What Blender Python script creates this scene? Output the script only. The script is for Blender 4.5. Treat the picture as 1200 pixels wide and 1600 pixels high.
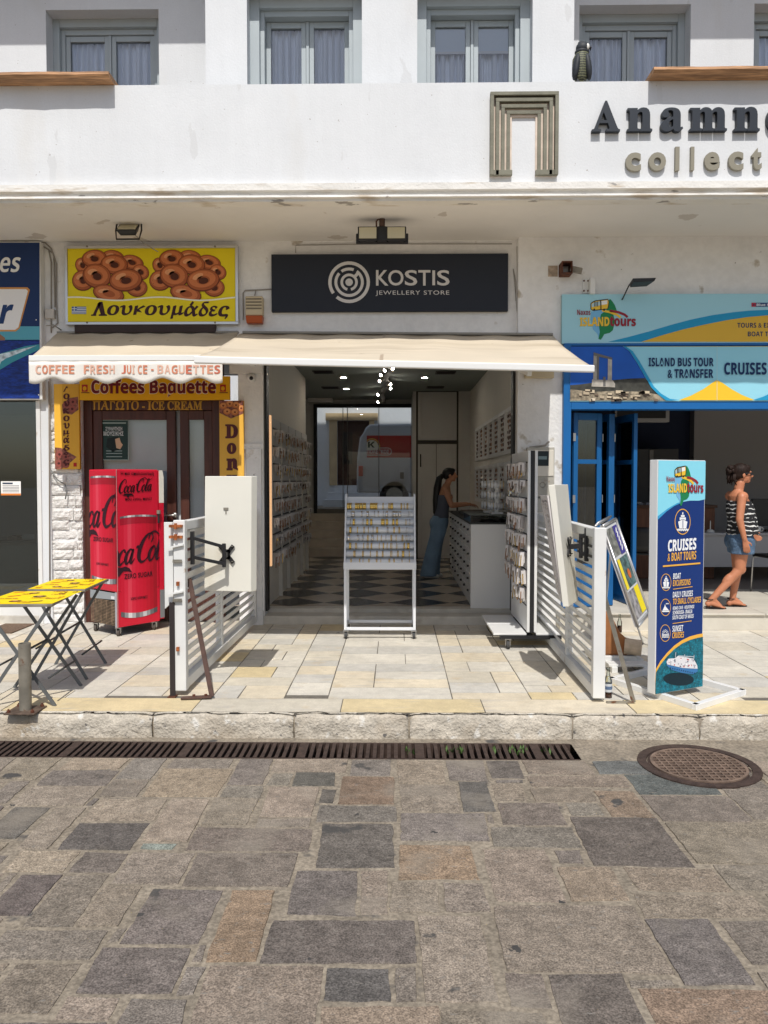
import bpy, math, random
from mathutils import Vector, Matrix, noise
from mathutils.geometry import tessellate_polygon
R = math.radians
random.seed(7)
for o in list(bpy.data.objects):
    bpy.data.objects.remove(o)
sc = bpy.context.scene
col = sc.collection

# ------------------------------------------------------------------ camera
F = 1200.0                       # focal length in units of 1/1200 picture width
H = 1.65                         # eye height above the pavement
PSI = math.atan(18 / F)
PIT = R(2.0)
CY = 750 + F * math.tan(PIT)
FWD = Vector((-math.sin(PSI) * math.cos(PIT), math.cos(PSI) * math.cos(PIT), -math.sin(PIT)))
RGT = Vector((math.cos(PSI), math.sin(PSI), 0))
UPV = RGT.cross(FWD)
EYE = Vector((0, 0, H))
cd = bpy.data.cameras.new('camera')
cam = bpy.data.objects.new('camera', cd)
col.objects.link(cam)
m = Matrix((RGT, UPV, -FWD)).transposed().to_4x4()
m.translation = EYE
cam.matrix_world = m
cd.sensor_fit = 'HORIZONTAL'
cd.sensor_width = 36
cd.lens = 36
cd.shift_y = (CY - 800) / 1200
cd.clip_end = 500
sc.camera = cam

# ------------------------------------------------------------------ light
SUN_EL = 55.7
wd = bpy.data.worlds.new('World')
sc.world = wd
wd.use_nodes = True
nt = wd.node_tree
sky = nt.nodes.new('ShaderNodeTexSky')
sky.sky_type = 'NISHITA'
sky.sun_disc = False
sky.sun_elevation = R(SUN_EL)
sky.sun_rotation = R(180)
sky.dust_density = 2.0
bg = nt.nodes['Background']
bg.inputs[1].default_value = 0.11
nt.links.new(sky.outputs[0], bg.inputs[0])
sl = bpy.data.lights.new('sun', 'SUN')
sl.energy = 3.8
sl.angle = R(0.5)
sl.color = (1, .965, .905)
so = bpy.data.objects.new('sun', sl)
so.rotation_euler = (R(90 - SUN_EL), 0, 0)
so.location = (0, -10, 20)
col.objects.link(so)
sc.view_settings.view_transform = 'Standard'
sc.view_settings.look = 'None'
sc.view_settings.gamma = 1
sc.view_settings.use_curve_mapping = False
sc.view_settings.exposure = 0.0
sc.render.engine = 'CYCLES'
sc.cycles.max_bounces = 10
sc.cycles.diffuse_bounces = 5
sc.cycles.transparent_max_bounces = 24
sc.cycles.caustics_reflective = False
sc.cycles.caustics_refractive = False
sc.cycles.use_denoising = True
sc.cycles.sample_clamp_indirect = 6


# ------------------------------------------------------------------ layout helpers
def ray(px, py):
    return FWD + RGT * ((px - 600) / F) + UPV * ((CY - py) / F)


def W(px, py, Y):
    d = ray(px, py)
    return EYE + d * (Y / d.y)


def G(px, py, z=0.0):
    d = ray(px, py)
    return EYE + d * ((z - H) / d.z)


def WX(px, X, py=750):
    d = ray(px, py)
    return EYE + d * (X / d.x)


# ------------------------------------------------------------------ materials
def lin(r, g, b, k=1.0):
    def f(v):
        v /= 255.0
        return min(1, (v / 12.92 if v <= .04045 else ((v + .055) / 1.055) ** 2.4) * k)
    return (f(r), f(g), f(b), 1)


def mat(name, rgb, rough=.6, metal=0.0, noise_=None, bump=None, spec=.4, dirt=None, emit=None, tint=False, streak=None):
    M_ = bpy.data.materials.new(name)
    M_.use_nodes = True
    t = M_.node_tree
    p = t.nodes['Principled BSDF']
    p.inputs['Base Color'].default_value = rgb
    p.inputs['Roughness'].default_value = rough
    p.inputs['Metallic'].default_value = metal
    p.inputs['Specular IOR Level'].default_value = spec
    tc = t.nodes.new('ShaderNodeTexCoord')
    cur = None
    if tint:
        a = t.nodes.new('ShaderNodeAttribute')
        a.attribute_name = 'tint'
        cur = a.outputs['Color']

    def tex(scale, detail=6, stretch=None):
        n = t.nodes.new('ShaderNodeTexNoise')
        n.inputs['Scale'].default_value = scale
        n.inputs['Detail'].default_value = detail
        if stretch:
            mp = t.nodes.new('ShaderNodeMapping')
            mp.inputs['Scale'].default_value = stretch
            t.links.new(tc.outputs['Object'], mp.inputs[0])
            t.links.new(mp.outputs[0], n.inputs['Vector'])
        else:
            t.links.new(tc.outputs['Object'], n.inputs['Vector'])
        return n

    def mixc(fac, a, b, mode='MIX'):
        x = t.nodes.new('ShaderNodeMix')
        x.data_type = 'RGBA'
        x.blend_type = mode
        if isinstance(fac, float):
            x.inputs[0].default_value = fac
        else:
            t.links.new(fac, x.inputs[0])
        for s, v in ((6, a), (7, b)):
            if isinstance(v, tuple):
                x.inputs[s].default_value = v
            else:
                t.links.new(v, x.inputs[s])
        return x.outputs[2]

    def ramp(out, lo, hi):
        r = t.nodes.new('ShaderNodeMapRange')
        r.inputs[1].default_value = lo
        r.inputs[2].default_value = hi
        t.links.new(out, r.inputs[0])
        return r.outputs[0]
    for sp in (noise_ or []):
        scale, amt = sp[0], sp[1]
        n = tex(scale, 7, sp[2] if len(sp) > 2 else None)
        lo = tuple(1 - amt for _ in range(3)) + (1,)
        hi = tuple(1 + amt * .6 for _ in range(3)) + (1,)
        g = mixc(ramp(n.outputs[0], .35, .65), lo, hi)
        cur = mixc(1.0, cur if cur is not None else rgb, g, 'MULTIPLY')
    for d in (dirt or []):
        scale, lo, hi, c = d[:4]
        n = tex(scale, 8, d[4] if len(d) > 4 else None)
        cur = mixc(ramp(n.outputs[0], lo, hi), cur if cur is not None else rgb, c)
    if cur is not None:
        t.links.new(cur, p.inputs['Base Color'])
    if bump:
        last = None
        for sp in bump:
            n = tex(sp[0], 8, sp[2] if len(sp) > 2 else None)
            b = t.nodes.new('ShaderNodeBump')
            b.inputs['Strength'].default_value = 1.0
            b.inputs['Distance'].default_value = sp[1]
            t.links.new(n.outputs[0], b.inputs['Height'])
            if last is not None:
                t.links.new(last, b.inputs['Normal'])
            last = b.outputs[0]
        t.links.new(last, p.inputs['Normal'])
    if emit:
        p.inputs['Emission Color'].default_value = rgb
        p.inputs['Emission Strength'].default_value = emit
    return M_


def glass(name, tint, refl=.5, rough=0.0):
    M_ = bpy.data.materials.new(name)
    M_.use_nodes = True
    t = M_.node_tree
    t.nodes.clear()
    out = t.nodes.new('ShaderNodeOutputMaterial')
    mx = t.nodes.new('ShaderNodeMixShader')
    tr = t.nodes.new('ShaderNodeBsdfTransparent')
    tr.inputs[0].default_value = tint
    gl = t.nodes.new('ShaderNodeBsdfGlossy')
    gl.inputs[0].default_value = (1, 1, 1, 1)
    gl.inputs['Roughness'].default_value = rough
    fr = t.nodes.new('ShaderNodeFresnel')
    fr.inputs[0].default_value = 1.5
    mu = t.nodes.new('ShaderNodeMath')
    mu.operation = 'MULTIPLY'
    mu.inputs[1].default_value = refl
    t.links.new(fr.outputs[0], mu.inputs[0])
    t.links.new(mu.outputs[0], mx.inputs[0])
    t.links.new(tr.outputs[0], mx.inputs[1])
    t.links.new(gl.outputs[0], mx.inputs[2])
    t.links.new(mx.outputs[0], out.inputs[0])
    return M_


_pr = {}


def pr(r, g, b, k=1.0):
    key = (r, g, b, k)
    if key not in _pr:
        _pr[key] = mat('printed_ink', lin(r, g, b, k), .55, spec=.3)
    return _pr[key]


plaster = mat('white_plaster', (.725, .74, .757, 1), .85, noise_=[(1.2, .04), (.35, .03), (60, .02), (3.5, .014, (3, 3, .35))], bump=[(55, .0016), (6, .0022)],
              dirt=[(1.3, .58, .85, (.64, .62, .58, 1), (1, 1, .4)), (2.4, .655, .662, (.66, .67, .68, 1), (1.6, 1, .5)), (30, .73, .75, (.40, .37, .34, 1))], spec=.2)
plaster_worn = mat('worn_white_plaster', (.81, .805, .80, 1), .85, noise_=[(2, .05), (14, .04)], bump=[(30, .006), (5, .01)],
                   dirt=[(4, .64, .70, (.50, .45, .38, 1)), (9, .72, .74, (.30, .28, .26, 1))], spec=.2)
cornice_m = mat('weathered_cornice_paint', (.76, .74, .70, 1), .85, noise_=[(5, .06, (.3, 1, 3))], bump=[(40, .006), (8, .008)],
                dirt=[(5, .56, .68, (.55, .48, .39, 1), (.5, 1, 3)), (7, .65, .68, (.34, .32, .30, 1), (.6, 1, 2))], spec=.2)
soffit_m = mat('soffit_paint', (.76, .74, .715, 1), .9, noise_=[(1, .05)], bump=[(3, .01)], dirt=[(1.7, .66, .672, (.56, .52, .48, 1))], spec=.15)
grey_relief = mat('grey_relief_paint', lin(128, 126, 112), .8, noise_=[(8, .15)], bump=[(40, .004)])
groove_m = mat('groove_render', lin(222, 205, 190), .85, noise_=[(12, .12)])
anthracite = mat('anthracite_letters', lin(40, 46, 55), .5)
taupe = mat('taupe_letters', lin(140, 135, 120), .6)
win_grey = mat('blue_grey_window_paint', lin(176, 185, 189), .5, noise_=[(3, .04)])
curtain_m = mat('curtain_fabric', (.84, .87, .92, 1), .9)
blind_m = mat('blind_fabric', (.72, .80, .86, 1), .9)
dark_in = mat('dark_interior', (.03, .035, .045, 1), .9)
wglass = glass('window_glass', (.95, .97, 1, 1), 1.2)
shop_glass = glass('shopfront_glass', (.62, .68, .68, 1), 2.0)
cafe_glass = glass('cafe_door_glass', (.93, .96, .98, 1), 1.6)
door_glass = glass('back_door_glass', (.80, .82, .83, 1), .7)
white_metal = mat('white_painted_metal', (.74, .74, .72, 1), .4, noise_=[(4, .04)], dirt=[(9, .68, .74, (.45, .36, .28, 1))])
white_board = mat('cream_laminate', (.74, .72, .64, 1), .5, noise_=[(1.5, .05)], dirt=[(2.5, .6, .8, (.66, .58, .44, 1))])
white_gloss = mat('white_laminate', (.76, .76, .75, 1), .35)
stand_white = mat('white_powder_coat', (.74, .76, .79, 1), .4)
black_m = mat('black_metal', (.018, .018, .02, 1), .45)
black_plastic = mat('black_plastic', (.02, .02, .022, 1), .5)
rubber = mat('grey_rubber', (.06, .06, .06, 1), .8)
rust = mat('rusty_steel', lin(95, 55, 38), .8, noise_=[(20, .4)], bump=[(60, .004)])
rust_orange = mat('orange_rust', lin(165, 92, 48), .85, noise_=[(30, .5)], bump=[(60, .004)])
brown_steel = mat('brown_painted_steel', lin(88, 66, 58), .6, noise_=[(15, .2)])
steel = mat('brushed_steel', (.50, .49, .47, 1), .38, .9, noise_=[(9, .12)])
dull_steel = mat('dull_grey_steel', lin(140, 134, 122), .55, .3, noise_=[(9, .25)], dirt=[(14, .6, .7, lin(110, 75, 52))])
alu = mat('aluminium', (.62, .62, .62, 1), .35, .8)
gold_m = mat('polished_gold', (.83, .58, .18, 1), .25, 1.0)
silver_m = mat('polished_silver', (.72, .70, .68, 1), .25, 1.0)
dark_jewel = mat('dark_jewellery', (.09, .06, .05, 1), .5)
copper_m = mat('copper_jewellery', (.42, .24, .15, 1), .4, .6)
card_m = mat('white_card', (.66, .63, .62, 1), .7)
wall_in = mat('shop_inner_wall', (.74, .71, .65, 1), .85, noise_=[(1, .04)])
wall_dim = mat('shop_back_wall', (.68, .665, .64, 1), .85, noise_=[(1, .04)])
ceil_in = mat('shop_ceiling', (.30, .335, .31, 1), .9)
tile_dark = mat('dark_floor_tile', lin(46, 43, 42), .25, noise_=[(4, .2)])
tile_light = mat('beige_floor_tile', lin(186, 172, 154), .25, noise_=[(4, .1)])
stair_m = mat('pale_stair_stone', lin(205, 192, 176), .6, noise_=[(4, .1)])
marble_step = mat('marble_step', (.56, .53, .47, 1), .5, noise_=[(5, .12)], dirt=[(6, .55, .8, (.42, .38, .32, 1))], bump=[(30, .002)])
cream_marble = mat('cream_marble_step', (.60, .56, .48, 1), .5, noise_=[(4, .09)], bump=[(30, .002)])
canvas = mat('beige_awning_canvas', lin(203, 191, 171), .9, noise_=[(1.2, .06), (200, .04)], bump=[(300, .001)], dirt=[(5, .70, .76, lin(150, 130, 105)), (1.1, .5, .8, lin(166, 152, 130), (.6, 3, 1))])
awn_white = mat('white_awning_bar', (.78, .78, .76, 1), .5)
valance_m = mat('white_valance_canvas', (.76, .73, .68, 1), .9, noise_=[(3, .07)])
brown_wood = mat('dark_brown_door_wood', lin(80, 46, 37), .45, noise_=[(3, .25, (8, 1, .6))])
blue_paint = mat('blue_door_paint', lin(20, 92, 150), .4, noise_=[(3, .06)])
blue_shade = mat('blue_frame_paint', lin(15, 98, 165), .45, noise_=[(3, .05)])
navy_in = mat('navy_wall', (.02, .03, .07, 1), .8)
grey_in = mat('grey_inner_wall', (.40, .39, .40, 1), .85)
stone_clad = mat('white_split_stone', (.74, .72, .69, 1), .9, noise_=[(9, .1)], bump=[(24, .02), (70, .006)])
wood_live = mat('live_edge_wood', lin(182, 140, 104), .8, noise_=[(2, .4, (.6, 6, 14)), (9, .35, (.6, 6, 14))], bump=[(6, .008, (.6, 6, 14))])
wood_brown = mat('brown_timber', lin(160, 105, 62), .7, noise_=[(3, .3, (3, 8, 1))], bump=[(10, .006)])
desk_m = mat('desk_grey_white', (.36, .36, .38, 1), .6)
cable_m = mat('grey_cable', lin(150, 145, 138), .7)
beige_plastic = mat('beige_plastic', lin(196, 180, 148), .5)
orange_lens = mat('amber_siren_lens', lin(176, 82, 36), .35)
lamp_glass = mat('floodlight_glass', lin(205, 198, 170), .2)
light_on = mat('lit_lamp', (1, .93, .82, 1), .5, emit=190)
strip_on = mat('warm_led_strip', (1, .58, .30, 1), .5, emit=.7)
hair_m = mat('dark_brown_hair', (.022, .012, .009, 1), .6, spec=.2, noise_=[(30, .4, (1, 1, .3))], bump=[(50, .008, (1, 1, .25))])
skin_m = mat('tanned_skin', lin(188, 124, 92), .5, noise_=[(12, .06)])
skin_dim = mat('light_tan_skin', lin(198, 142, 112), .55)
denim = mat('blue_denim', lin(84, 108, 134), .85, noise_=[(14, .2), (5, .12)], bump=[(80, .002), (14, .03)])
jeans_m = mat('pale_denim', lin(120, 146, 170), .85, noise_=[(5, .14)], bump=[(8, .012)])
amber = mat('amber_liquid', lin(120, 52, 16), .1)
bottle_g = glass('clear_bottle_glass', (.86, .9, .88, 1), 1.0, .02)


# ------------------------------------------------------------------ mesh builder
class MB:
    def __init__(s):
        s.v = []; s.f = []; s.m = []; s.mats = []; s.t = None

    def mi(s, mt):
        if mt not in s.mats:
            s.mats.append(mt)
        return s.mats.index(mt)

    def add(s, vs, fs, mt, xf=None, tint=None):
        b = len(s.v)
        s.v += [(xf @ Vector(p)) if xf else Vector(p) for p in vs]
        i = s.mi(mt)
        for f in fs:
            s.f.append([b + k for k in f])
            s.m.append(i)
        if tint is not None:
            s.t = s.t or {}
            for k in range(len(s.f) - len(fs), len(s.f)):
                s.t[k] = tint
        return s

    def box(s, x0, x1, y0, y1, z0, z1, mt, xf=None):
        vs = [(x, y, z) for x in (x0, x1) for y in (y0, y1) for z in (z0, z1)]
        return s.add(vs, [(0, 1, 3, 2), (4, 6, 7, 5), (0, 4, 5, 1), (2, 3, 7, 6), (0, 2, 6, 4), (1, 5, 7, 3)], mt, xf)

    def hexa(s, p, mt):   # 4 front corners (tl,tr,br,bl), 4 back corners
        return s.add(p, [(3, 2, 1, 0), (4, 5, 6, 7), (0, 1, 5, 4), (1, 2, 6, 5), (2, 3, 7, 6), (3, 0, 4, 7)], mt)

    def bar(s, p0, p1, w, h, mt, up=(0, 0, 1)):
        p0, p1 = Vector(p0), Vector(p1)
        d = (p1 - p0).normalized()
        u = Vector(up)
        if abs(d.dot(u)) > .98:
            u = Vector((0, 1, 0)) if abs(d.y) < .9 else Vector((1, 0, 0))
        a = d.cross(u).normalized() * (w / 2)
        b = a.cross(d).normalized() * (h / 2)
        vs = [p + i * a + j * b for p in (p0, p1) for i, j in ((-1, -1), (1, -1), (1, 1), (-1, 1))]
        return s.add(vs, [(3, 2, 1, 0), (4, 5, 6, 7), (0, 1, 5, 4), (1, 2, 6, 5), (2, 3, 7, 6), (3, 0, 4, 7)], mt)

    def tube(s, pts, r, mt, seg=8, closed=False, sq=1.0):
        pts = [Vector(p) for p in pts]
        n = len(pts)
        rs = r if isinstance(r, (list, tuple)) else [r] * n
        rings = []
        pa = None
        for i, p in enumerate(pts):
            a = pts[(i - 1) % n] if (closed or i > 0) else p
            c = pts[(i + 1) % n] if (closed or i < n - 1) else p
            d = (c - a).normalized()
            if pa is None:
                u = Vector((0, 0, 1)) if abs(d.z) < .9 else Vector((1, 0, 0))
                pa = d.cross(u).normalized()
            pa = (pa - d * pa.dot(d)).normalized()
            pb = d.cross(pa)
            rings.append([p + (pa * math.cos(2 * math.pi * k / seg) + pb * sq * math.sin(2 * math.pi * k / seg)) * rs[i] for k in range(seg)])
        vs = [q for rg in rings for q in rg]
        fs = []
        for i in range(n if closed else n - 1):
            j = (i + 1) % n
            for k in range(seg):
                l = (k + 1) % seg
                fs.append((i * seg + k, i * seg + l, j * seg + l, j * seg + k))
        if not closed:
            fs.append(tuple(range(seg))[::-1])
            fs.append(tuple((n - 1) * seg + k for k in range(seg)))
        return s.add(vs, fs, mt)

    def lathe(s, prof, c, mt, seg=20, xf=None):
        c = Vector(c)
        vs = [c + Vector((r * math.cos(2 * math.pi * k / seg), r * math.sin(2 * math.pi * k / seg), z)) for r, z in prof for k in range(seg)]
        fs = []
        for i in range(len(prof) - 1):
            for k in range(seg):
                l = (k + 1) % seg
                fs.append((i * seg + k, i * seg + l, (i + 1) * seg + l, (i + 1) * seg + k))
        fs.append(tuple(range(seg))[::-1])
        fs.append(tuple((len(prof) - 1) * seg + k for k in range(seg)))
        return s.add(vs, fs, mt, xf)

    def loft(s, rings, mt, seg=20, cap=True):   # rings: (center, rx, ry[, tilt])
        vs = []
        for rg in rings:
            c, rx, ry = Vector(rg[0]), rg[1], rg[2]
            tl = rg[3] if len(rg) > 3 else 0
            for k in range(seg):
                a = 2 * math.pi * k / seg
                x, y = rx * math.cos(a), ry * math.sin(a)
                vs.append(c + Vector((x * math.cos(tl), y, x * math.sin(tl))))
        fs = []
        for i in range(len(rings) - 1):
            for k in range(seg):
                l = (k + 1) % seg
                fs.append((i * seg + k, i * seg + l, (i + 1) * seg + l, (i + 1) * seg + k))
        if cap:
            fs.append(tuple(range(seg))[::-1])
            fs.append(tuple((len(rings) - 1) * seg + k for k in range(seg)))
        return s.add(vs, fs, mt)

    def ell(s, c, rx, ry, rz, mt, seg=16, rot=None):
        c = Vector(c)
        n = seg // 2
        vs = []
        for i in range(1, n):
            th = math.pi * i / n
            for k in range(seg):
                a = 2 * math.pi * k / seg
                vs.append(Vector((rx * math.sin(th) * math.cos(a), ry * math.sin(th) * math.sin(a), -rz * math.cos(th))))
        vs += [Vector((0, 0, -rz)), Vector((0, 0, rz))]
        if rot:
            vs = [rot @ q for q in vs]
        fs = []
        for i in range(n - 2):
            for k in range(seg):
                l = (k + 1) % seg
                fs.append((i * seg + k, i * seg + l, (i + 1) * seg + l, (i + 1) * seg + k))
        b, tp = (n - 1) * seg, (n - 1) * seg + 1
        for k in range(seg):
            l = (k + 1) % seg
            fs.append((b, l, k))
            fs.append((tp, (n - 2) * seg + k, (n - 2) * seg + l))
        return s.add([c + q for q in vs], fs, mt)

    def cap(s, p0, p1, r0, r1, mt, seg=12):      # tapered capsule
        p0, p1 = Vector(p0), Vector(p1)
        d = (p1 - p0).normalized()
        pts, rs = [], []
        for a in (80, 60, 35, 0):
            pts.append(p0 - d * r0 * math.sin(R(a))); rs.append(r0 * math.cos(R(a)))
        for a in (0, 35, 60, 80):
            pts.append(p1 + d * r1 * math.sin(R(a))); rs.append(r1 * math.cos(R(a)))
        return s.tube(pts, rs, mt, seg)

    def prism(s, pts, vec, mt):
        pts = [Vector(p) for p in pts]
        vec = Vector(vec)
        n = len(pts)
        fs = [tuple(range(n))[::-1], tuple(range(n, 2 * n))]
        fs += [(i, (i + 1) % n, n + (i + 1) % n, n + i) for i in range(n)]
        return s.add(pts + [p + vec for p in pts], fs, mt)

    def quad(s, a, b, c, d, mt):
        return s.add([a, b, c, d], [(0, 1, 2, 3)], mt)

    def grid(s, fn, nu, nv, mt):
        vs = [fn(i / nu, j / nv) for j in range(nv + 1) for i in range(nu + 1)]
        fs = [(j * (nu + 1) + i, j * (nu + 1) + i + 1, (j + 1) * (nu + 1) + i + 1, (j + 1) * (nu + 1) + i) for j in range(nv) for i in range(nu)]
        return s.add(vs, fs, mt)

    def build(s, name, parent=None, smooth=False, bevel=0, label=None, solid=0, kind=None, remesh=0, sub=0):
        off = OFF.get(parent.name, Vector()) if parent else Vector()
        me = bpy.data.meshes.new(name)
        me.from_pydata([tuple(p - off) for p in s.v], [], s.f)
        for mt in s.mats:
            me.materials.append(mt)
        for p, i in zip(me.polygons, s.m):
            p.material_index = i
            p.use_smooth = smooth
        if s.t:
            at = me.attributes.new('tint', 'FLOAT_COLOR', 'CORNER')
            for p in me.polygons:
                c = s.t.get(p.index, (1, 1, 1, 1))
                for li in p.loop_indices:
                    at.data[li].color = c
        o = bpy.data.objects.new(name, me)
        col.objects.link(o)
        if parent:
            o.parent = parent
            OFF[o.name] = off
        if remesh:
            md = o.modifiers.new('remesh', 'REMESH')
            md.mode = 'VOXEL'
            md.voxel_size = remesh
            md.use_smooth_shade = True
            ms = o.modifiers.new('smooth', 'SMOOTH')
            ms.iterations = 4
            ms.factor = .5
        if bevel:
            md = o.modifiers.new('bevel', 'BEVEL')
            md.width = bevel
            md.segments = 2
            md.limit_method = 'ANGLE'
            md.angle_limit = R(40)
        if solid:
            md = o.modifiers.new('solid', 'SOLIDIFY')
            md.thickness = solid
        if sub:
            md = o.modifiers.new('sub', 'SUBSURF')
            md.levels = md.render_levels = sub
        if label:
            o['label'] = label
        if kind:
            o['kind'] = kind
        return o


OFF = {}


def thing(name, label, cat, loc=(0, 0, 0), group=None):
    o = bpy.data.objects.new(name, None)
    o.location = loc
    o.empty_display_size = .1
    col.objects.link(o)
    OFF[o.name] = Vector(loc)
    o['label'] = label
    o['category'] = cat
    if group:
        o['group'] = group
    return o


def tag(o, label, cat, group=None, kind=None):
    if label:
        o['label'] = label
    if cat:
        o['category'] = cat
    if group:
        o['group'] = group
    if kind:
        o['kind'] = kind
    return o


def struct(o):
    o['kind'] = 'structure'
    return o


# ------------------------------------------------------------------ lettering
def mstr(s, style):
    if style == 'reg':
        return s
    up, lo, gu, gl = {'serifb': (0x1D400, 0x1D41A, 0x1D6A8, 0x1D6C2), 'sansb': (0x1D5D4, 0x1D5EE, 0x1D756, 0x1D770),
                      'scriptb': (0x1D4D0, 0x1D4EA, 0, 0), 'serifbi': (0x1D468, 0x1D482, 0x1D71C, 0x1D736)}[style]
    dg = {'serifb': 0x1D7CE, 'sansb': 0x1D7EC}.get(style, 0)
    r = ''
    for c in s:
        k = ord(c)
        if 'A' <= c <= 'Z':
            r += chr(up + k - 65)
        elif 'a' <= c <= 'z':
            r += chr(lo + k - 97)
        elif gu and 0x391 <= k <= 0x3A9:
            r += chr(gu + k - 0x391)
        elif gl and 0x3B1 <= k <= 0x3C9:
            r += chr(gl + k - 0x3B1)
        elif dg and '0' <= c <= '9':
            r += chr(dg + k - 48)
        else:
            r += c
    return r


_tx = {}


def text_mesh(s, style='reg', bold=0.0, shear=0.0, extrude=0.0, space=1.0):
    key = (s, style, bold, shear, extrude, space)
    if key in _tx:
        return _tx[key]
    c = bpy.data.curves.new('lettering', 'FONT')
    c.body = mstr(s, style)
    c.size = 1
    c.offset = bold
    c.shear = shear
    c.extrude = extrude
    c.space_character = space
    c.resolution_u = 4
    o = bpy.data.objects.new('lettering', c)
    col.objects.link(o)
    dg = bpy.context.evaluated_depsgraph_get()
    me = bpy.data.meshes.new_from_object(o.evaluated_get(dg))
    vs = [v.co.copy() for v in me.vertices]
    fs = [tuple(p.vertices) for p in me.polygons]
    bpy.data.objects.remove(o)
    bpy.data.curves.remove(c)
    bpy.data.meshes.remove(me)
    if vs:
        x0 = min(v.x for v in vs); x1 = max(v.x for v in vs)
        y0 = min(v.y for v in vs); y1 = max(v.y for v in vs)
        vs = [((v.x - x0) / max(x1 - x0, 1e-6), (v.y - y0) / max(y1 - y0, 1e-6), v.z) for v in vs]
    _tx[key] = (vs, fs)
    return _tx[key]


def clip_poly(p, ax, val, keep_less):
    out = []
    n = len(p)
    for i in range(n):
        a, b = p[i], p[(i + 1) % n]
        ia = a[ax] <= val if keep_less else a[ax] >= val
        ib = b[ax] <= val if keep_less else b[ax] >= val
        if ia:
            out.append(a)
        if ia != ib:
            t = (val - a[ax]) / (b[ax] - a[ax])
            out.append((a[0] + t * (b[0] - a[0]), a[1] + t * (b[1] - a[1])))
    return out


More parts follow.
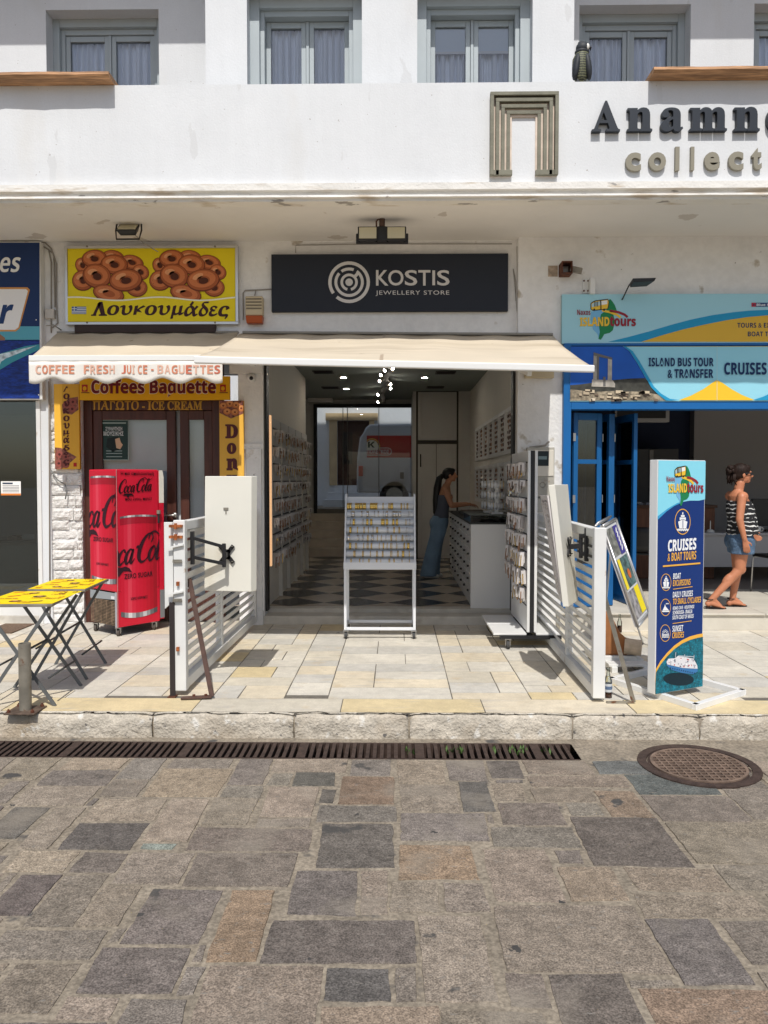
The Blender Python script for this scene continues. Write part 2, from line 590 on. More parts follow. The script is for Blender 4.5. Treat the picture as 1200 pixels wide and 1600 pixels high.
class Art:
    """Printed artwork on a flat face: O lower left corner, U width vector, V height vector."""
    def __init__(s, O, U, V, N=None, mb=None, step=.0016):
        s.O, s.U, s.V = Vector(O), Vector(U), Vector(V)
        s.N = Vector(N) if N else s.U.cross(s.V).normalized()
        s.mb = mb or MB()
        s.step = step

    @classmethod
    def px(c, x0, y0, x1, y1, Y, **k):
        xm, ym = (x0 + x1) / 2, (y0 + y1) / 2
        a = W(x0, ym, Y).x; b = W(x1, ym, Y).x
        t = W(xm, y0, Y).z; u = W(xm, y1, Y).z
        return c((a, Y, u), (b - a, 0, 0), (0, 0, t - u), (0, -1, 0), **k)

    def uv(s, px, py):
        d = ray(px, py)
        t = (s.O - EYE).dot(s.N) / d.dot(s.N)
        q = EYE + d * t - s.O
        uu, vv, uvd = s.U.dot(s.U), s.V.dot(s.V), s.U.dot(s.V)
        a, b = q.dot(s.U), q.dot(s.V)
        det = uu * vv - uvd * uvd
        return ((a * vv - b * uvd) / det, (b * uu - a * uvd) / det)

    def P(s, u, v, layer):
        return s.O + s.U * u + s.V * v + s.N * (s.step * layer)

    def face(s, uvs, mt, layer):
        p = list(uvs)
        for ax, val, k in ((0, 0, False), (0, 1, True), (1, 0, False), (1, 1, True)):
            p = clip_poly(p, ax, val, k)
            if len(p) < 3:
                return
        s.mb.add([s.P(u, v, layer) for u, v in p], [tuple(range(len(p)))], mt)

    def poly(s, pts, mt, layer=1, px=False):
        if px:
            pts = [s.uv(*p) for p in pts]
        tri = tessellate_polygon([[Vector((u, v, 0)) for u, v in pts]])
        for t in tri:
            q = [pts[i] for i in t]
            ar = (q[1][0] - q[0][0]) * (q[2][1] - q[0][1]) - (q[2][0] - q[0][0]) * (q[1][1] - q[0][1])
            if ar < 0:
                q = q[::-1]
            s.face(q, mt, layer)

    def rect(s, x0, y0, x1, y1, mt, layer=1, px=True):
        s.poly([(x0, y1), (x1, y1), (x1, y0), (x0, y0)], mt, layer, px)

    def ring(s, cx, cy, r0, r1, mt, layer=1, a0=0, a1=360, sx=1.0, px=True, n=36):
        k = max(4, int(n * abs(a1 - a0) / 360))
        for i in range(k):
            t0 = R(a0 + (a1 - a0) * i / k); t1 = R(a0 + (a1 - a0) * (i + 1) / k)
            q = [(cx + sx * r0 * math.cos(t0), cy - r0 * math.sin(t0)), (cx + sx * r1 * math.cos(t0), cy - r1 * math.sin(t0)),
                 (cx + sx * r1 * math.cos(t1), cy - r1 * math.sin(t1)), (cx + sx * r0 * math.cos(t1), cy - r0 * math.sin(t1))]
            if r0 == 0:
                q = q[1:]
            s.poly(q, mt, layer, px)

    def disc(s, cx, cy, rx, ry, mt, layer=1, rot=0, px=True, n=20):
        c, d = math.cos(R(rot)), math.sin(R(rot))
        s.poly([(cx + rx * math.cos(2 * math.pi * i / n) * c - ry * math.sin(2 * math.pi * i / n) * d,
                 cy + rx * math.cos(2 * math.pi * i / n) * d + ry * math.sin(2 * math.pi * i / n) * c) for i in range(n)], mt, layer, px)

    def stroke(s, pts, w, mt, layer=1, px=True):
        if px:
            pts = [s.uv(*p) for p in pts]
        lu, lv = s.U.length, s.V.length
        n = len(pts)
        ws = w if isinstance(w, (list, tuple)) else [w] * n
        L, Rr = [], []
        for i in range(n):
            a, b = pts[max(i - 1, 0)], pts[min(i + 1, n - 1)]
            dx, dy = (b[0] - a[0]) * lu, (b[1] - a[1]) * lv
            l = math.hypot(dx, dy) or 1
            nx, ny = -dy / l * ws[i] / 2, dx / l * ws[i] / 2
            L.append((pts[i][0] + nx / lu, pts[i][1] + ny / lv)); Rr.append((pts[i][0] - nx / lu, pts[i][1] - ny / lv))
        for i in range(n - 1):
            s.poly([Rr[i], Rr[i + 1], L[i + 1], L[i]], mt, layer)

    def text(s, t, box, mt, layer=2, style='reg', bold=0.0, shear=0.0, px=True, space=1.0):
        """box = (x0, y0, x1, y1) of the ink, or 4 corners tl, tr, br, bl."""
        vs, fs = text_mesh(t, style, bold, shear, 0, space)
        if len(box) == 4 and not isinstance(box[0], tuple):
            x0, y0, x1, y1 = box
            box = ((x0, y0), (x1, y0), (x1, y1), (x0, y1))
        c = [s.uv(*p) for p in box] if px else box
        tl, tr, br, bl = c

        def mp(v):
            u, w = v[0], v[1]
            return tuple((bl[k] * (1 - u) + br[k] * u) * (1 - w) + (tl[k] * (1 - u) + tr[k] * u) * w for k in (0, 1))
        q = [mp(v) for v in vs]
        for f in fs:
            s.face([q[i] for i in f], mt, layer)


def letter3d(mb, t, x0, y0, x1, y1, Y, depth, mt, style='reg', bold=0.0):
    vs, fs = text_mesh(t, style, bold, 0, .5)
    a = W(x0, y1, Y); b = W(x1, y0, Y)
    mb.add([(a.x + (b.x - a.x) * v[0], Y - depth * (v[2] + .5), a.z + (b.z - a.z) * v[1]) for v in vs], [f[::-1] for f in fs], mt)


def copy_tree(o, parent=None):
    c = o.copy()
    col.objects.link(c)
    if parent:
        c.parent = parent
    for ch in o.children:
        copy_tree(ch, c)
    return c

# ================================================================== SETTING
ROAD = -0.17
KE = 5.36
PAV = mat('road_stone', (.2, .19, .17, 1), .75, noise_=[(2.4, .13), (13, .20), (46, .17), (150, .50)], bump=[(7, .014), (34, .008), (130, .003)], tint=True,
          dirt=[(3.4, .685, .71, (.07, .066, .062, 1)), (28, .62, .74, (.22, .20, .175, 1), (1, 2.2, 1)), (2.1, .56, .78, (.27, .235, .19, 1)), (7.5, .725, .735, (.06, .057, .054, 1))], spec=.3)
mortar = mat('tan_mortar', lin(156, 145, 129, .82), .95, noise_=[(6, .18), (60, .3)], bump=[(50, .006), (9, .006)], dirt=[(5, .64, .72, (.09, .085, .08, 1))], spec=.2)
PVM = mat('pavement_marble', (.5, .48, .44, 1), .6, noise_=[(2.2, .10), (13, .08), (70, .08)], bump=[(26, .003)], tint=True,
          dirt=[(5, .60, .84, (.50, .40, .26, 1)), (3.7, .72, .745, (.16, .15, .14, 1)), (2.3, .58, .9, (.40, .38, .36, 1), (1, 5, 1))], spec=.3)
grout = mat('grey_grout', lin(128, 122, 112, .7), .9, noise_=[(30, .2)])
kerb_m = mat('rough_kerb_stone', (.55, .495, .41, 1), .9, noise_=[(3, .14), (16, .12), (60, .14)], bump=[(12, .03), (60, .010)],
             dirt=[(2.0, .52, .74, (.37, .29, .20, 1)), (11, .60, .68, (.66, .63, .57, 1)), (17, .66, .70, (.16, .15, .14, 1))], spec=.15)

PAL = {'t': (157, 144, 128), 'g': (138, 129, 119), 'k': (107, 102, 97), 'p': (131, 121, 113), 'o': (146, 127, 108), 'b': (110, 112, 110), 'd': (121, 112, 105),
       'n': (147, 135, 121), 'l': (140, 145, 136), 'm': (153, 138, 119)}


def stone_tint(k):
    j = random.uniform(.86, 1.12)
    c = lin(*PAL[k], .93 * j)
    return (c[0] * random.uniform(.97, 1.03), c[1], c[2] * random.uniform(.96, 1.04), 1)


LEFT = [(-60, 5, 65, 105, 'g'), (-10, 115, 65, 135, 't'), (180, 375, 65, 105, 't'), (105, 330, 105, 155, 'p'), (355, 470, 65, 135, 'g'), (515, 715, 65, 100, 'g'),
        (435, 680, 100, 190, 'm'), (705, 820, 70, 152, 'g'), (835, 1085, 68, 112, 't'), (1090, 1225, 70, 125, 'g'), (300, 430, 137, 190, 'n'), (678, 815, 155, 193, 'g'),
        (832, 903, 114, 153, 'g'), (905, 1045, 114, 157, 'k'), (990, 1045, 165, 210, 'k'), (1050, 1235, 127, 213, 'o'), (803, 985, 159, 253, 't'), (25, 265, 157, 217, 't'),
        (-60, 18, 140, 210, 'g'), (250, 480, 195, 265, 't'), (-70, 58, 220, 320, 'k'), (40, 152, 222, 355, 't'), (170, 405, 268, 358, 'k'), (428, 545, 334, 355, 'l'),
        (440, 585, 195, 330, 't'), (592, 775, 195, 278, 't'), (795, 975, 257, 285, 'g'), (985, 1240, 217, 268, 'g'), (545, 965, 284, 358, 'p'), (978, 1232, 272, 412, 'k'),
        (0, 200, 358, 428, 't'), (198, 365, 362, 428, 'd'), (342, 558, 362, 465, 'n'), (548, 910, 364, 472, 'p'), (-60, 90, 432, 560, 'd'), (20, 230, 432, 598, 'n'),
        (230, 370, 468, 595, 'n'), (370, 628, 476, 652, 'p'), (634, 800, 480, 708, 'o'), (888, 1110, 418, 562, 'p'), (1118, 1212, 420, 562, 'n'), (808, 1308, 572, 714, 'd'),
        (-60, 290, 602, 698, 'g'), (215, 538, 657, 808, 'p'), (-80, 152, 704, 868, 'n'), (540, 610, 716, 812, 'g'), (560, 980, 716, 960, 'n'), (988, 1222, 724, 832, 'k'),
        (155, 345, 810, 888, 't'), (330, 545, 822, 960, 'g'), (960, 1380, 840, 960, 'm'), (-100, 310, 882, 960, 'd')]
RIGHT = [(40, 195, 75, 150, 't'), (198, 330, 75, 140, 'p'), (333, 442, 75, 132, 'd'), (448, 662, 75, 120, 'n'), (672, 842, 78, 118, 'b'), (455, 775, 123, 160, 'n'),
         (792, 1065, 120, 183, 'b'), (50, 245, 153, 236, 't'), (248, 353, 143, 237, 'k'), (352, 455, 147, 204, 'n'), (470, 672, 163, 205, 'n'), (370, 580, 207, 278, 'd'),
         (584, 692, 208, 248, 'g'), (706, 880, 170, 253, 'o'), (868, 1160, 187, 268, 'p'), (1120, 1330, 165, 260, 'n'), (50, 335, 240, 330, 'p'), (345, 622, 284, 348, 'g'),
         (636, 1003, 254, 408, 'd'), (975, 1330, 272, 400, 'n'), (45, 300, 338, 448, 'o'), (345, 575, 352, 520, 'n'), (548, 632, 356, 396, 'g'), (580, 776, 408, 516, 'm'),
         (792, 1090, 410, 488, 'n'), (-40, 185, 455, 553, 'n'), (190, 335, 457, 553, 'n'), (120, 360, 562, 848, 'n'), (372, 905, 528, 738, 'n'), (812, 1220, 492, 568, 'n'),
         (880, 1170, 570, 778, 'd'), (1140, 1330, 578, 712, 'p'), (30, 112, 724, 832, 'g'), (388, 530, 732, 850, 'p'), (540, 855, 740, 960, 'd'), (868, 1400, 790, 960, 'o'),
         (182, 530, 858, 960, 'n'), (1090, 1400, 402, 488, 'n')]
CEL = .06
GX0, GY0, GNX, GNY = -6.0, .3, 200, 79
occ = [[0] * GNX for _ in range(GNY)]
rects = []
for lst, ox in ((LEFT, 0), (RIGHT, 600)):
    for a, b, yt, yb, k in lst:
        p = G(ox + a / 2, 1150 + yb / 2, ROAD); q = G(ox + b / 2, 1150 + yb / 2, ROAD)
        ytop = G(ox + (a + b) / 4, 1150 + yt / 2, ROAD).y
        rects.append([p.x, q.x, (p.y + q.y) / 2, ytop, k])
for i, a in enumerate(rects):       # shrink later stones that overlap earlier ones
    for b in rects[:i]:
        ox_ = min(a[1], b[1]) - max(a[0], b[0]); oy_ = min(a[3], b[3]) - max(a[2], b[2])
        if ox_ > 0 and oy_ > 0:
            if ox_ < oy_:
                if a[0] < b[0]: a[1] = b[0] - .006
                else: a[0] = b[1] + .006
            else:
                if a[2] < b[2]: a[3] = b[2] - .006
                else: a[2] = b[3] + .006
rects = [a for a in rects if a[1] - a[0] > .05 and a[3] - a[2] > .04]
for a in rects:
    for j in range(max(0, int((a[2] - GY0) / CEL - .2)), min(GNY, int((a[3] - GY0) / CEL + 1.1))):
        for i in range(max(0, int((a[0] - GX0) / CEL - .2)), min(GNX, int((a[1] - GX0) / CEL + 1.1))):
            if j >= 0 and GY0 + (j + .5) * CEL > a[2] - .02 and GY0 + (j + .5) * CEL < a[3] + .02 and a[0] - .02 < GX0 + (i + .5) * CEL < a[1] + .02:
                occ[j][i] = 1
for j in range(GNY):
    for i in range(GNX):
        if occ[j][i]:
            continue
        w = random.randint(3, 10); h = random.randint(3, 9)
        ww = 0
        while ww < w and i + ww < GNX and not occ[j][i + ww]:
            ww += 1
        hh = 0
        while hh < h and j + hh < GNY and all(not occ[j + hh][i + q] for q in range(ww)):
            hh += 1
        for jj in range(hh):
            for ii in range(ww):
                occ[j + jj][i + ii] = 1
        if (ww >= 2 or hh >= 2):
            rects.append([GX0 + i * CEL + .006, GX0 + (i + ww) * CEL - .006, GY0 + j * CEL + .006, min(GY0 + (j + hh) * CEL - .006, 4.97), random.choice('tggpndn')])

DRAIN_Y1 = G(450, 1160, ROAD).y
DRAIN_Y0 = G(450, 1184, ROAD).y
DRAIN_X0, DRAIN_X1 = -4.6, G(897, 1172, ROAD).x
MH = G(1091, 1196, ROAD)
b = MB()
for x0, x1, y0, y1, k in rects:
    y1 = min(y1, DRAIN_Y0 - .02)
    if y1 - y0 < .03:
        continue
    g = .0035
    x0 += g; x1 -= g; y0 += g; y1 -= g
    c = [(x0, y0), (x1, y0), (x1, y1), (x0, y1)]
    cj = [(x + random.uniform(-.008, .008), y + random.uniform(-.008, .008)) for x, y in c]
    pts = []
    for e in range(4):
        a, d = cj[e], cj[(e + 1) % 4]
        L = math.hypot(d[0] - a[0], d[1] - a[1])
        n = max(2, int(L / .035))
        for q in range(n):
            t = q / n
            x, y = a[0] + (d[0] - a[0]) * t, a[1] + (d[1] - a[1]) * t
            nn = noise.noise_vector(Vector((x * 14, y * 14, 3))) * .009
            pts.append((x + nn.x, y + nn.y))
    z = ROAD + random.uniform(-.001, .003)
    n = len(pts)
    cx, cy = (x0 + x1) / 2, (y0 + y1) / 2
    tx, ty = random.uniform(-.004, .004), random.uniform(-.004, .004)
    top = [(cx + (x - cx) * (1 - .008 / max(.05, x1 - x0)), cy + (y - cy) * (1 - .008 / max(.05, y1 - y0)), z + tx * (x - cx) + ty * (y - cy)) for x, y in pts]
    low = [(x, y, ROAD - .012) for x, y in pts]
    b.add(top + low, [tuple(range(n))] + [(n + i, n + (i + 1) % n, (i + 1) % n, i) for i in range(n)], PAV, tint=stone_tint(k))
b.add([(x, y, ROAD - .0035) for x, y in ((-6.2, .2), (6.2, .2), (6.2, DRAIN_Y0), (-6.2, DRAIN_Y0))], [(0, 1, 2, 3)], mortar, tint=(.2, .19, .17, 1))
b.add([(x, y, ROAD - .0045) for x, y in ((DRAIN_X1 + .01, DRAIN_Y0), (6.2, DRAIN_Y0), (6.2, KE + .02), (DRAIN_X1 + .01, KE + .02))], [(0, 1, 2, 3)], mortar)
b.add([(x, y, ROAD - .004) for x, y in ((-6.2, DRAIN_Y1), (DRAIN_X1 + .01, DRAIN_Y1), (DRAIN_X1 + .01, KE + .02), (-6.2, KE + .02))], [(0, 1, 2, 3)], mortar)
struct(b.build('road'))
b = MB()
for x0, x1, y0, y1 in ((-150, -6.2, -150, KE), (6.2, 150, -150, KE), (-6.2, 6.2, -150, .2)):
    b.add([(x0, y0, ROAD - .006), (x1, y0, ROAD - .006), (x1, y1, ROAD - .006), (x0, y1, ROAD - .006)], [(0, 1, 2, 3)], mortar)
for x0, x1 in ((-150, -9), (9, 150)):
    b.add([(x0, KE, ROAD - .006), (x1, KE, ROAD - .006), (x1, 150, ROAD - .006), (x0, 150, ROAD - .006)], [(0, 1, 2, 3)], mortar)
struct(b.build('ground'))

# drain channel grate
t = thing('drain_grate', 'long rusty brown slotted drain grate in the road along the kerb', 'drain grate', (DRAIN_X0, DRAIN_Y0, ROAD))
iron = mat('rusty_cast_iron', lin(74, 60, 54), .7, .3, noise_=[(20, .3)], bump=[(60, .003)])
b = MB()
b.box(DRAIN_X0, DRAIN_X1, DRAIN_Y0, DRAIN_Y1, ROAD - .25, ROAD - .2, pr(30, 26, 24))
b.box(DRAIN_X0, DRAIN_X1, DRAIN_Y0 - .01, DRAIN_Y0 + .006, ROAD - .2, ROAD - .002, iron)
b.box(DRAIN_X0, DRAIN_X1, DRAIN_Y1 - .006, DRAIN_Y1 + .01, ROAD - .2, ROAD - .002, iron)
b.build('channel', t)
b = MB()
x = DRAIN_X0 + .01
wd_ = .042
i = 0
while x < DRAIN_X1 - .02:
    w_ = .025 if i % 16 else .06
    b.box(x, x + w_, DRAIN_Y0 + .006, DRAIN_Y1 - .006, ROAD - .035, ROAD + .001, iron)
    x += w_ + .022
    i += 1
b.build('slotted_bars', t)
b = MB()
leafm = mat('weed_leaf', (.07, .13, .03, 1), .7)
for px in (703, 775, 803, 816, 853, 720, 640):
    c = G(px, 1173, ROAD)
    for q in range(9):
        a = random.uniform(0, 6.3); l = random.uniform(.015, .045)
        p = c + Vector((random.uniform(-.03, .03), random.uniform(-.04, .04), -.02))
        e = p + Vector((math.cos(a) * l * .6, math.sin(a) * l * .6, .025 + l * .5))
        s_ = Vector((-math.sin(a), math.cos(a), 0)) * .008
        b.add([p, (p + e) / 2 + s_, e, (p + e) / 2 - s_], [(0, 1, 2, 3)], leafm)
o = b.build('drain_weeds')
tag(o, 'small green weeds sprouting in the drain slots', 'weeds', kind='stuff')

# manhole cover
t = thing('manhole_cover', 'round rusty grid patterned iron manhole cover in the road', 'manhole cover', MH)
RM = (G(1188, 1205, ROAD) - G(994, 1190, ROAD)).length / 2
b = MB()
b.lathe([(RM, ROAD - .05), (RM, ROAD + .008), (RM - .055, ROAD + .008), (RM - .06, ROAD - .012)], (MH.x, MH.y, 0), iron, 40)
b.build('frame_ring', t)
b = MB()
b.lathe([(RM - .062, ROAD - .05), (RM - .062, ROAD + .001), (0.001, ROAD + .001)], (MH.x, MH.y, 0), iron, 40)
grid_m = mat('worn_grid_iron', lin(132, 112, 98), .6, .3, noise_=[(10, .3)])
RG = RM - .09
k = -RG + .01
while k < RG:
    l = math.sqrt(max(0, RG * RG - k * k))
    b.box(MH.x + k - .005, MH.x + k + .005, MH.y - l, MH.y + l, ROAD + .001, ROAD + .009, grid_m)
    b.box(MH.x - l, MH.x + l, MH.y + k - .005, MH.y + k + .005, ROAD + .0012, ROAD + .0092, grid_m)
    k += .045
b.lathe([(RG + .012, ROAD), (RG + .012, ROAD + .01), (RG - .004, ROAD + .01), (RG - .004, ROAD)], (MH.x, MH.y, 0), grid_m, 40)
b.build('cover_plate', t)

# kerb: rough blocks with a worn front edge
b = MB()
xs = [-9, -6, -4.2] + [G(px, 1130, 0).x for px in (222, 453, 640, 905, 1110)] + [3.6, 5, 7, 9]
kd = G(450, 1112, 0).y
for x0, x1 in zip(xs, xs[1:]):
    x0 += .006; x1 -= .006
    n = max(4, int((x1 - x0) / .04))
    dz = random.uniform(-.008, .004); dy = random.uniform(-.012, .008)
    prof = [(KE, ROAD - .03), (KE - .004, -.12), (KE, -.07), (KE + .004, -.03), (KE + .016, -.010), (KE + .04, -.001), (kd - .03, 0), (kd + .0, -.002)]
    vs, fs = [], []
    for i in range(n + 1):
        x = x0 + (x1 - x0) * i / n
        e = min(1, min(i, n - i) / 1.5)
        for j, (y, z) in enumerate(prof):
            nv = noise.noise_vector(Vector((x * 9, y * 9, z * 14))) * .012 + noise.noise_vector(Vector((x * 30, y * 30, z * 30))) * .006
            k = 1 if 0 < j < 6 else .25
            vs.append((x, y + dy * (j < 7) + nv.y * k + (1 - e) * .012 * (j < 6), z + dz * (j > 2) * (j < 7) + nv.z * k - (1 - e) * .010 * (j > 2)))
    m_ = len(prof)
    for i in range(n):
        for j in range(m_ - 1):
            fs.append((i * m_ + j, (i + 1) * m_ + j, (i + 1) * m_ + j + 1, i * m_ + j + 1))
    fs.append(tuple(range(m_))[::-1]); fs.append(tuple(n * m_ + j for j in range(m_)))
    b.add(vs, fs, kerb_m)
b.box(-9, 9, KE + .02, kd, ROAD - .1, -.03, mortar)
struct(b.build('kerb', smooth=True))

# pavement: border slabs and coursed marble flags
b = MB()
b.box(-9, 9, kd + .001, 9.1, -.2, -.004, grout)
TP = {'w': (216, 210, 197), 'c': (220, 208, 185), 'y': (218, 200, 160), 'g': (203, 199, 190), 's': (211, 203, 186)}


def flag(x0, x1, y0, y1, k):
    g = .0045
    c = lin(*TP[k], .92 * random.uniform(.95, 1.05))
    z = random.uniform(-.0005, .0012)
    x0 += g; x1 -= g; y0 += g; y1 -= g
    j = lambda: random.uniform(-.002, .002)
    top = [(x0 + j(), y0 + j(), z), (x1 + j(), y0 + j(), z), (x1 + j(), y1 + j(), z), (x0 + j(), y1 + j(), z)]
    b.add(top + [(p[0], p[1], -.01) for p in top], [(0, 1, 2, 3), (4, 5, 1, 0), (5, 6, 2, 1), (6, 7, 3, 2), (7, 4, 0, 3)], PVM, tint=c)


yb1 = G(600, 1092, 0).y
bx = [-9, -7.4, -5.8, -4.3, G(10, 1105).x, G(300, 1110).x, G(532, 1110).x, G(757, 1110).x, G(990, 1110).x, 3.4, 4.9, 6.5, 9]
for i, (x0, x1) in enumerate(zip(bx, bx[1:])):
    flag(x0, x1, kd, yb1, 'gsccysycysyc'[i] if i < 12 else 'y')
cx_ = [-9.0]
seam = [G(px, py).x for px, py in ((-180, 1080), (0, 1085), (170, 1085), (255, 1085), (335, 1085), (447, 1085), (513, 1087), (706, 1087), (826, 1085), (935, 1085), (1010, 1060), (1110, 1060), (1200, 1060))]
cx_ += [-8, -7.2, -6.3, -5.4, -4.7] + [s_ for s_ in seam if s_ > -4.5] + [4.3, 4.9, 5.6, 6.4, 7.3, 8.2, 9]
for x0, x1 in zip(cx_, cx_[1:]):
    if x1 - x0 < .12:
        continue
    y = yb1 - random.choice((0, .12, .2))
    xms = [x0 + (x1 - x0) * q for q in (.36, .64)]
    while y < 8.95:
        l = random.choice((.20, .26, .30, .36, .42)) if x1 - x0 < .6 else random.choice((.26, .32, .4))
        y0 = max(y, yb1)
        y1 = min(y + l, 9.0)
        if y1 - y0 > .1:
            if x1 - x0 > .5 and random.random() < .85:
                xm = random.choice(xms)
                flag(x0, xm, y0, y1, random.choice('wwcgwsy')); flag(xm, x1, y0, y1, random.choice('wwcgwsc'))
            else:
                flag(x0, x1, y0, y1, random.choice('wwwcgwsgwsyc'))
        y = y1 if y1 > y0 else y + l
struct(b.build('pavement'))

# ================================================================== BUILDING
PY, CEN, REC, FY, KY = 7.5, 7.95, 8.7, 8.62, 8.72
BK = 16.6


def X(px, Y, py=750):
    return W(px, py, Y).x


def Z(py, Y, px=618):
    return W(px, py, Y).z


house = thing('white_building', 'white plastered building with grey windows above a row of shops', 'building', (0, KY, 0))
zp0, zp1 = Z(286, PY), Z(130, PY, 600)
b = MB()
b.grid(lambda u, v: (-9 + 18 * u, PY - .004 * noise.noise(Vector((u * 20, v * 2, 0))), zp0 + (zp1 - zp0) * v), 90, 8, plaster)
b.add([(-9, PY + .001, zp1), (9, PY + .001, zp1), (9, PY + .16, zp1), (-9, PY + .16, zp1)], [(0, 1, 2, 3)], plaster)
b.box(-9, 9, PY + .01, PY + .16, zp0, zp1 - .001, plaster)
b.build('parapet', house, smooth=False)
# cornice under the parapet, extruded along the front
CZ = lambda y: Z(y, 7.44)
prof = [(PY, CZ(285)), (7.43, CZ(286)), (7.425, CZ(297)), (7.46, CZ(298.5)), (7.465, CZ(304)), (7.43, CZ(304.6)), (7.425, CZ(308)), (7.45, CZ(309)), (7.455, CZ(313)), (7.60, CZ(313)), (7.62, CZ(308)), (PY + .16, zp0 - .001)]
b = MB()
n = 160
vs, fs = [], []
for i in range(n + 1):
    x = -9 + 18 * i / n
    for j, (y, z) in enumerate(prof):
        nz = noise.noise(Vector((x * 6, j * 3.1, 0))) * .005 + noise.noise(Vector((x * 23, j * 2.1, 4))) * .003
        vs.append((x, y + (nz if 0 < j < 9 else 0), z + (nz * .7 if 1 < j < 9 else 0)))
for i in range(n):
    for j in range(len(prof)):
        k = (j + 1) % len(prof)
        fs.append((i * len(prof) + j, (i + 1) * len(prof) + j, (i + 1) * len(prof) + k, i * len(prof) + k))
b.add(vs, fs, cornice_m)
b.build('cornice', house, smooth=False)
zs = CZ(311)
b = MB()
b.box(-9, 9, 7.61, 8.9, zs, zs + .3, soffit_m)
b.build('soffit', house)
zi = 3.36


def holes(b, x0, x1, z0, z1, y0, y1, hs, mt):
    """A wall x0..x1, z0..z1 with rectangular openings hs = [(xa, xb, za, zb)] sorted in x."""
    x = x0
    for xa, xb, za, zb in hs:
        if xa > x:
            b.box(x, xa, y0, y1, z0, z1, mt)
        if za > z0:
            b.box(xa, xb, y0, y1, z0, za, mt)
        if zb < z1:
            b.box(xa, xb, y0, y1, zb, z1, mt)
        x = xb
    if x < x1:
        b.box(x, x1, y0, y1, z0, z1, mt)


zt = 7.9
fl = zp0 + .05
cl, cr = X(321, CEN, 60), X(897, CEN, 60)
cw = [(X(386, CEN, 60), X(565.5, CEN, 60), 4.9, 6.62), (X(652, CEN, 60), X(832, CEN, 60), 4.9, 6.62)]
b = MB()
holes(b, cl, cr, fl, zt, CEN, CEN + .32, cw, plaster)
b.box(cl, cl + .25, CEN + .32, REC + .3, fl, zt, plaster)
b.box(cr - .25, cr, CEN + .32, REC + .3, fl, zt, plaster)
b.build('bay_wall', house)
zr = Z(15, REC, 160)
rw_l = [(X(-190, REC), X(-80, REC), 4.9, zr), (X(72, REC, 60), X(248, REC, 60), 4.9, zr)]
rw_r = [(X(905, REC, 60), X(1079, REC, 60), 4.9, zr), (X(1178, REC, 60), X(1350, REC, 60), 4.9, zr)]
b = MB()
holes(b, -9, cl, fl, zt, REC, REC + .3, rw_l, plaster)
b.build('balcony_wall', house)
b = MB()
holes(b, cr, 9, fl, zt, REC, REC + .3, rw_r, plaster)
b.build('balcony_wall', house)
b = MB()
b.box(-9, 9, PY + .16, REC + .3, zs + .3, fl, soffit_m)
b.build('balcony_floor', house)
b = MB()
b.box(-9, 9, 7.7, 9.4, 7.975, 8.2, plaster)
b.box(-9, 9, 9.4, BK, 3.9, 10.42, plaster)  # out of view; slab and block height set by the shadows they cast
b.build('unseen_upper_storey', house)


def window(hole, wall_y, px_frames, out_y, leaf_y, has_blind, outer=.10, lit=True):
    x0, x1, z0, z1 = hole
    f = MB()
    fo = outer
    f.box(x0, x0 + fo, out_y, out_y + .1, z0, z1, win_grey)
    f.box(x1 - fo, x1, out_y, out_y + .1, z0, z1, win_grey)
    f.box(x0 + fo, x1 - fo, out_y, out_y + .1, z1 - .09, z1, win_grey)
    ix0, ix1 = x0 + fo, x1 - fo
    fw = .045
    f.box(ix0, ix0 + fw, out_y + .05, leaf_y + .06, z0, z1 - .09, win_grey)
    f.box(ix1 - fw, ix1, out_y + .05, leaf_y + .06, z0, z1 - .09, win_grey)
    f.box(ix0 + fw, ix1 - fw, out_y + .05, leaf_y + .06, z1 - .15, z1 - .09, win_grey)
    w = f.build('window', house, bevel=.005)
    xm = (ix0 + ix1) / 2
    for a, c in ((ix0 + fw, xm - .015), (xm + .015, ix1 - fw)):
        s_ = MB()
        sw = .052
        top = z1 - .155
        s_.box(a + .002, a + sw, leaf_y, leaf_y + .05, z0, top, win_grey)
        s_.box(c - sw, c - .002, leaf_y, leaf_y + .05, z0, top, win_grey)
        s_.box(a + sw, c - sw, leaf_y, leaf_y + .05, top - sw - .01, top, win_grey)
        s_.build('sash', w, bevel=.005)
        g = MB()
        g.box(a + sw, c - sw, leaf_y + .022, leaf_y + .028, z0, top - sw - .01, wglass)
        g.build('pane', w)
        q = MB()
        ph = random.uniform(0, 6); fq = random.uniform(22, 40); am = random.uniform(.7, 1.2)
        zc = top - (.03)
        q.grid(lambda u, v: (a + .02 + (c - a - .04) * u, leaf_y + .085 + .032 * am * math.sin(u * fq + ph + 1.6 * math.sin(u * 9 + ph)) + .012 * math.sin(u * 71 + ph), z0 + (zc - z0) * v), 60, 2, curtain_m)
        q.build('curtain', w, smooth=True)
        if has_blind:
            q = MB()
            q.box(a + .05, c - .05, leaf_y + .034, leaf_y + .038, 6.16, top, blind_m)
            q.box(a + .05, c - .05, leaf_y + .032, leaf_y + .042, 6.14, 6.165, white_gloss)
            q.build('blind', w)
    m_ = MB()
    m_.box(xm - .014, xm + .014, leaf_y - .012, leaf_y + .05, z0, z1 - .155, win_grey)
    m_.build('mullion', w)
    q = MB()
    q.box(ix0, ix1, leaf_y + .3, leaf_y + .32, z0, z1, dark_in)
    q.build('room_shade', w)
    return w


window(cw[0], CEN, None, CEN + .15, CEN + .29, False)
window(cw[1], CEN, None, CEN + .15, CEN + .29, True)
for h in (rw_l[1], rw_r[0], rw_r[1]):
    window((h[0], h[1], h[2], h[3] - .0), REC, None, REC + .17, REC + .24, False, outer=.075)
b = MB()
h = rw_l[0]
b.box(h[0], h[1], REC + .1, REC + .15, h[2], h[3], win_grey)
b.build('shutter', house)

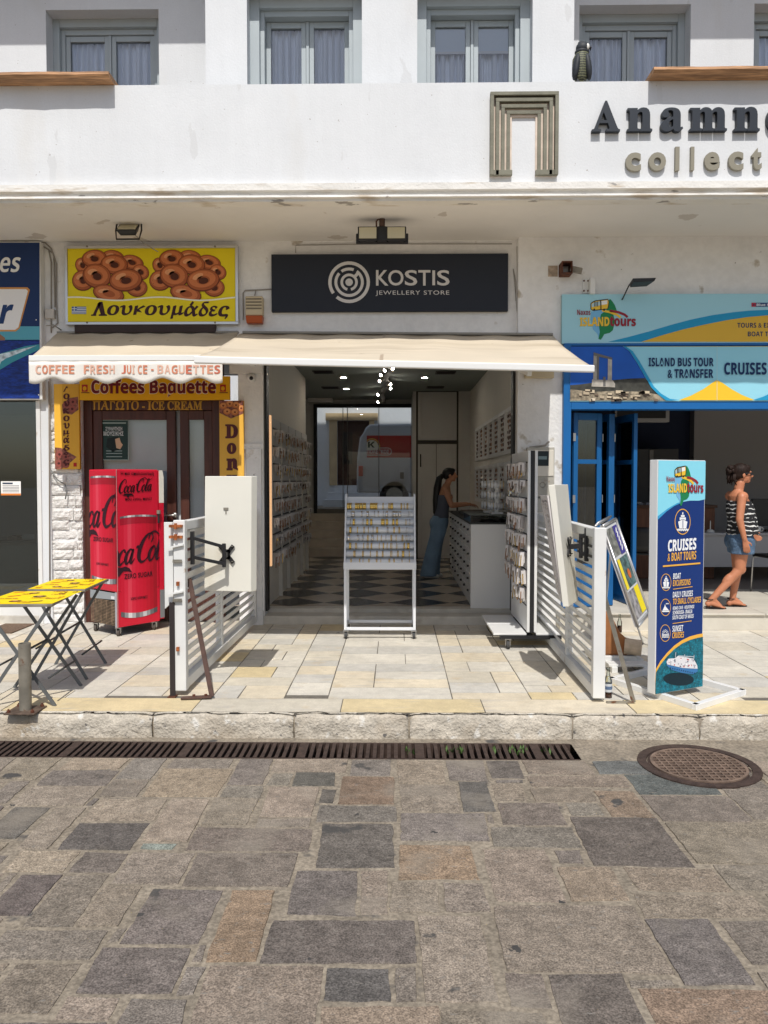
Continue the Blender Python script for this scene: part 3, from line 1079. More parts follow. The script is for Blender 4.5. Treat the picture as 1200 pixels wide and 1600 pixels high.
# ground floor walls
xk0, xk1 = X(412, KY), X(808, KY)
xl = X(62, KY)
b = MB()
b.box(xl, xk1, KY, KY + .3, 3.12, zs, plaster_worn)
b.box(X(373, KY), xk0, KY + .001, KY + .32, 0, 3.12, plaster_worn)
b.box(X(386, KY), X(409, KY), KY - .03, KY, 0, 2.0, plaster_worn)
b.box(X(384, KY), X(411, KY), KY - .045, KY, 0, .16, plaster_worn)
b.box(X(373, KY), xk0 + .002, KY - .02, KY, 2.0, 2.06, plaster_worn)
b.build('facade_wall', house)
xr0, xr1 = X(808, FY), X(878, FY)
b = MB()
b.box(xr0, xr1, FY, FY + .4, 0, 2.55, plaster_worn)
b.box(xr0, 9, FY, FY + .4, 2.55, zs, plaster_worn)
b.build('pillar', house)
b = MB()     # shutter guide in the door reveal
b.box(xk1 - .045, xk1 - .012, KY + .05, KY + .2, .14, 3.1, black_m)
b.build('shutter_track', house)
b = MB()
b.box(xk0 + .004, xk0 + .03, KY + .05, KY + .2, .14, 3.1, black_m)
b.build('shutter_track', house)
# steps of the jewellery shop and landing of the tour office
b = MB()
b.box(xk0 - .02, xk1 + .02, KY - .005, KY + .27, -.01, .095, marble_step)
b.build('door_step', house, bevel=.008)
b = MB()
b.box(xk0, xk1, KY + .25, KY + .42, 0, .14, marble_step)
b.build('threshold', house, bevel=.006)
LZ = .19
b = MB()
b.box(xr1 - .05, 9, 8.43, 10.3, -.01, LZ - .02, cream_marble)
xx = xr1 - .06
for w_ in (1.0, 1.25, 1.3, 1.3, 1.4, 1.4):
    b.box(xx, xx + w_ - .006, 8.405, 10.3, LZ - .02, LZ, cream_marble)
    xx += w_
b.build('landing', house, bevel=.004)

# split-stone strip and brown door of the cafe
b = MB()
x0, x1 = X(80, KY), X(127, KY)
z = 0.0
while z < 2.55:
    h = random.choice((.11, .12, .14))
    x = x0 - random.uniform(0, .25)
    while x < x1:
        w_ = random.uniform(.22, .42)
        xa, xb = max(x, x0), min(x + w_ - .004, x1)
        if xb - xa > .03:
            y = KY + .02 - random.uniform(0, .025)
            ny, nz = 5, 3
            ph = random.uniform(0, 99)
            b.grid(lambda u, v: (xa + (xb - xa) * u, y - .014 * noise.noise(Vector((u * 2.2 + ph, v * 1.5, ph))) - .01 * noise.noise(Vector((u * 7 + ph, v * 5, ph))) + (.014 if u in (0, 1) or v in (0, 1) else 0), z + .002 + (h - .005) * v), 7, 4, stone_clad)
        x += w_
    z += h
b.box(x0, x1, KY + .03, KY + .3, 0, 3.12, plaster_worn)
b.build('stone_cladding', house)
b = MB()
b.box(xl, x0, KY - .015, KY + .3, 0, 3.12, plaster)
b.box(xl - .02, xl + .03, KY - .03, KY - .015, 0, 2.55, white_metal)
b.build('white_post', house, bevel=.006)

dx0, dx1 = X(127, KY), X(346, KY)
b = MB()
DY = KY + .08
zt_ = Z(640, DY)
b.box(dx0, dx0 + .1, DY, DY + .1, 0, 2.75, brown_wood)
b.box(dx1 - .12, dx1, DY, DY + .1, 0, 2.75, brown_wood)
b.box(dx0 + .1, dx1 - .12, DY, DY + .1, zt_, 2.75, brown_wood)
b.box(dx0, dx1, DY + .02, DY + .1, 2.75, 3.118, brown_wood)
door = b.build('cafe_door', house, bevel=.006)
ex0, ex1 = X(274, DY), X(281, DY)
b = MB()
a0, a1 = dx0 + .103, ex0
fw = .105
b.box(a0, a0 + fw, DY + .02, DY + .08, .02, zt_ - .003, brown_wood)
b.box(a1 - fw, a1, DY + .02, DY + .08, .02, zt_ - .003, brown_wood)
b.box(a0 + fw, a1 - fw, DY + .02, DY + .08, zt_ - .11, zt_ - .003, brown_wood)
b.box(a0 + fw, a1 - fw, DY + .02, DY + .08, .02, .42, brown_wood)
lf = b.build('door_leaf', door, bevel=.008)
b = MB()
b.box(a0 + fw, a1 - fw, DY + .045, DY + .05, .42, zt_ - .11, cafe_glass)
b.build('pane', door)
b = MB()
c0, c1 = ex1, dx1 - .122
b.box(c0, c0 + .1, DY + .02, DY + .08, .02, zt_ - .003, brown_wood)
b.box(c1 - .1, c1, DY + .02, DY + .08, .02, zt_ - .003, brown_wood)
b.box(c0 + .1, c1 - .1, DY + .02, DY + .08, zt_ - .11, zt_ - .003, brown_wood)
b.box(c0 + .1, c1 - .1, DY + .02, DY + .08, .02, .3, brown_wood)
b.build('side_leaf', door, bevel=.008)
b = MB()
b.box(c0 + .1, c1 - .1, DY + .045, DY + .05, .3, zt_ - .11, cafe_glass)
b.build('pane', door)
b = MB()
hp = W(272, 805, DY - .03)
b.cap(hp, hp + Vector((-.15, -.02, 0)), .011, .010, steel)
b.lathe([(.03, -.006), (.03, .006), (.01, .01)], (0, 0, 0), steel, 14, Matrix.Translation(hp + Vector((.0, .03, 0))) @ Matrix.Rotation(R(90), 4, 'X'))
b.tube([hp, hp + Vector((0, .05, 0))], .011, steel)
b.build('handle', door, smooth=True)
b = MB()
b.box(a0, c1, DY + .13, DY + .14, 0, 2.7, mat('pale_backing_sheet', (.74, .76, .78, 1), .9, noise_=[(1, .1)]))  # pale sheet added close behind the panes to catch skylight
b.build('pale_backing', door)
a = Art.px(144, 622, 318, 643, DY - .004)
a.text('ΠΑΓΩΤΟ - ICE CREAM', (145, 626, 316, 641), pr(196, 150, 60), 1, 'serifb', bold=.02)
a.mb.build('lettering', door)

# left office shopfront
b = MB()
GY = KY + .02
b.box(-9, xl, GY - .03, GY + .1, 0, .09, marble_step)
b.box(-9, xl - .0, GY - .02, GY + .06, .09, .24, white_metal)
b.box(-9, xl, GY, GY + .3, 2.62, zs, plaster_worn)
fr = b.build('shopfront', house, bevel=.004)
b = MB()
b.box(-9, xl - .02, GY + .02, GY + .03, .24, 2.62, shop_glass)
b.build('pane', fr)
b = MB()
b.box(X(53, GY), X(60, GY), GY + .04, GY + .12, .24, 2.62, pr(50, 66, 72))
b.build('frame', fr)

# ================================================================== INTERIORS
FZ = .14
PW = 14.9
b = MB()     # jewellery shop floor: diamonds
b.add([(-2.2, KY + .42, FZ - .001), (1.7, KY + .42, FZ - .001), (1.7, 15.3, FZ - .001), (-2.2, 15.3, FZ - .001)], [(0, 1, 2, 3)], tile_light)
ds = .78
for i in range(-4, 5):
    for j in range(0, 19):
        cx, cy = i * ds * 1.0 + (.0 if j % 2 == 0 else ds / 2) - .1, KY + .30 + j * ds / 2
        if (j % 2) == 0:
            continue
        x, y = cx, cy
        q = [(x - ds / 2, y), (x, y - ds / 2), (x + ds / 2, y), (x, y + ds / 2)]
        q = [(max(-2.2, min(1.7, u)), min(15.2, max(KY + .42, v))) for u, v in q]
        b.add([(u, v, FZ + .001) for u, v in q], [(0, 1, 2, 3)], tile_dark)
struct(b.build('shop_floor'))
LWX, RWX = -1.52, 1.44
b = MB()
b.box(LWX - .2, LWX, KY + .32, 13.0, 0, zi, wall_in)
b.box(-2.3, LWX - .2, 12.9, 13.0, 0, zi, wall_in)
b.box(-2.3, -2.15, 13.0, BK, 0, zi, wall_in)
b.box(RWX, RWX + .18, KY + .42, BK, 0, zi, wall_in)
struct(b.build('shop_wall'))
b = MB()
bx0, bx1 = X(491, 16.4), X(646, 16.4)
zd0, zd1 = .94, Z(632, 16.4)
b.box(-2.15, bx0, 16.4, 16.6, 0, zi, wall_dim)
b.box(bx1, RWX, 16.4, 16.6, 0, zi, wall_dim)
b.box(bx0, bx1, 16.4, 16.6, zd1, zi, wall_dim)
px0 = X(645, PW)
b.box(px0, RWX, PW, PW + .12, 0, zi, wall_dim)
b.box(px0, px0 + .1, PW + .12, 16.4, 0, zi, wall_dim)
struct(b.build('back_wall'))
b = MB()
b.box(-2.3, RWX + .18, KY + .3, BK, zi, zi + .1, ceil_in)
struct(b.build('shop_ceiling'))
b = MB()
for k in range(5):
    b.box(-2.15, px0, 15.1 + .28 * k, 16.6 if k == 4 else 15.1 + .28 * (k + 1) + .02, FZ + .16 * k - .05, FZ + .16 * (k + 1), stair_m)
struct(b.build('shop_stairs'))
# cupboards built into the back partition
t = thing('wall_cupboard', 'tall pale built-in cupboard with upper and lower doors at the back of the shop', 'cupboard', (px0, PW, FZ))


def pan(mb, x0, x1, y, z0, z1, mt, fw=.07):
    mb.box(x0, x1, y - .02, y, z0, z1, mt)
    for q in ((x0, x0 + fw, z0, z1), (x1 - fw, x1, z0, z1), (x0 + fw, x1 - fw, z0, z0 + fw), (x0 + fw, x1 - fw, z1 - fw, z1)):
        mb.box(q[0], q[1], y - .035, y - .02, q[2], q[3], mt)


b = MB(); b.box(X(650, PW), X(716, PW), PW - .006, PW - .001, FZ, Z(610, PW), pr(70, 64, 58)); b.build('gap_shade_plate', t)  # dark plate standing in for shade in the gaps round the doors
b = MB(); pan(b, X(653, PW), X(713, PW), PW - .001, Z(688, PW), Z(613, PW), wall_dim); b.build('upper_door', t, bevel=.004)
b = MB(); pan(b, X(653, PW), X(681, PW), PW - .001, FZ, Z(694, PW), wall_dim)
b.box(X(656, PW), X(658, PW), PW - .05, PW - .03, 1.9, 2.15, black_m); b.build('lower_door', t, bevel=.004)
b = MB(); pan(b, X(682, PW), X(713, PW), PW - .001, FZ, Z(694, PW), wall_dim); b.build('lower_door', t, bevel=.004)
# glazed back door
t = thing('glass_back_door', 'dark framed glass door at the top of the stairs with an alley behind', 'glass door', (bx0, 16.38, zd0))
b = MB()
fm = pr(34, 34, 36)
b.box(bx0, bx0 + .07, 16.3, 16.4, zd0, zd1, fm)
b.box(bx1 - .05, bx1, 16.3, 16.4, zd0, zd1, fm)
b.box(bx0 + .07, bx1 - .05, 16.3, 16.4, zd1 - .07, zd1, fm)
b.box(bx0 + .07, bx1 - .05, 16.28, 16.4, zd0, zd0 + .10, pr(120, 116, 110))
b.build('frame', t)
b = MB()
xm = X(536, 16.35)
b.box(bx0 + .07, bx1 - .05, 16.345, 16.352, zd0 + .1, zd1 - .07, door_glass)
b.build('pane', t)
b = MB()
for px in (536, 543, 592):
    b.box(X(px, 16.33) - .008, X(px, 16.33) + .008, 16.325, 16.335, zd0 + .1, zd1 - .07, pr(110, 108, 104))
b.build('door_rail', t)
b = MB()
b.box(bx0 - .1, X(520, 16.2), 16.1, 16.28, zd1 + .02, zd1 + .2, wall_dim)
b.build('closer_box', t)

# alley behind the shop
b = MB()
b.box(-12, 12, 16.6, 40, .5, .93, mortar)
struct(b.build('alley_ground'))
AY = 21.5
t = thing('alley_house', 'white house across the alley with dark doorway in a stone surround', 'house', (0, AY, .93))
b = MB()
hx0, hx1 = X(527, AY), X(577, AY)
b.box(-12, hx0, AY, AY + .3, .93, 8, plaster)
b.box(hx1, 12, AY, AY + .3, .93, 8, plaster)
b.box(hx0, hx1, AY, AY + .3, Z(657, AY), 8, plaster)
b.build('wall', t)
b = MB()
sx0, sx1 = X(515, AY), X(585, AY)
cream_st = mat('cream_stone_surround', lin(205, 180, 140), .8, noise_=[(3, .15)])
b.box(sx0, hx0, AY - .08, AY, 1.5, Z(657, AY), cream_st)
b.box(hx1, sx1, AY - .08, AY, 1.5, Z(657, AY), cream_st)
b.box(sx0 - .1, sx1 + .1, AY - .12, AY, Z(657, AY), Z(646, AY), cream_st)
b.build('door_surround', t)
b = MB()
b.box(hx0, hx1, AY + .12, AY + .18, 1.5, Z(657, AY), pr(70, 44, 34))
b.box(hx0 + .14, hx0 + .42, AY + .1, AY + .13, 2.1, 3.0, pr(20, 20, 22))
b.build('door', t)
b = MB()
for k, (px0_, px1_) in enumerate(((505, 640), (510, 610), (520, 600))):
    b.box(X(px0_, AY - .8), X(px1_, AY - .8), AY - .9 + .28 * k, AY, .93 + .19 * k, .93 + .19 * (k + 1), plaster)
b.build('steps', t)
# van
VY = 18.3
v0, v1 = X(557, VY), X(557, VY) + 4.9
zb = lambda y: Z(y, VY)
t = thing('delivery_van', 'white delivery van with red panel parked in the alley behind the glass door', 'van', (v0, VY, .93))
b = MB()
vp = [(v0, 1.35), (v0 + .02, zb(715)), (v0 + .08, zb(684)), (v0 + .17, zb(676)), (v0 + .22, zb(668)), (v0 + .32, zb(663)), (v0 + 3.2, zb(660)), (v0 + 3.9, zb(690)), (v0 + 4.8, zb(720)), (v0 + 4.9, 1.3)]
vanw = pr(196, 200, 206)
b.prism([(x, VY, z) for x, z in vp], (0, 1.8, 0), vanw)
b.build('body', t, bevel=.04)
for xw in (v0 + .9, v0 + 4.0):
    b = MB()
    b.lathe([(.33, -.1), (.35, -.06), (.35, .06), (.33, .1)], (0, 0, 0), rubber, 24, Matrix.Translation((xw, VY + .1, 1.28)) @ Matrix.Rotation(R(90), 4, 'X'))
    b.lathe([(.2, .1), (.2, .112), (.05, .112)], (0, 0, 0), steel, 20, Matrix.Translation((xw, VY + .1, 1.28)) @ Matrix.Rotation(R(90), 4, 'X'))
    b.build('wheel', t)
b = MB()
b.box(X(560.5, VY), X(567, VY), VY - .03, VY + .1, zb(744), zb(728), pr(190, 30, 40))
b.build('tail_light', t)
a = Art.px(573, 679, 800, 716, VY - .003)
a.rect(573, 680.5, 790, 715, pr(178, 22, 30), 1)
a.ring(581, 698, 0, 10.5, pr(232, 226, 200), 2)
a.ring(581, 698, 11.5, 13, pr(232, 190, 80), 2)
a.rect(560, 703.5, 605, 711, pr(178, 22, 30), 3)
a.text('K', (575, 690, 586, 700), pr(40, 60, 44), 3, 'sansb')
a.ring(575, 705.5, 5, 6, pr(240, 235, 230), 4, 90, 270)
a.ring(606, 705.5, 5, 6, pr(240, 235, 230), 4, -90, 90)
a.rect(575, 699.5, 606, 700.5, pr(240, 235, 230), 4)
a.rect(575, 710.5, 606, 711.5, pr(240, 235, 230), 4)
a.text('ΠΟΛΕΓΚΟΣ', (573.5, 702.5, 608, 709), pr(240, 235, 230), 4, 'sansb')
a.mb.build('side_panel', t)
b = MB()
b.box(X(623, VY), X(633, VY), VY - .05, VY - .002, zb(752), zb(728), vanw)
b.box(X(625, VY), X(631, VY), VY - .056, VY - .05, zb(748), zb(738), pr(70, 74, 80))
b.build('fuel_flap', t, bevel=.01)

# ceiling lights, vents, track light
for i, (px, py) in enumerate(((536.5, 588.6), (541, 606.6), (664, 589))):
    p = G(px, py, zi - .002) if False else EYE + ray(px, py) * ((zi - .004 - H) / ray(px, py).z)
    b = MB()
    b.lathe([(.075, .002), (.075, -.012), (.045, -.014)], (0, 0, 0), white_gloss, 18)
    b.lathe([(.044, -.0155), (.001, -.0155)], (0, 0, 0), light_on, 18)
    o = b.build('ceiling_spotlight')
    o.location = p
    tag(o, ['round lit ceiling spotlight beside the front ceiling vent', 'round lit ceiling spotlight beside the back ceiling vent', 'round lit ceiling spotlight alone between track lamp and vents'][i], 'spotlight', 'spotlights in the shop ceiling')
for i, (px, py) in enumerate(((505, 581), (516.5, 605.5), (696, 582), (680, 604.8))):
    p = EYE + ray(px, py) * ((zi - .004 - H) / ray(px, py).z)
    b = MB()
    b.box(-.16, .16, -.14, .14, -.012, 0, pr(74, 70, 66))
    for k in range(6):
        b.box(-.14, .14, -.12 + .042 * k, -.1 + .042 * k, -.016, -.012, pr(40, 38, 36))
    o = b.build('ceiling_vent')
    o.location = p
    tag(o, 'dark %s ceiling vent on the %s side of the shop' % (('front', 'back')[i % 2], ('left', 'right')[i // 2]), 'ceiling vent', 'vents in the shop ceiling')
t = thing('track_lamp', 'zigzag ceiling track lamp with small lit spot heads in the middle of the shop', 'track lamp', (-.15, 10.5, zi))
tp = [EYE + ray(px, py) * ((zi - .06 - H) / ray(px, py).z) for px, py in ((612, 575), (602, 590), (608, 600), (597, 612), (600, 628))]
b = MB()
for p, q in zip(tp, tp[1:]):
    b.bar(p, q, .07, .05, pr(150, 145, 138))
for p in tp[::2]:
    b.tube([p, p + Vector((0, 0, .06))], .01, steel)
b.build('track', t)
for px, py, dx in ((601, 579, -.5), (613.5, 576, .5), (595, 586, -.5), (593, 595.5, -.5), (610, 600.5, .5), (610.5, 607, .5), (590.5, 617, -.6), (590.5, 628, -.5)):
    p = EYE + ray(px, py) * ((zi - .13 - H) / ray(px, py).z)
    d = Vector((dx, -.7, -.5)).normalized()
    b = MB()
    b.tube([p - d * .10, p], .034, pr(170, 165, 158), 12)
    hd = b.build('spot_head', t)
    b = MB()
    b.tube([p + d * .001, p + d * .004], .017, light_on, 12)
    b.build('lens', hd)

# left wall: warm strip and boards of jewellery cards
t = thing('led_strip', 'warm glowing vertical light strip at the edge of the left display wall', 'light strip', (LWX, 9.2, .8))
b = MB(); b.box(LWX + .02, LWX + .04, 9.13, 9.17, .62, 2.42, strip_on); b.build('diffuser', t)
b = MB(); b.box(LWX, LWX + .02, 9.11, 9.19, .6, 2.44, alu); b.build('channel', t)
protos = []


def card_mesh(i):
    b = MB()
    w, h = (.045, .11) if i < 3 else (.06, .075)
    for k in range(3):
        Mk = Matrix.Translation(((k - 1) * .014, -.02 - k * .022, 0)) @ Matrix.Rotation(random.uniform(-.35, .35), 4, 'Z') @ Matrix.Rotation(random.uniform(-.12, .12), 4, 'Y')
        b.box(-w / 2, w / 2, -.0015, .0015, -h * random.uniform(.8, 1.15), 0, card_m, Mk)
    jm = (copper_m, gold_m, silver_m, dark_jewel)[i]
    b.tube([(-.012 + .01 * math.cos(a * .785), -.056, -h * .5 + .018 * math.sin(a * .785)) for a in range(8)], .0035, jm, 5, True)
    b.box(.006, .014, -.074, -.068, -h * 1.15, -h * .25, jm); b.box(-.02, -.013, -.05, -.044, -h * 1.3, -h * .4, jm)
    b.tube([(0, 0, .004), (0, -.07, .006)], .002, steel, 5)
    o = b.build('jewellery_card')
    return o


for i in range(4):
    protos.append(card_mesh(i))
used = [False] * 4


def place_card(loc, rz, label, group, kind=None):
    i = kind if kind is not None else random.choice((0, 0, 1, 2, 3))
    o = protos[i]
    if used[i]:
        o = protos[i].copy()
        col.objects.link(o)
    used[i] = True
    o.location = loc
    o.rotation_euler = (random.uniform(-.1, .1), random.uniform(-.06, .06), rz + random.uniform(-.3, .3))
    o.scale = (random.uniform(.85, 1.2), random.uniform(.7, 1.3), random.uniform(.75, 1.25))
    tag(o, label, 'jewellery card', group)
    return o


by = [9.25, 9.98, 10.72, 11.46, 12.2, 12.95]
rown = ['top', 'second', 'third', 'fourth', 'fifth', 'sixth', 'seventh', 'bottom']
for i in range(5):
    y0, y1 = by[i] + .02, by[i + 1] - .05
    tp_ = 2.40
    t = thing('display_board', ['white jewellery board nearest the doorway on the left shop wall', 'second white jewellery board from the doorway on the left shop wall',
                                'middle white jewellery board on the left shop wall', 'fourth jewellery board from the doorway on the left shop wall', 'last jewellery board before the stairs on the left shop wall'][i], 'display board', (LWX, y0, .6), 'boards along the left shop wall')
    b = MB(); b.box(LWX + .001, LWX + .03, y0, y1, .62, tp_, mat('board_white', (.55, .54, .53, 1), .6) if i == 0 else bpy.data.materials['board_white']); b.build('panel', t)
    b = MB(); b.box(LWX + .001, LWX + .05, y1 + .005, y1 + .04, FZ, tp_ - .1, wall_in); b.build('upright', t)
    b = MB()
    for k in range(8):
        b.box(LWX + .03, LWX + .04, y0 + .03, y1 - .03, 2.27 - .215 * k, 2.285 - .215 * k, black_m)
    b.build('hook_rail', t)
    for k in range(8):
        if i == 3 and k % 3 == 1:
            continue
        n = random.choice((4, 5)) if i < 3 else random.choice((3, 4))
        for q in range(n):
            place_card((LWX + .045, y0 + .09 + (y1 - y0 - .16) * q / (n - 1) + random.uniform(-.03, .03), 2.265 - .215 * k), R(48 + random.uniform(-22, 22)),
                       'jewellery card in the %s row of the %s board on the left shop wall' % (rown[k], ('nearest', 'second', 'middle', 'fourth', 'last')[i]), 'cards on the left shop wall')

# right wall: framed boards full of earrings
ear_dark = mat('earring_rows', (.14, .10, .085, 1), .6, noise_=[(50, .6)])
for i in range(7):
    y0 = 9.3 + .62 * i
    for k, (z0, z1) in enumerate(((1.98, 2.55), (1.28, 1.88))):
        t = thing('earring_board', '%s white framed board of earrings, %s column from the doorway on the right shop wall' % (('upper', 'lower')[k], ('first', 'second', 'third', 'fourth', 'fifth', 'sixth', 'seventh')[i]), 'earring board', (RWX, y0, z0), 'earring boards on the right shop wall')
        b = MB()
        for q in ((y0, y0 + .06, z0, z1), (y0 + .52, y0 + .58, z0, z1), (y0 + .06, y0 + .52, z0, z0 + .05), (y0 + .06, y0 + .52, z1 - .05, z1)):
            b.box(RWX - .04, RWX - .001, q[0], q[1], q[2], q[3], white_gloss)
        b.build('frame', t)
        b = MB(); b.box(RWX - .012, RWX - .001, y0 + .06, y0 + .52, z0 + .05, z1 - .05, card_m); b.build('backing', t)
        b = MB()
        for r in range(7):
            for c in range(9):
                if random.random() < .85:
                    yy = y0 + .09 + c * .05 + random.uniform(-.01, .01); zz = z1 - .075 - r * .068
                    l = random.uniform(.02, .05)
                    b.box(RWX - .022, RWX - .013, yy - .008, yy + random.uniform(.004, .014), zz - l, zz, random.choice((ear_dark, ear_dark, copper_m, dark_jewel)))
        o = b.build('earrings', t, kind='stuff')

# counter with drawers
t = thing('shop_counter', 'long white counter with small drawers and a glass case on top', 'counter', (.9, 8.96, FZ))
cx0, cy0, cy1, cz = .885, 9.02, 12.6, 1.13
b = MB()
b.box(cx0 + .02, RWX - .05, cy0 + .02, cy1, FZ, cz, white_gloss)
b.box(cx0, RWX - .05, cy0, cy0 + .018, FZ, cz, white_gloss)
b.build('carcass', t)
b = MB()
b.box(cx0 - .01, RWX - .05, cy0 - .01, cy1, cz, cz + .02, pr(60, 62, 62))
b.build('worktop', t)
b = MB()
gcase = glass('case_glass', (.45, .5, .48, 1), 1)
b.box(cx0 - .005, RWX - .06, cy0 - .005, cy0 + .9, cz + .02, cz + .105, gcase)
b.build('glass_case', t)
b = MB()
b.box(cx0 - .012, RWX - .055, cy0 - .012, cy0 + .91, cz + .105, cz + .115, pr(96, 100, 96))
b.build('case_rim', t)
nd = 0
for c in range(7):
    for r in range(6):
        y0 = cy0 + .06 + c * .49; z0 = FZ + .1 + r * .148
        b = MB()
        b.box(cx0 + .004, cx0 + .02, y0, y0 + .47, z0, z0 + .138, white_gloss)
        d = b.build('drawer', t, bevel=.004)
        b = MB()
        b.box(cx0 - .02, cx0 + .004, y0 + .21, y0 + .26, z0 + .06, z0 + .085, black_m)
        b.build('knob', d)
# bracelet T-stands on the counter
for i, (px, Y) in enumerate(((765, 9.6), (776, 9.25))):
    x = X(px, Y)
    t = thing('bracelet_stand', ('far', 'near')[i] + ' white bracelet stand with padded rolls on the shop counter', 'bracelet stand', (x, Y, cz + .115), 'bracelet stands on the counter')
    zb_ = cz + .115 if Y < 9.92 else cz + .02
    b = MB(); b.box(x - .02, x + .02, Y - .02, Y + .02, zb_, zb_ + .40, white_gloss); b.box(x - .07, x + .07, Y - .08, Y + .08, zb_, zb_ + .02, white_gloss); b.build('post', t)
    for k in range(3):
        b = MB()
        z = zb_ + .09 + .13 * k
        b.tube([(x - .1, Y, z), (x + .1, Y, z)], .045, stand_white, 14)
        for q in range(5):
            b.tube([(x - .08 + q * .04 + .003 * math.cos(a), Y + .048 * math.cos(a), z + .048 * math.sin(a)) for a in [2 * math.pi * j / 14 for j in range(14)]], .003, random.choice((gold_m, silver_m)), 5, True)
        b.build('roll', t, smooth=True)
t = thing('display_tray', 'black jewellery tray on the counter under the woman\'s hands', 'tray', (.98, 11.3, cz + .02))
b = MB(); b.box(.95, 1.3, 10.6, 11.5, cz + .021, cz + .07, black_plastic); b.build('tray_box', t, bevel=.01)
b = MB()
for k in range(6):
    b.box(.97, 1.28, 10.64 + .14 * k, 10.74 + .14 * k, cz + .071, cz + .08, dark_jewel)
b.build('insert', t)

# ------------------------------------------------------------------ tour office interior
b = MB()
ox = X(1118, 13.2)
b.box(xr1 - .02, 9, 10.3, 14.5, LZ - .1, LZ - .002, pr(150, 140, 132))
struct(b.build('office_floor'))
b = MB()
b.box(xr1 - .1, ox - .45, 13.2, 13.4, LZ, 3.2, navy_in)
b.box(ox - .45, 9, 13.0, 13.4, LZ, 3.2, grey_in)
b.box(RWX + .19, RWX + .3, KY + .4, 13.4, LZ, 3.2, navy_in)
b.box(8.9, 9, 9, 13.4, 0, 3.2, grey_in)
struct(b.build('office_wall'))
b = MB()
b.box(RWX + .19, 9, FY + .4, 13.4, 3.2, 3.3, pr(120, 118, 116))
struct(b.build('office_ceiling'))
t = thing('wall_television', 'white framed television hanging high in the tour office', 'television', (4.3, 11.6, 2.6))
tx0, tx1 = X(960, 11.6), X(1045, 11.6)
b = MB(); b.box(tx0, tx1, 11.6, 11.75, Z(660, 11.6), Z(610, 11.6), pr(170, 170, 172)); b.build('casing', t, bevel=.01)
b = MB(); b.box(tx0 + .03, tx1 - .06, 11.59, 11.6, Z(654, 11.6), Z(614, 11.6), black_plastic); b.build('screen', t)
t = thing('side_cabinet', 'grey cabinet behind the cruises sign in the tour office', 'cabinet', (4.6, 12.6, LZ))
b = MB(); b.box(X(990, 12.4), X(1060, 12.4), 12.4, 13.1, LZ, 2.15, pr(70, 72, 76)); b.build('carcass', t, bevel=.01)
b = MB(); b.box(X(1014, 12.4), X(1020, 12.4), 12.38, 12.4, LZ + .1, 2.13, pr(130, 130, 132)); b.build('trim', t)
t = thing('reception_counter', 'brown wooden counter with folded papers behind the blue doors', 'counter', (4.2, 11.4, LZ))
wdk = mat('dark_counter_wood', lin(110, 70, 50), .6, noise_=[(4, .25, (8, 8, 1))])
b = MB(); b.box(X(978, 11.4), X(1118, 11.4), 11.4, 12.1, LZ, 1.24, wdk); b.build('body', t, bevel=.01)
b = MB(); b.box(X(976, 11.4), X(1120, 11.4), 11.36, 12.14, 1.24, 1.28, pr(80, 56, 44)); b.build('top', t)
b = MB()
for k in range(9):
    q = Vector((X(988, 11.6) + k * .06, 11.55 + random.uniform(-.05, .1), 1.30))
    b.box(-.07, .07, -.05, .05, -.012, .012, pr(*random.choice(((200, 200, 205), (60, 60, 70), (150, 150, 160)))), Matrix.Translation(q) @ Matrix.Rotation(random.uniform(0, 3), 4, 'Z') @ Matrix.Rotation(random.uniform(-.2, .2), 4, 'X'))
tag(b.build('leaflets'), 'loose heap of folded leaflets on the brown counter', 'leaflets')
t = thing('office_desk', 'long grey white desk behind the walking woman', 'desk', (4.4, 11.0, LZ))
dz = Z(832, 10.9)
b = MB(); b.box(X(1078, 10.9), 8.0, 10.9, 11.7, dz - .04, dz, desk_m); b.build('desk_top', t, bevel=.006)
b = MB(); b.box(X(1082, 10.95), 7.9, 10.95, 10.98, Z(885, 10.95), dz - .04, desk_m); b.build('modesty_panel', t)
b = MB()
for x in (X(1086, 11), 7.8):
    b.box(x, x + .05, 11.0, 11.6, LZ, dz - .04, pr(60, 60, 62))
b.build('leg_frame', t)
t = thing('computer_monitor', 'black computer monitor on the grey desk at the picture edge', 'monitor', (5.2, 11.2, dz))
mx0 = X(1176, 11.2)
b = MB(); b.box(mx0, mx0 + .62, 11.2, 11.24, dz + .08, Z(779, 11.2), black_plastic); b.build('screen', t, bevel=.006)
b = MB(); b.bar((mx0 + .31, 11.25, dz), (mx0 + .31, 11.25, dz + .2), .05, .03, black_plastic); b.box(mx0 + .2, mx0 + .42, 11.15, 11.33, dz, dz + .015, black_plastic); b.build('stand', t)
t = thing('white_mug', 'white mug on the desk beside the monitor', 'mug', (X(1186, 11.0), 11.0, dz))
mp = Vector((X(1186, 11.0), 11.0, dz))
b = MB(); b.lathe([(.036, 0), (.042, .09), (.038, .09), (.033, .01)], mp, white_gloss, 18); b.build('cup', t, smooth=True)
b = MB(); b.tube([mp + Vector((.04 + .028 * math.sin(a), 0, .045 + .03 * math.cos(a))) for a in [k * math.pi / 8 for k in range(9)]], .006, white_gloss); b.build('handle', t, smooth=True)
t = thing('desk_stand', 'small white tabletop stand on the desk behind the woman', 'desk stand', (X(1111, 11.0), 11.0, dz))
mp = Vector((X(1111, 11.0), 11.0, dz))
b = MB(); b.ell(mp + Vector((0, 0, .01)), .06, .05, .035, white_gloss); b.build('base', t, smooth=True)
b = MB(); b.cap(mp + Vector((0, 0, .03)), mp + Vector((0, 0, .16)), .008, .006, white_gloss); b.build('stem', t, smooth=True)


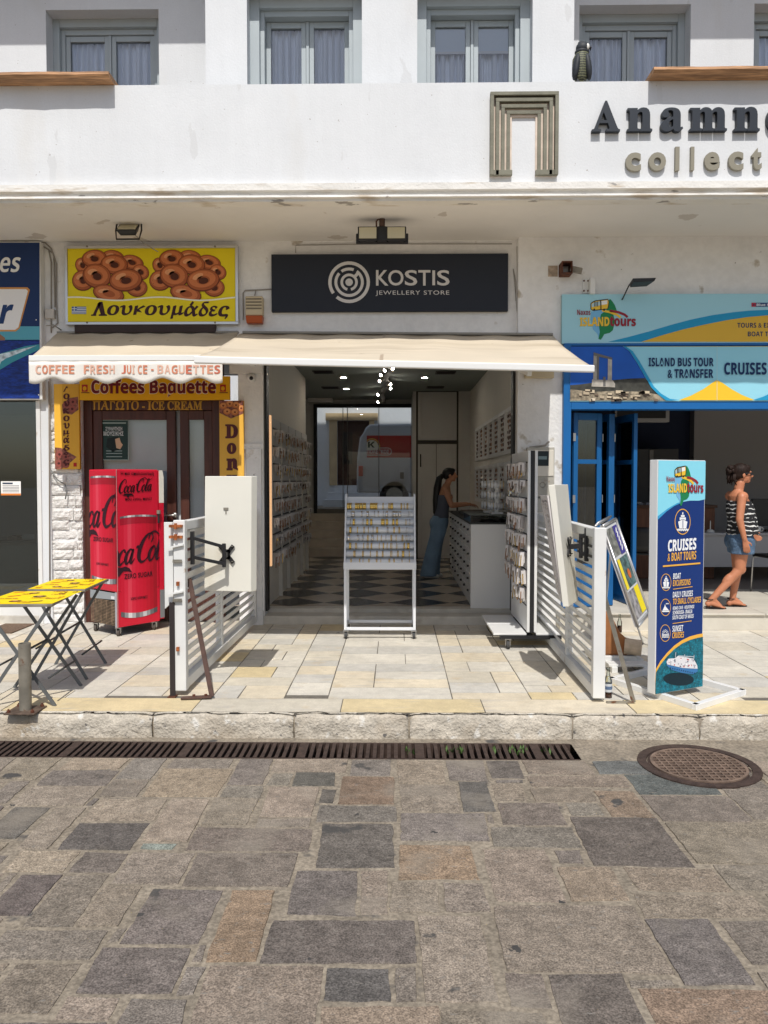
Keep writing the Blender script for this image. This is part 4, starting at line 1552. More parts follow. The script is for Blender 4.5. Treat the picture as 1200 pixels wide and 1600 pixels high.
def chair(name, label, loc, rz, seat_m, frame_m):
    t = thing(name, label, 'chair', (0, 0, 0))
    r = .011
    for sx in (-.21, .21):
        b = MB()
        b.tube([(sx, -.24, 0), (sx, -.22, .44), (sx, -.2, .455), (sx, .18, .46), (sx, .21, .48), (sx, .26, .82)], r, frame_m)
        b.tube([(sx, .26, 0), (sx, .19, .455)], r, frame_m)
        b.build('leg_frame', t, smooth=True)
    b = MB(); b.box(-.22, .22, -.23, .2, .462, .50, seat_m); b.build('seat', t, bevel=.015)
    b = MB(); b.grid(lambda u, v: ((-.22 + .44 * u), .205 + .05 * v + .03 * math.cos((u - .5) * 3), .52 + .32 * v), 8, 4, seat_m); b.build('backrest', t, solid=.02, smooth=True)
    t.location = loc
    t.rotation_euler = (0, 0, rz)
    return t


chair('visitor_chair', 'black chair with steel legs inside the blue folding doors', (X(1000, 10.4), 10.4, LZ), R(160), black_plastic, steel)
chair('visitor_chair', 'black chair with chrome frame at the picture edge behind the woman', (X(1222, 9.9), 9.95, LZ), R(-80), black_plastic, steel)

# left office interior behind the glass
b = MB()
b.box(-9, xl - .15, 12.5, 12.6, .05, 2.7, mat('office_dim_wall', (.45, .46, .47, 1), .9))
b.box(xl - .12, xl - .02, GY + .12, 12.5, .05, 2.7, bpy.data.materials['office_dim_wall'])
b.box(-9, -8.9, GY + .12, 12.5, .05, 2.7, bpy.data.materials['office_dim_wall'])
struct(b.build('agency_wall'))
b = MB(); b.box(-9, xl - .02, GY + .1, 12.6, -.05, .05, pr(60, 58, 56)); struct(b.build('agency_floor'))
b = MB(); b.box(-9, xl - .02, GY + .1, 12.6, 2.7, 2.8, pr(110, 110, 110)); struct(b.build('agency_ceiling'))
t = thing('agency_desk', 'curved pale desk with papers behind the dark shop window', 'desk', (-5, 10, .05))
b = MB(); b.grid(lambda u, v: (-6.4 + 2.0 * u, 9.7 + .5 * math.sin(u * 1.5), .06 + .75 * v), 10, 1, pr(170, 170, 165)); b.build('desk_front', t, solid=.03)
b = MB(); b.prism([(-6.4, 9.65, .82), (-5.4, 9.95, .82), (-4.4, 10.15, .82), (-4.4, 10.9, .82), (-6.4, 10.6, .82)], (0, 0, .03), pr(120, 120, 118)); b.build('desk_top', t)
b = MB()
for k in range(8):
    q = Vector((-5.9 + .2 * k, 10.1 + .03 * k, .87))
    b.box(-.1, .1, -.07, .07, -.015, random.uniform(.015, .1), pr(*random.choice(((30, 30, 34), (90, 100, 120), (190, 190, 190)))), Matrix.Translation(q) @ Matrix.Rotation(random.uniform(0, 3), 4, 'Z'))
tag(b.build('papers'), 'stacks of papers and boxes on the pale desk behind the glass', 'papers')

# ================================================================== THINGS ON THE FRONT
# wooden shelves on the parapet
for nm, xa, xb, lab in (('wooden_shelf', X(-420, PY, 120), X(179, PY, 120), 'rough live-edge wooden shelf on the parapet under the shaded window with pale grey frame'),
                        ('wooden_shelf', X(1013, PY, 120), X(1500, PY, 120), 'rough live-edge wooden shelf on the parapet above the raised dark letters')):
    b = MB()
    nu = 60
    z0, z1 = zp1 + .002, zp1 + .052
    vs, fs = [], []
    for i in range(nu + 1):
        x = xa + (xb - xa) * i / nu
        e = .022 * noise.noise(Vector((x * 2.2, 1, 0))) + .008 * noise.noise(Vector((x * 9, 2, 0)))
        for y, z in ((PY - .155 + e, z1), (PY - .165 + e, z0 + .02), (PY - .14 + e, z0), (PY + .4, z0), (PY + .4, z1)):
            vs.append((x, y, z + .004 * noise.noise(Vector((x * 5, y, z)))))
    for i in range(nu):
        for j in range(5):
            k = (j + 1) % 5
            fs.append((i * 5 + j, (i + 1) * 5 + j, (i + 1) * 5 + k, i * 5 + k))
    fs += [(4, 3, 2, 1, 0), tuple(nu * 5 + j for j in range(5))]
    b.add(vs, fs, wood_live)
    tag(b.build(nm), lab, 'shelf', 'live-edge shelves on the parapet')

# arch emblem
lt = W(765, 149, PY); rb = W(870, 277, PY)
t = thing('arch_emblem', 'grey raised arch emblem of nested frames on the white parapet', 'emblem', (lt.x, PY, rb.z))


def pi_frame(b, x0, x1, zt_, zb, w, y0, y1, mt):
    b.box(x0, x0 + w, y0, y1, zb, zt_ - w, mt)
    b.box(x1 - w, x1, y0, y1, zb, zt_ - w, mt)
    b.box(x0, x1, y0, y1, zt_ - w, zt_, mt)


ww = rb.x - lt.x
iw = W(835, 200, PY).x - W(799, 200, PY).x
mg = (ww - iw) / 2
b = MB(); pi_frame(b, lt.x + .003, rb.x - .003, lt.z - .005, rb.z + .004, mg - .006, PY - .018, PY - .001, groove_m); b.build('backing', t)
st = mg / 4
for k in range(4):
    b = MB()
    o_ = st * k
    pi_frame(b, lt.x + o_, rb.x - o_, lt.z - o_, rb.z, st * .62, PY - .075 + .013 * k, PY - .018, grey_relief)
    b.build('frame_band', t, bevel=.003)
b = MB(); b.box(lt.x, rb.x, PY - .074, PY - .018, rb.z, rb.z + .035, grey_relief)
bb = MB()
for xa, xb in ((lt.x + .001, lt.x + mg - .001), (rb.x - mg + .001, rb.x - .001)):
    bb.box(xa, xb, PY - .062, PY - .018, rb.z + .001, rb.z + .05, grey_relief)
bb.build('foot', t, bevel=.003)
# raised letters
t = thing('raised_lettering', 'dark serif letters over taupe letters raised on the white parapet', 'lettering', (W(920, 210, PY).x, PY, W(920, 210, PY).z))
for ch, x0, y0, x1, y1 in (('A', 923, 161, 967, 209), ('n', 978, 171.5, 1017, 208.5), ('a', 1030, 171.5, 1065, 209), ('m', 1075, 171, 1133, 208), ('n', 1144, 170.5, 1184, 208), ('e', 1195, 170, 1226, 208.5),
                           ('s', 1240, 170, 1266, 208), ('i', 1280, 155, 1296, 208), ('s', 1310, 170, 1336, 208)):
    b = MB(); letter3d(b, ch, x0, y0, x1, y1, PY - .001, .05, anthracite, 'serifb', .012); b.build('letter_serif', t)
for ch, x0, y0, x1, y1 in (('c', 976, 240.5, 1000, 269.5), ('o', 1012, 240, 1039, 269), ('l', 1053, 231.5, 1060, 268.5), ('l', 1077, 231.5, 1083, 268), ('e', 1098.5, 239.5, 1122.5, 268), ('c', 1136, 239, 1159.5, 268),
                           ('t', 1172, 233, 1188, 267), ('i', 1203, 230, 1209, 267), ('o', 1222, 239, 1248, 267), ('n', 1262, 239, 1285, 267)):
    b = MB(); letter3d(b, ch, x0, y0, x1, y1, PY - .001, .035, taupe, 'reg' if ch != 'l' else 'sansb', .035); b.build('letter_sans', t)

# ---- yellow doughnut sign
SY = KY - .05
a = Art.px(106, 388, 368, 503, SY)
t = thing('yellow_sign', 'yellow shop sign with printed doughnut heaps and dark Greek lettering', 'sign', (a.O.x, SY, a.O.z))
b = MB()
x0, x1, z0, z1 = a.O.x, a.O.x + a.U.x, a.O.z, a.O.z + a.V.z
b.box(x0, x1, SY, KY - .005, z0, z1, pr(200, 190, 60))
b.build('panel', t)
b = MB()
for q in ((x0 - .03, x1 + .03, z0 - .03, z0), (x0 - .03, x1 + .03, z1, z1 + .03), (x0 - .03, x0, z0, z1), (x1, x1 + .03, z0, z1)):
    b.box(q[0], q[1], SY - .012, KY - .004, q[2], q[3], alu)
for px in (136, 336):
    for py in (385, 504):
        p = W(px, py, SY - .013)
        b.lathe([(.012, -.003), (.012, .004), (.003, .006)], (0, 0, 0), dull_steel, 8, Matrix.Translation(p) @ Matrix.Rotation(R(90), 4, 'X'))
b.build('frame', t, bevel=.003)
yel = pr(236, 214, 30)
a.rect(106, 388, 368, 503, yel, .5)
dn = [pr(112, 54, 28), pr(172, 92, 52), pr(206, 122, 74), pr(232, 164, 116), pr(84, 40, 22)]
crumb = pr(196, 164, 60)


def S(cx, cy):   # crop coordinates of the sign to photo pixels
    return 100 + cx / 4.286, 380 + cy / 4.286


for ox in (0, 517):
    for k in range(150):
        an = random.uniform(0, 6.28); r = random.uniform(.75, 1.08)
        cx, cy = S(300 + ox + 250 * r * math.cos(an), 215 + 165 * r * math.sin(an) * .95)
        if cy < 466:
            a.disc(cx, cy, random.uniform(.3, .8), .4, crumb, 1, n=6)
    lst = [(125, 150, 40, 46, -30), (330, 95, 62, 40, 10), (455, 130, 66, 42, 12), (515, 195, 48, 42, 30), (130, 250, 62, 58, -10), (490, 300, 58, 50, 0), (205, 105, 70, 50, -4), (338, 145, 76, 56, 6), (222, 222, 80, 68, 14), (300, 340, 88, 48, 14), (415, 250, 92, 62, -6)]
    for n_, (cx, cy, rx, ry, ro) in enumerate(lst):
        x, y = S(cx + ox, cy)
        rx *= 1.22 / 4.286; ry *= 1.22 / 4.286
        L = 1.2 + n_ * .5
        a.disc(x, y, rx, ry, dn[0], L, ro)
        a.disc(x, y - ry * .04, rx * .94, ry * .92, dn[1], L + .1, ro)
        a.disc(x - rx * .04, y - ry * .10, rx * .80, ry * .74, dn[2], L + .2, ro)
        a.disc(x - rx * .30, y - ry * .34, rx * .34, ry * .24, dn[3], L + .3, ro - 20)
        a.disc(x + .02 * rx, y - ry * .02, rx * .40, ry * .38, dn[1], L + .3, ro)
        if n_ not in (9, 1):
            a.disc(x + .03 * rx, y + ry * .03, rx * .30, ry * .29, dn[4], L + .4, ro)
        for q in range(8):
            an = random.uniform(0, 6.28)
            a.disc(x + rx * .7 * math.cos(an), y + ry * .7 * math.sin(an), .5, .35, dn[0], L + .4, n=5)
wave = [(106 + 262 * i / 24, 467.2 + 2.6 * math.sin(i / 24 * 12.6 - 2.2)) for i in range(25)]
a.poly([(106, 503), (368, 503)] + [(x, y + 1) for x, y in wave[::-1]], yel, 8, True)
a.stroke(wave, .016, pr(246, 244, 220), 8.5)
a.text('ουκουμ', (168, 477, 288, 499), pr(62, 30, 34), 9, 'serifbi', bold=.022)
for q in (((143, 494), (151, 494), (151, 491), (159, 474), (157, 472.5), (154, 474), (146, 491.5), (143, 492)), ((153, 475), (156, 472), (161, 472), (165, 491), (168, 492), (168, 494), (155, 494), (155, 492), (158, 491))):
    a.poly(q, pr(62, 30, 34), 9, True)
a.text('αδες', (288, 471.5, 359, 499), pr(62, 30, 34), 9, 'serifbi', bold=.022)
a.stroke([(298, 478), (302.5, 472)], .025, pr(62, 30, 34), 9)
a.rect(113, 479.5, 135.5, 491, pr(60, 96, 160), 9)
for k in range(4):
    a.rect(113 if k > 1 else 121, 481 + 2.6 * k, 135.5, 482.2 + 2.6 * k, pr(236, 238, 240), 9.3)
a.rect(113, 482.2, 120.6, 483.4, pr(236, 238, 240), 9.3); a.rect(116.2, 479.5, 117.4, 486, pr(236, 238, 240), 9.3)
a.mb.build('print', t)
# dark plank under the sign
b = MB(); b.box(X(123, KY), X(340, KY), KY - .06, KY - .003, Z(520, KY), Z(508, KY), pr(60, 46, 42))
tag(b.build('sign_plank', bevel=.004), 'dark brown plank fixed below the yellow doughnut sign', 'plank')

# ---- jewellery shop sign
SY = KY - .06
a = Art.px(424, 396.5, 794, 486.5, SY)
t = thing('black_sign', 'black shop sign with grey ring logo and jewellery store lettering', 'sign', (a.O.x, SY, a.O.z))
b = MB(); b.box(a.O.x, a.O.x + a.U.x, SY, KY - .004, a.O.z, a.O.z + a.V.z, mat('blue_black_panel', lin(38, 42, 52), .55, spec=.25)); b.build('panel', t, bevel=.004)
g = pr(208, 205, 204)
cx, cy = 545.5, 441
a.ring(cx, cy, 27.5, 32.6, g, 1, -130, 215)
a.ring(cx, cy, 18.5, 23, g, 1, -222, 55)
a.ring(cx, cy, 18.5, 23, g, 1, 70, 125)
a.ring(cx, cy, 9.5, 13.6, g, 1, -80, 260 - 2)
a.ring(cx, cy, 0, 5.8, g, 1)
a.stroke([(cx + 8, cy - 8), (cx + 15.5, cy - 15.5)], .035, g, 1.5)
a.ring(cx, cy, 8.5, 14.5, pr(38, 42, 52), 1.6, 256, 284)
for ch, xa, xb in (('K', 587.5, 607), ('O', 606.5, 630.5), ('S', 632.5, 652), ('T', 653.5, 672.5), ('I', 675.5, 679.5), ('S', 683, 702.5)):
    if ch == 'I':
        a.rect(675.5, 422.5, 679.8, 445.7, g, 1)
    else:
        a.text(ch, (xa, 422, xb, 446.3), g, 1, 'reg', bold=.013)
a.text('JEWELLERY STORE', (587, 454, 702, 462.5), g, 1, 'reg', bold=.0, space=1.12)
a.mb.build('lettering', t)

# ---- blue agency sign at the far left
SY = KY - .10
a = Art.px(-330, 378, 64.5, 624.5, SY)
t = thing('navy_sign', 'navy and white agency sign with a printed boat wake on blue sea', 'sign', (a.O.x, SY, a.O.z))
b = MB(); b.box(a.O.x, a.O.x + a.U.x, SY, KY - .004, a.O.z, a.O.z + a.V.z, white_metal); b.build('panel', t, bevel=.004)
a.rect(-330, 379, 62, 623, pr(28, 52, 98), 1)
a.rect(-330, 510, 62, 532, pr(92, 168, 186), 2)
sea = mat('printed_sea', lin(14, 52, 138), .5, noise_=[(6, .45, (1, 1, 5)), (25, .4, (1, 1, 4))])
a.rect(-330, 531, 62, 623, sea, 2)
a.poly([(-330, 506), (-8, 516), (8, 528), (8, 532), (-330, 532)], pr(150, 110, 84), 2.5, True)
foam = mat('printed_foam', lin(206, 222, 228), .5, noise_=[(18, .5)])
a.poly([(62, 538), (62, 546), (20, 566), (-20, 590), (-60, 600), (-60, 570), (0, 553), (40, 541)], pr(64, 150, 164), 3, True)
a.poly([(58, 540), (30, 552), (10, 560), (-5, 570), (-60, 585), (-60, 572), (2, 553)], foam, 3.5, True)
a.poly([(4, 560), (-2, 576), (-60, 596), (-60, 588), (-8, 570)], foam, 3.6, True)
a.text('es', (0, 402, 33, 425.5), pr(240, 240, 238), 3, 'sansb', shear=.25)
a.text('Ferri', (-120, 390, -6, 425), pr(240, 240, 238), 3, 'sansb', shear=.25) if False else None
a.poly([(-200, 449), (43, 449), (47, 453), (31, 513), (25, 518), (-200, 518)], pr(214, 150, 84), 3, True)
a.poly([(-200, 452), (41, 452), (44, 455), (29, 512), (24, 515.5), (-200, 515.5)], pr(242, 240, 238), 4, True)
a.text('r', (-2, 476, 22, 506), pr(36, 62, 110), 5, 'sansb', bold=.02, shear=.3)
a.rect(62, 379, 62.6, 623, pr(220, 220, 220), 1)
for px, py in ((57, 500), (61, 617)):
    a.disc(px, py, 1, 1, pr(220, 220, 220), 5)
a.mb.build('print', t)
tag_m = MB()
GYp = KY + .035
a = Art.px(1.5, 752, 32.5, 774, GYp)
tag_m.box(a.O.x, a.O.x + a.U.x, GYp, GYp + .004, a.O.z, a.O.z + a.V.z, pr(245, 243, 238))
a.rect(4, 754, 20, 756.5, pr(60, 70, 90), 1)
a.rect(1.5, 771, 32.5, 774, pr(220, 130, 60), 1)
for k in range(5):
    a.rect(4, 758.5 + 2.4 * k, 30, 759.3 + 2.4 * k, pr(120, 120, 124), 1)
t = thing('paper_notice', 'white paper timetable stuck on the dark shop window', 'notice', a.O)
tag_m.build('sheet', t); a.mb.build('print', t)

# ---- tour signs
SY = FY - .06
a = Art.px(878, 459, 1420, 536.5, SY)
t = thing('tour_sign', 'pale blue upper fascia sign with yellow wave and island logo', 'sign', (a.O.x, SY, a.O.z))
b = MB(); b.box(a.O.x, a.O.x + a.U.x, SY, FY - .004, a.O.z, a.O.z + a.V.z, pr(150, 190, 200)); b.build('panel', t, bevel=.003)
skyb = pr(164, 214, 228); midb = pr(34, 150, 196); ocr = pr(222, 178, 62); navy = pr(16, 46, 92); maroon = pr(150, 40, 56); gold = pr(240, 196, 62); green = pr(30, 130, 80); lblue = pr(120, 184, 224)


def T(cx, cy):   # crop (870,450) x3.636
    return 870 + cx / 3.636, 450 + cy / 3.636


a.rect(878, 459, 1420, 536.5, skyb, .5)
up = [(290, 306), (400, 280), (520, 248), (640, 212), (760, 180), (880, 155), (1000, 138), (1100, 128), (1200, 124), (1500, 118), (2000, 130)]
lo = [(480, 306), (600, 268), (720, 235), (840, 208), (960, 184), (1080, 166), (1200, 155), (1500, 150), (2000, 160)]
a.poly([T(*p) for p in up] + [T(2000, 306)], midb, 1, True)
a.poly([T(*p) for p in lo] + [T(2000, 306)], ocr, 2, True)
a.text('TOURS & EXCURSIONS', (T(1025, 198)[0], T(0, 198)[1], T(1380, 0)[0], T(0, 226)[1]), navy, 3, 'sansb')
a.text('BOAT TOURS', (T(1084, 0)[0], T(0, 248)[1], T(1290, 0)[0], T(0, 275)[1]), navy, 3, 'sansb')
a.rect(T(1105, 0)[0], T(0, 84)[1], T(1300, 0)[0], T(0, 107)[1], pr(40, 70, 120), 2)
a.rect(T(1105, 0)[0], T(0, 84)[1], T(1130, 0)[0], T(0, 107)[1], pr(180, 50, 70), 2.5)
a.text('★', (T(1109, 0)[0], T(0, 89)[1], T(1126, 0)[0], T(0, 103)[1]), pr(40, 50, 90), 3)
a.text('Blue Star', (T(1134, 0)[0], T(0, 88)[1], T(1240, 0)[0], T(0, 103)[1]), pr(236, 240, 244), 3, 'sansb')


def island_logo(a, M, k=1.0):
    """The island emblem with bus and road; M maps the logo's own coordinates to photo pixels."""
    a.poly([M(*p) for p in ((195, 135), (250, 120), (290, 130), (330, 200), (300, 240), (262, 262), (240, 290), (230, 260), (205, 235), (192, 180))], lblue, 2, True)
    a.poly([M(*p) for p in ((290, 78), (302, 62), (318, 80), (330, 100), (340, 128), (320, 150), (330, 190), (318, 240), (300, 255), (270, 262), (250, 294), (236, 290), (244, 250), (238, 210), (250, 150), (282, 125), (296, 100))], green, 2.5, True)
    a.stroke([M(*p) for p in ((256, 128), (300, 137), (340, 152), (362, 168))], .024 * k, gold, 3)
    a.stroke([M(*p) for p in ((300, 130), (350, 138), (385, 152), (402, 166))], .026 * k, maroon, 3)
    a.poly([M(*p) for p in ((193, 88), (215, 74), (290, 65), (296, 80), (292, 108), (286, 120), (205, 128), (193, 120))], gold, 3, True)
    a.poly([M(*p) for p in ((197, 92), (217, 80), (245, 76), (247, 98), (198, 110))], pr(176, 206, 214), 3.5, True)
    a.poly([M(*p) for p in ((252, 75), (286, 70), (286, 92), (254, 97))], pr(240, 240, 236), 3.5, True)
    a.stroke([M(*p) for p in ((193, 88), (215, 74), (290, 65), (296, 80), (292, 108), (286, 120), (205, 128), (193, 120), (193, 88))], .009 * k, pr(50, 44, 34), 4)
    for q in (214, 222, 231):
        a.stroke([M(q, 78), M(q, 106)], .008 * k, pr(60, 50, 34), 4)
    a.stroke([M(249, 72), M(250, 126)], .012 * k, pr(60, 50, 34), 4)
    for q in (212, 268):
        x, y = M(q, 124); a.disc(x, y, 1.5 * k, 1.9 * k, pr(30, 30, 30), 4.2)
    a.text('Naxos', [M(115, 124), M(190, 124), M(190, 154), M(115, 154)], maroon, 5, 'sansb')
    a.text('ISLAND', [M(130, 168), M(298, 164), M(298, 218), M(130, 218)], gold, 5, 'sansb', bold=.02)
    a.text('tours', [M(300, 162), M(448, 168), M(448, 218), M(300, 218)], maroon, 5, 'sansb', bold=.02)


island_logo(a, T)
a.mb.build('print', t)
# lower sign and the blue frame round the opening
b = MB()
fx0, fx1 = X(879, 8.57), X(891, 8.57)
zf0, zf1 = Z(640, 8.55), Z(627.5, 8.55)
b.box(fx0, fx1, 8.55, FY + .1, LZ, Z(537, 8.55), blue_shade)
b.box(fx1, 8.9, 8.55, FY + .1, zf0, zf1, blue_shade)
b.box(fx1, 8.9, 8.57, FY + .1, zf1, Z(537, 8.55), blue_shade)
b.box(fx1, 8.9, 8.55, 8.57, Z(541, 8.55), Z(537, 8.55), blue_shade)
b.build('office_doorway_frame', house, bevel=.004)
SY = 8.555
a = Art.px(891, 541, 1420, 627, SY - .012)
t = thing('destination_sign', 'pale blue lower fascia sign with printed marble gate on a blue sky', 'sign', (a.O.x, SY, a.O.z))
b = MB(); b.box(a.O.x, a.O.x + a.U.x, SY - .012, 8.569, a.O.z, a.O.z + a.V.z, pr(150, 190, 200)); b.build('panel', t)
a.rect(891, 541, 1420, 627, pr(150, 212, 230), .5)
a.rect(891, 541, 1420, 541.8, pr(196, 180, 110), .8)
curve = [(350, 326), (390, 332), (430, 360), (470, 420), (510, 490), (550, 560), (590, 600), (640, 630), (700, 638)]
skyp = mat('printed_blue_sky', lin(10, 88, 186), .5, noise_=[(2, .15)])
a.poly([T(73, 326)] + [T(*p) for p in ((340, 326), (380, 334), (415, 362), (455, 425), (495, 495), (535, 565), (575, 606), (620, 640))] + [T(73, 640)], skyp, 1, True)
rub = mat('printed_rubble', lin(150, 138, 118), .6, noise_=[(9, .6), (30, .5)])
hill = mat('printed_hill', lin(62, 62, 56), .6, noise_=[(14, .5)])
a.poly([T(*p) for p in ((73, 552), (130, 548), (300, 525), (420, 514), (500, 512), (516, 530), (535, 565), (575, 606), (580, 612), (73, 612))], hill, 2, True)
a.poly([T(*p) for p in ((73, 575), (200, 590), (330, 585), (480, 590), (575, 606), (620, 640), (73, 640))], rub, 3, True)
pst = mat('printed_marble', lin(176, 170, 160), .6, noise_=[(12, .3)])
pst2 = pr(108, 106, 104)
for q, mt_, l in (([(212, 366), (240, 378), (238, 520), (208, 520)], pst2, 4), ([(290, 398), (313, 404), (312, 524), (288, 522)], pst, 4), ([(208, 366), (314, 396), (314, 408), (208, 384)], pst2, 4.5),
                  ([(208, 384), (226, 388), (226, 520), (206, 520)], pst, 4.7), ([(200, 520), (316, 524), (330, 545), (330, 565), (196, 560)], pst, 5), ([(262, 505), (276, 505), (276, 560), (262, 560)], pst2, 5.5)):
    a.poly([T(*p) for p in q], mt_, l, True)
for k in range(34):
    x, y = random.uniform(90, 570), random.uniform(575, 632)
    if x > 560 - (640 - y) * 0 or x > 470 + (y - 575) * 1.8:
        continue
    w_, h_ = random.uniform(14, 44), random.uniform(8, 20)
    a.poly([T(x, y), T(x + w_, y + 2), T(x + w_, y + h_), T(x, y + h_ - 2)], pr(*random.choice(((206, 190, 164), (184, 168, 144), (222, 208, 186), (120, 104, 88)))), 5.5, True)
    a.poly([T(x, y + h_ - 2), T(x + w_, y + h_), T(x + w_, y + h_ + 5), T(x, y + h_ + 4)], pr(64, 54, 46), 5.6, True)
a.poly([T(*p) for p in curve] + [T(*p) for p in ((620, 640), (575, 606), (535, 565), (495, 495), (455, 425), (415, 362), (380, 334), (340, 326))], midb, 6, True)
a.poly([T(*p) for p in ((690, 638), (760, 612), (830, 575), (880, 540), (908, 523), (940, 540), (990, 575), (1050, 608), (1125, 638))], pr(242, 196, 50), 6, True)
a.poly([T(*p) for p in ((1110, 638), (1170, 618), (1230, 590), (1300, 540), (1300, 638))], midb, 6, True)
a.text('ISLAND BUS TOUR', (T(520, 0)[0], T(0, 397)[1], T(889, 0)[0], T(0, 446)[1]), navy, 7, 'sansb', bold=.01)
a.text('& TRANSFER', (T(628, 0)[0], T(0, 461)[1], T(887, 0)[0], T(0, 512)[1]), navy, 7, 'sansb', bold=.01)
a.text('CRUISES', (T(949, 0)[0], T(0, 424)[1], T(1190, 0)[0], T(0, 493)[1]), navy, 7, 'sansb', bold=.01)
a.rect(T(907, 0)[0], 541, T(909, 0)[0], 627, pr(190, 214, 216), 7)
a.mb.build('print', t)

# ---- cafe signs
SY = KY - .04
a = Art.px(124, 588, 359, 625, SY)
t = thing('cafe_sign', 'yellow cafe sign board with maroon coffee lettering under the scalloped awning', 'sign', (a.O.x, SY, a.O.z))
b = MB(); b.box(a.O.x, a.O.x + a.U.x, SY, KY - .004, a.O.z, a.O.z + a.V.z, pr(232, 170, 20)); b.build('panel', t)
mar = pr(112, 26, 34)
a.rect(124, 588, 359, 625, pr(236, 178, 20), .5)
a.text('Coffees Baguette', (142, 592, 338, 622), pr(246, 232, 210), 1.5, 'sansb', bold=.05)
a.text('Coffees Baguette', (142.6, 592.6, 337.4, 621.4), mar, 2.5, 'sansb', bold=.02)
for px in (128, 344):
    a.rect(px, 601, px + 9, 612, pr(178, 34, 34), 2)
    a.disc(px + 4.5, 607, 3, 3.4, pr(236, 178, 20), 3)
    a.rect(px - 1, 613, px + 12, 614.3, mar, 2)
a.mb.build('print', t)
a = Art.px(85, 600, 124, 733, SY)
t = thing('side_banner', 'narrow yellow banner with stacked Greek letters beside the cafe door', 'banner', (a.O.x, SY, a.O.z))
b = MB(); b.box(a.O.x, a.O.x + a.U.x, SY, KY - .004, a.O.z, a.O.z + a.V.z, pr(232, 170, 40)); b.build('panel', t)
a.rect(85, 600, 124, 733, pr(222, 168, 56), .5)
a.rect(85, 600, 97, 733, pr(240, 186, 66), .8)
dnp = mat('printed_doughnut_photo', lin(140, 84, 70), .6, noise_=[(28, .7)])
a.poly([(97, 632), (108, 622), (122, 620), (123, 640), (112, 648), (98, 645)], dnp, 1, True)
a.poly([(86, 699), (96, 700), (120, 714), (106, 726), (96, 733), (86, 733)], dnp, 1, True)
for px, py in ((104, 632), (114, 628), (113, 639), (93, 710), (92, 724), (103, 714), (103, 726)):
    a.disc(px, py, 5.5, 5.5, pr(150, 80, 70), 1.5); a.disc(px, py, 2, 2, pr(80, 36, 34), 1.8)
for i, ch in enumerate('Λουκουμάδες'):
    a.text(ch.replace('ά', 'α'), (99, 603.5 + 11.45 * i, 109, 612.5 + 11.45 * i), pr(84, 34, 34), 3, 'serifb', bold=.03)
a.stroke([(105, 683), (107, 680)], .014, pr(84, 34, 34), 3)
a.rect(115, 723, 120, 729, pr(178, 34, 34), 2)
a.mb.build('print', t)
a = Art.px(343, 626, 381, 760, SY)
t = thing('side_banner', 'narrow yellow banner reading Don beside the dark cafe door', 'banner', (a.O.x, SY, a.O.z))
b = MB(); b.box(a.O.x, a.O.x + a.U.x, SY, KY - .004, a.O.z, a.O.z + a.V.z, pr(232, 170, 40)); b.build('panel', t)
a.rect(343, 626, 381, 760, pr(222, 172, 70), .5)
a.rect(374, 626, 381, 760, pr(240, 186, 76), .8)
a.poly([(343, 626), (381, 626), (381, 646), (361, 654), (343, 645)], dnp, 1, True)
for px, py in ((349, 634), (359, 631), (369, 633), (377, 638), (355, 643), (367, 644)):
    a.disc(px, py, 6, 5, pr(196, 120, 66), 1.5); a.disc(px, py - 1, 4.5, 3.4, pr(214, 146, 90), 1.7); a.disc(px, py, 1.8, 1.5, pr(120, 60, 34), 1.9)
for ch, y0, y1, x0, x1 in (('D', 663, 685, 352, 372), ('o', 692, 709.5, 354.5, 369.5), ('n', 716, 735, 354, 372), ('u', 742, 760, 354, 372)):
    a.text(ch, (x0, y0, x1, y1), pr(84, 34, 40), 3, 'serifb', bold=.04)
a.mb.build('print', t)
a = Art.px(155, 656, 201, 719, DY + .04)
t = thing('door_poster', 'dark green poster with a face on the cafe door pane', 'poster', a.O)
b = MB(); b.box(a.O.x, a.O.x + a.U.x, DY + .0405, DY + .0435, a.O.z, a.O.z + a.V.z, pr(170, 190, 180)); b.build('sheet', t)
a.rect(156, 657, 200, 718, pr(36, 62, 56), 1)
a.text('ΣΥΝΑΝΤΗΣΗ', (165, 667, 191, 673), pr(200, 210, 206), 2, 'reg', bold=.03)
a.text('ΜΟΥΣΙΚΗΣ', (162, 674, 193, 681), pr(200, 210, 206), 2, 'sansb')
a.rect(159, 660, 197, 662, pr(150, 170, 164), 2)
a.poly([(168, 685), (184, 682), (190, 690), (188, 702), (176, 706), (166, 698)], pr(20, 34, 32), 2, True)
a.poly([(180, 686), (187, 684), (189, 691), (192, 695), (188, 702), (182, 700)], pr(206, 176, 140), 2.5, True)
for y in (704, 708, 713):
    a.rect(166, y, 191, y + 1.2, pr(150, 170, 164), 2)
a.mb.build('print', t)

# ---- awnings
def awning(name, label, fl_, fr_, bl_, br_, sag, mt):
    """front-left, front-right, back-left, back-right corners of the cloth"""
    t = thing(name, label, 'awning', bl_)
    b = MB()
    b.grid(lambda u, v: (fl_.lerp(fr_, u)).lerp(bl_.lerp(br_, u), v) + Vector((0, 0, -sag * math.sin(math.pi * v) * (.6 + .4 * math.sin(u * 9)) + .006 * math.sin(u * 40 + 2 * math.sin(v * 3)) * v + .010 * noise.noise(Vector((u * 7, v * 3, sag * 50))) * math.sin(math.pi * v))), 60, 14, mt)
    b.build('canvas', t, smooth=True, solid=.004)
    return t


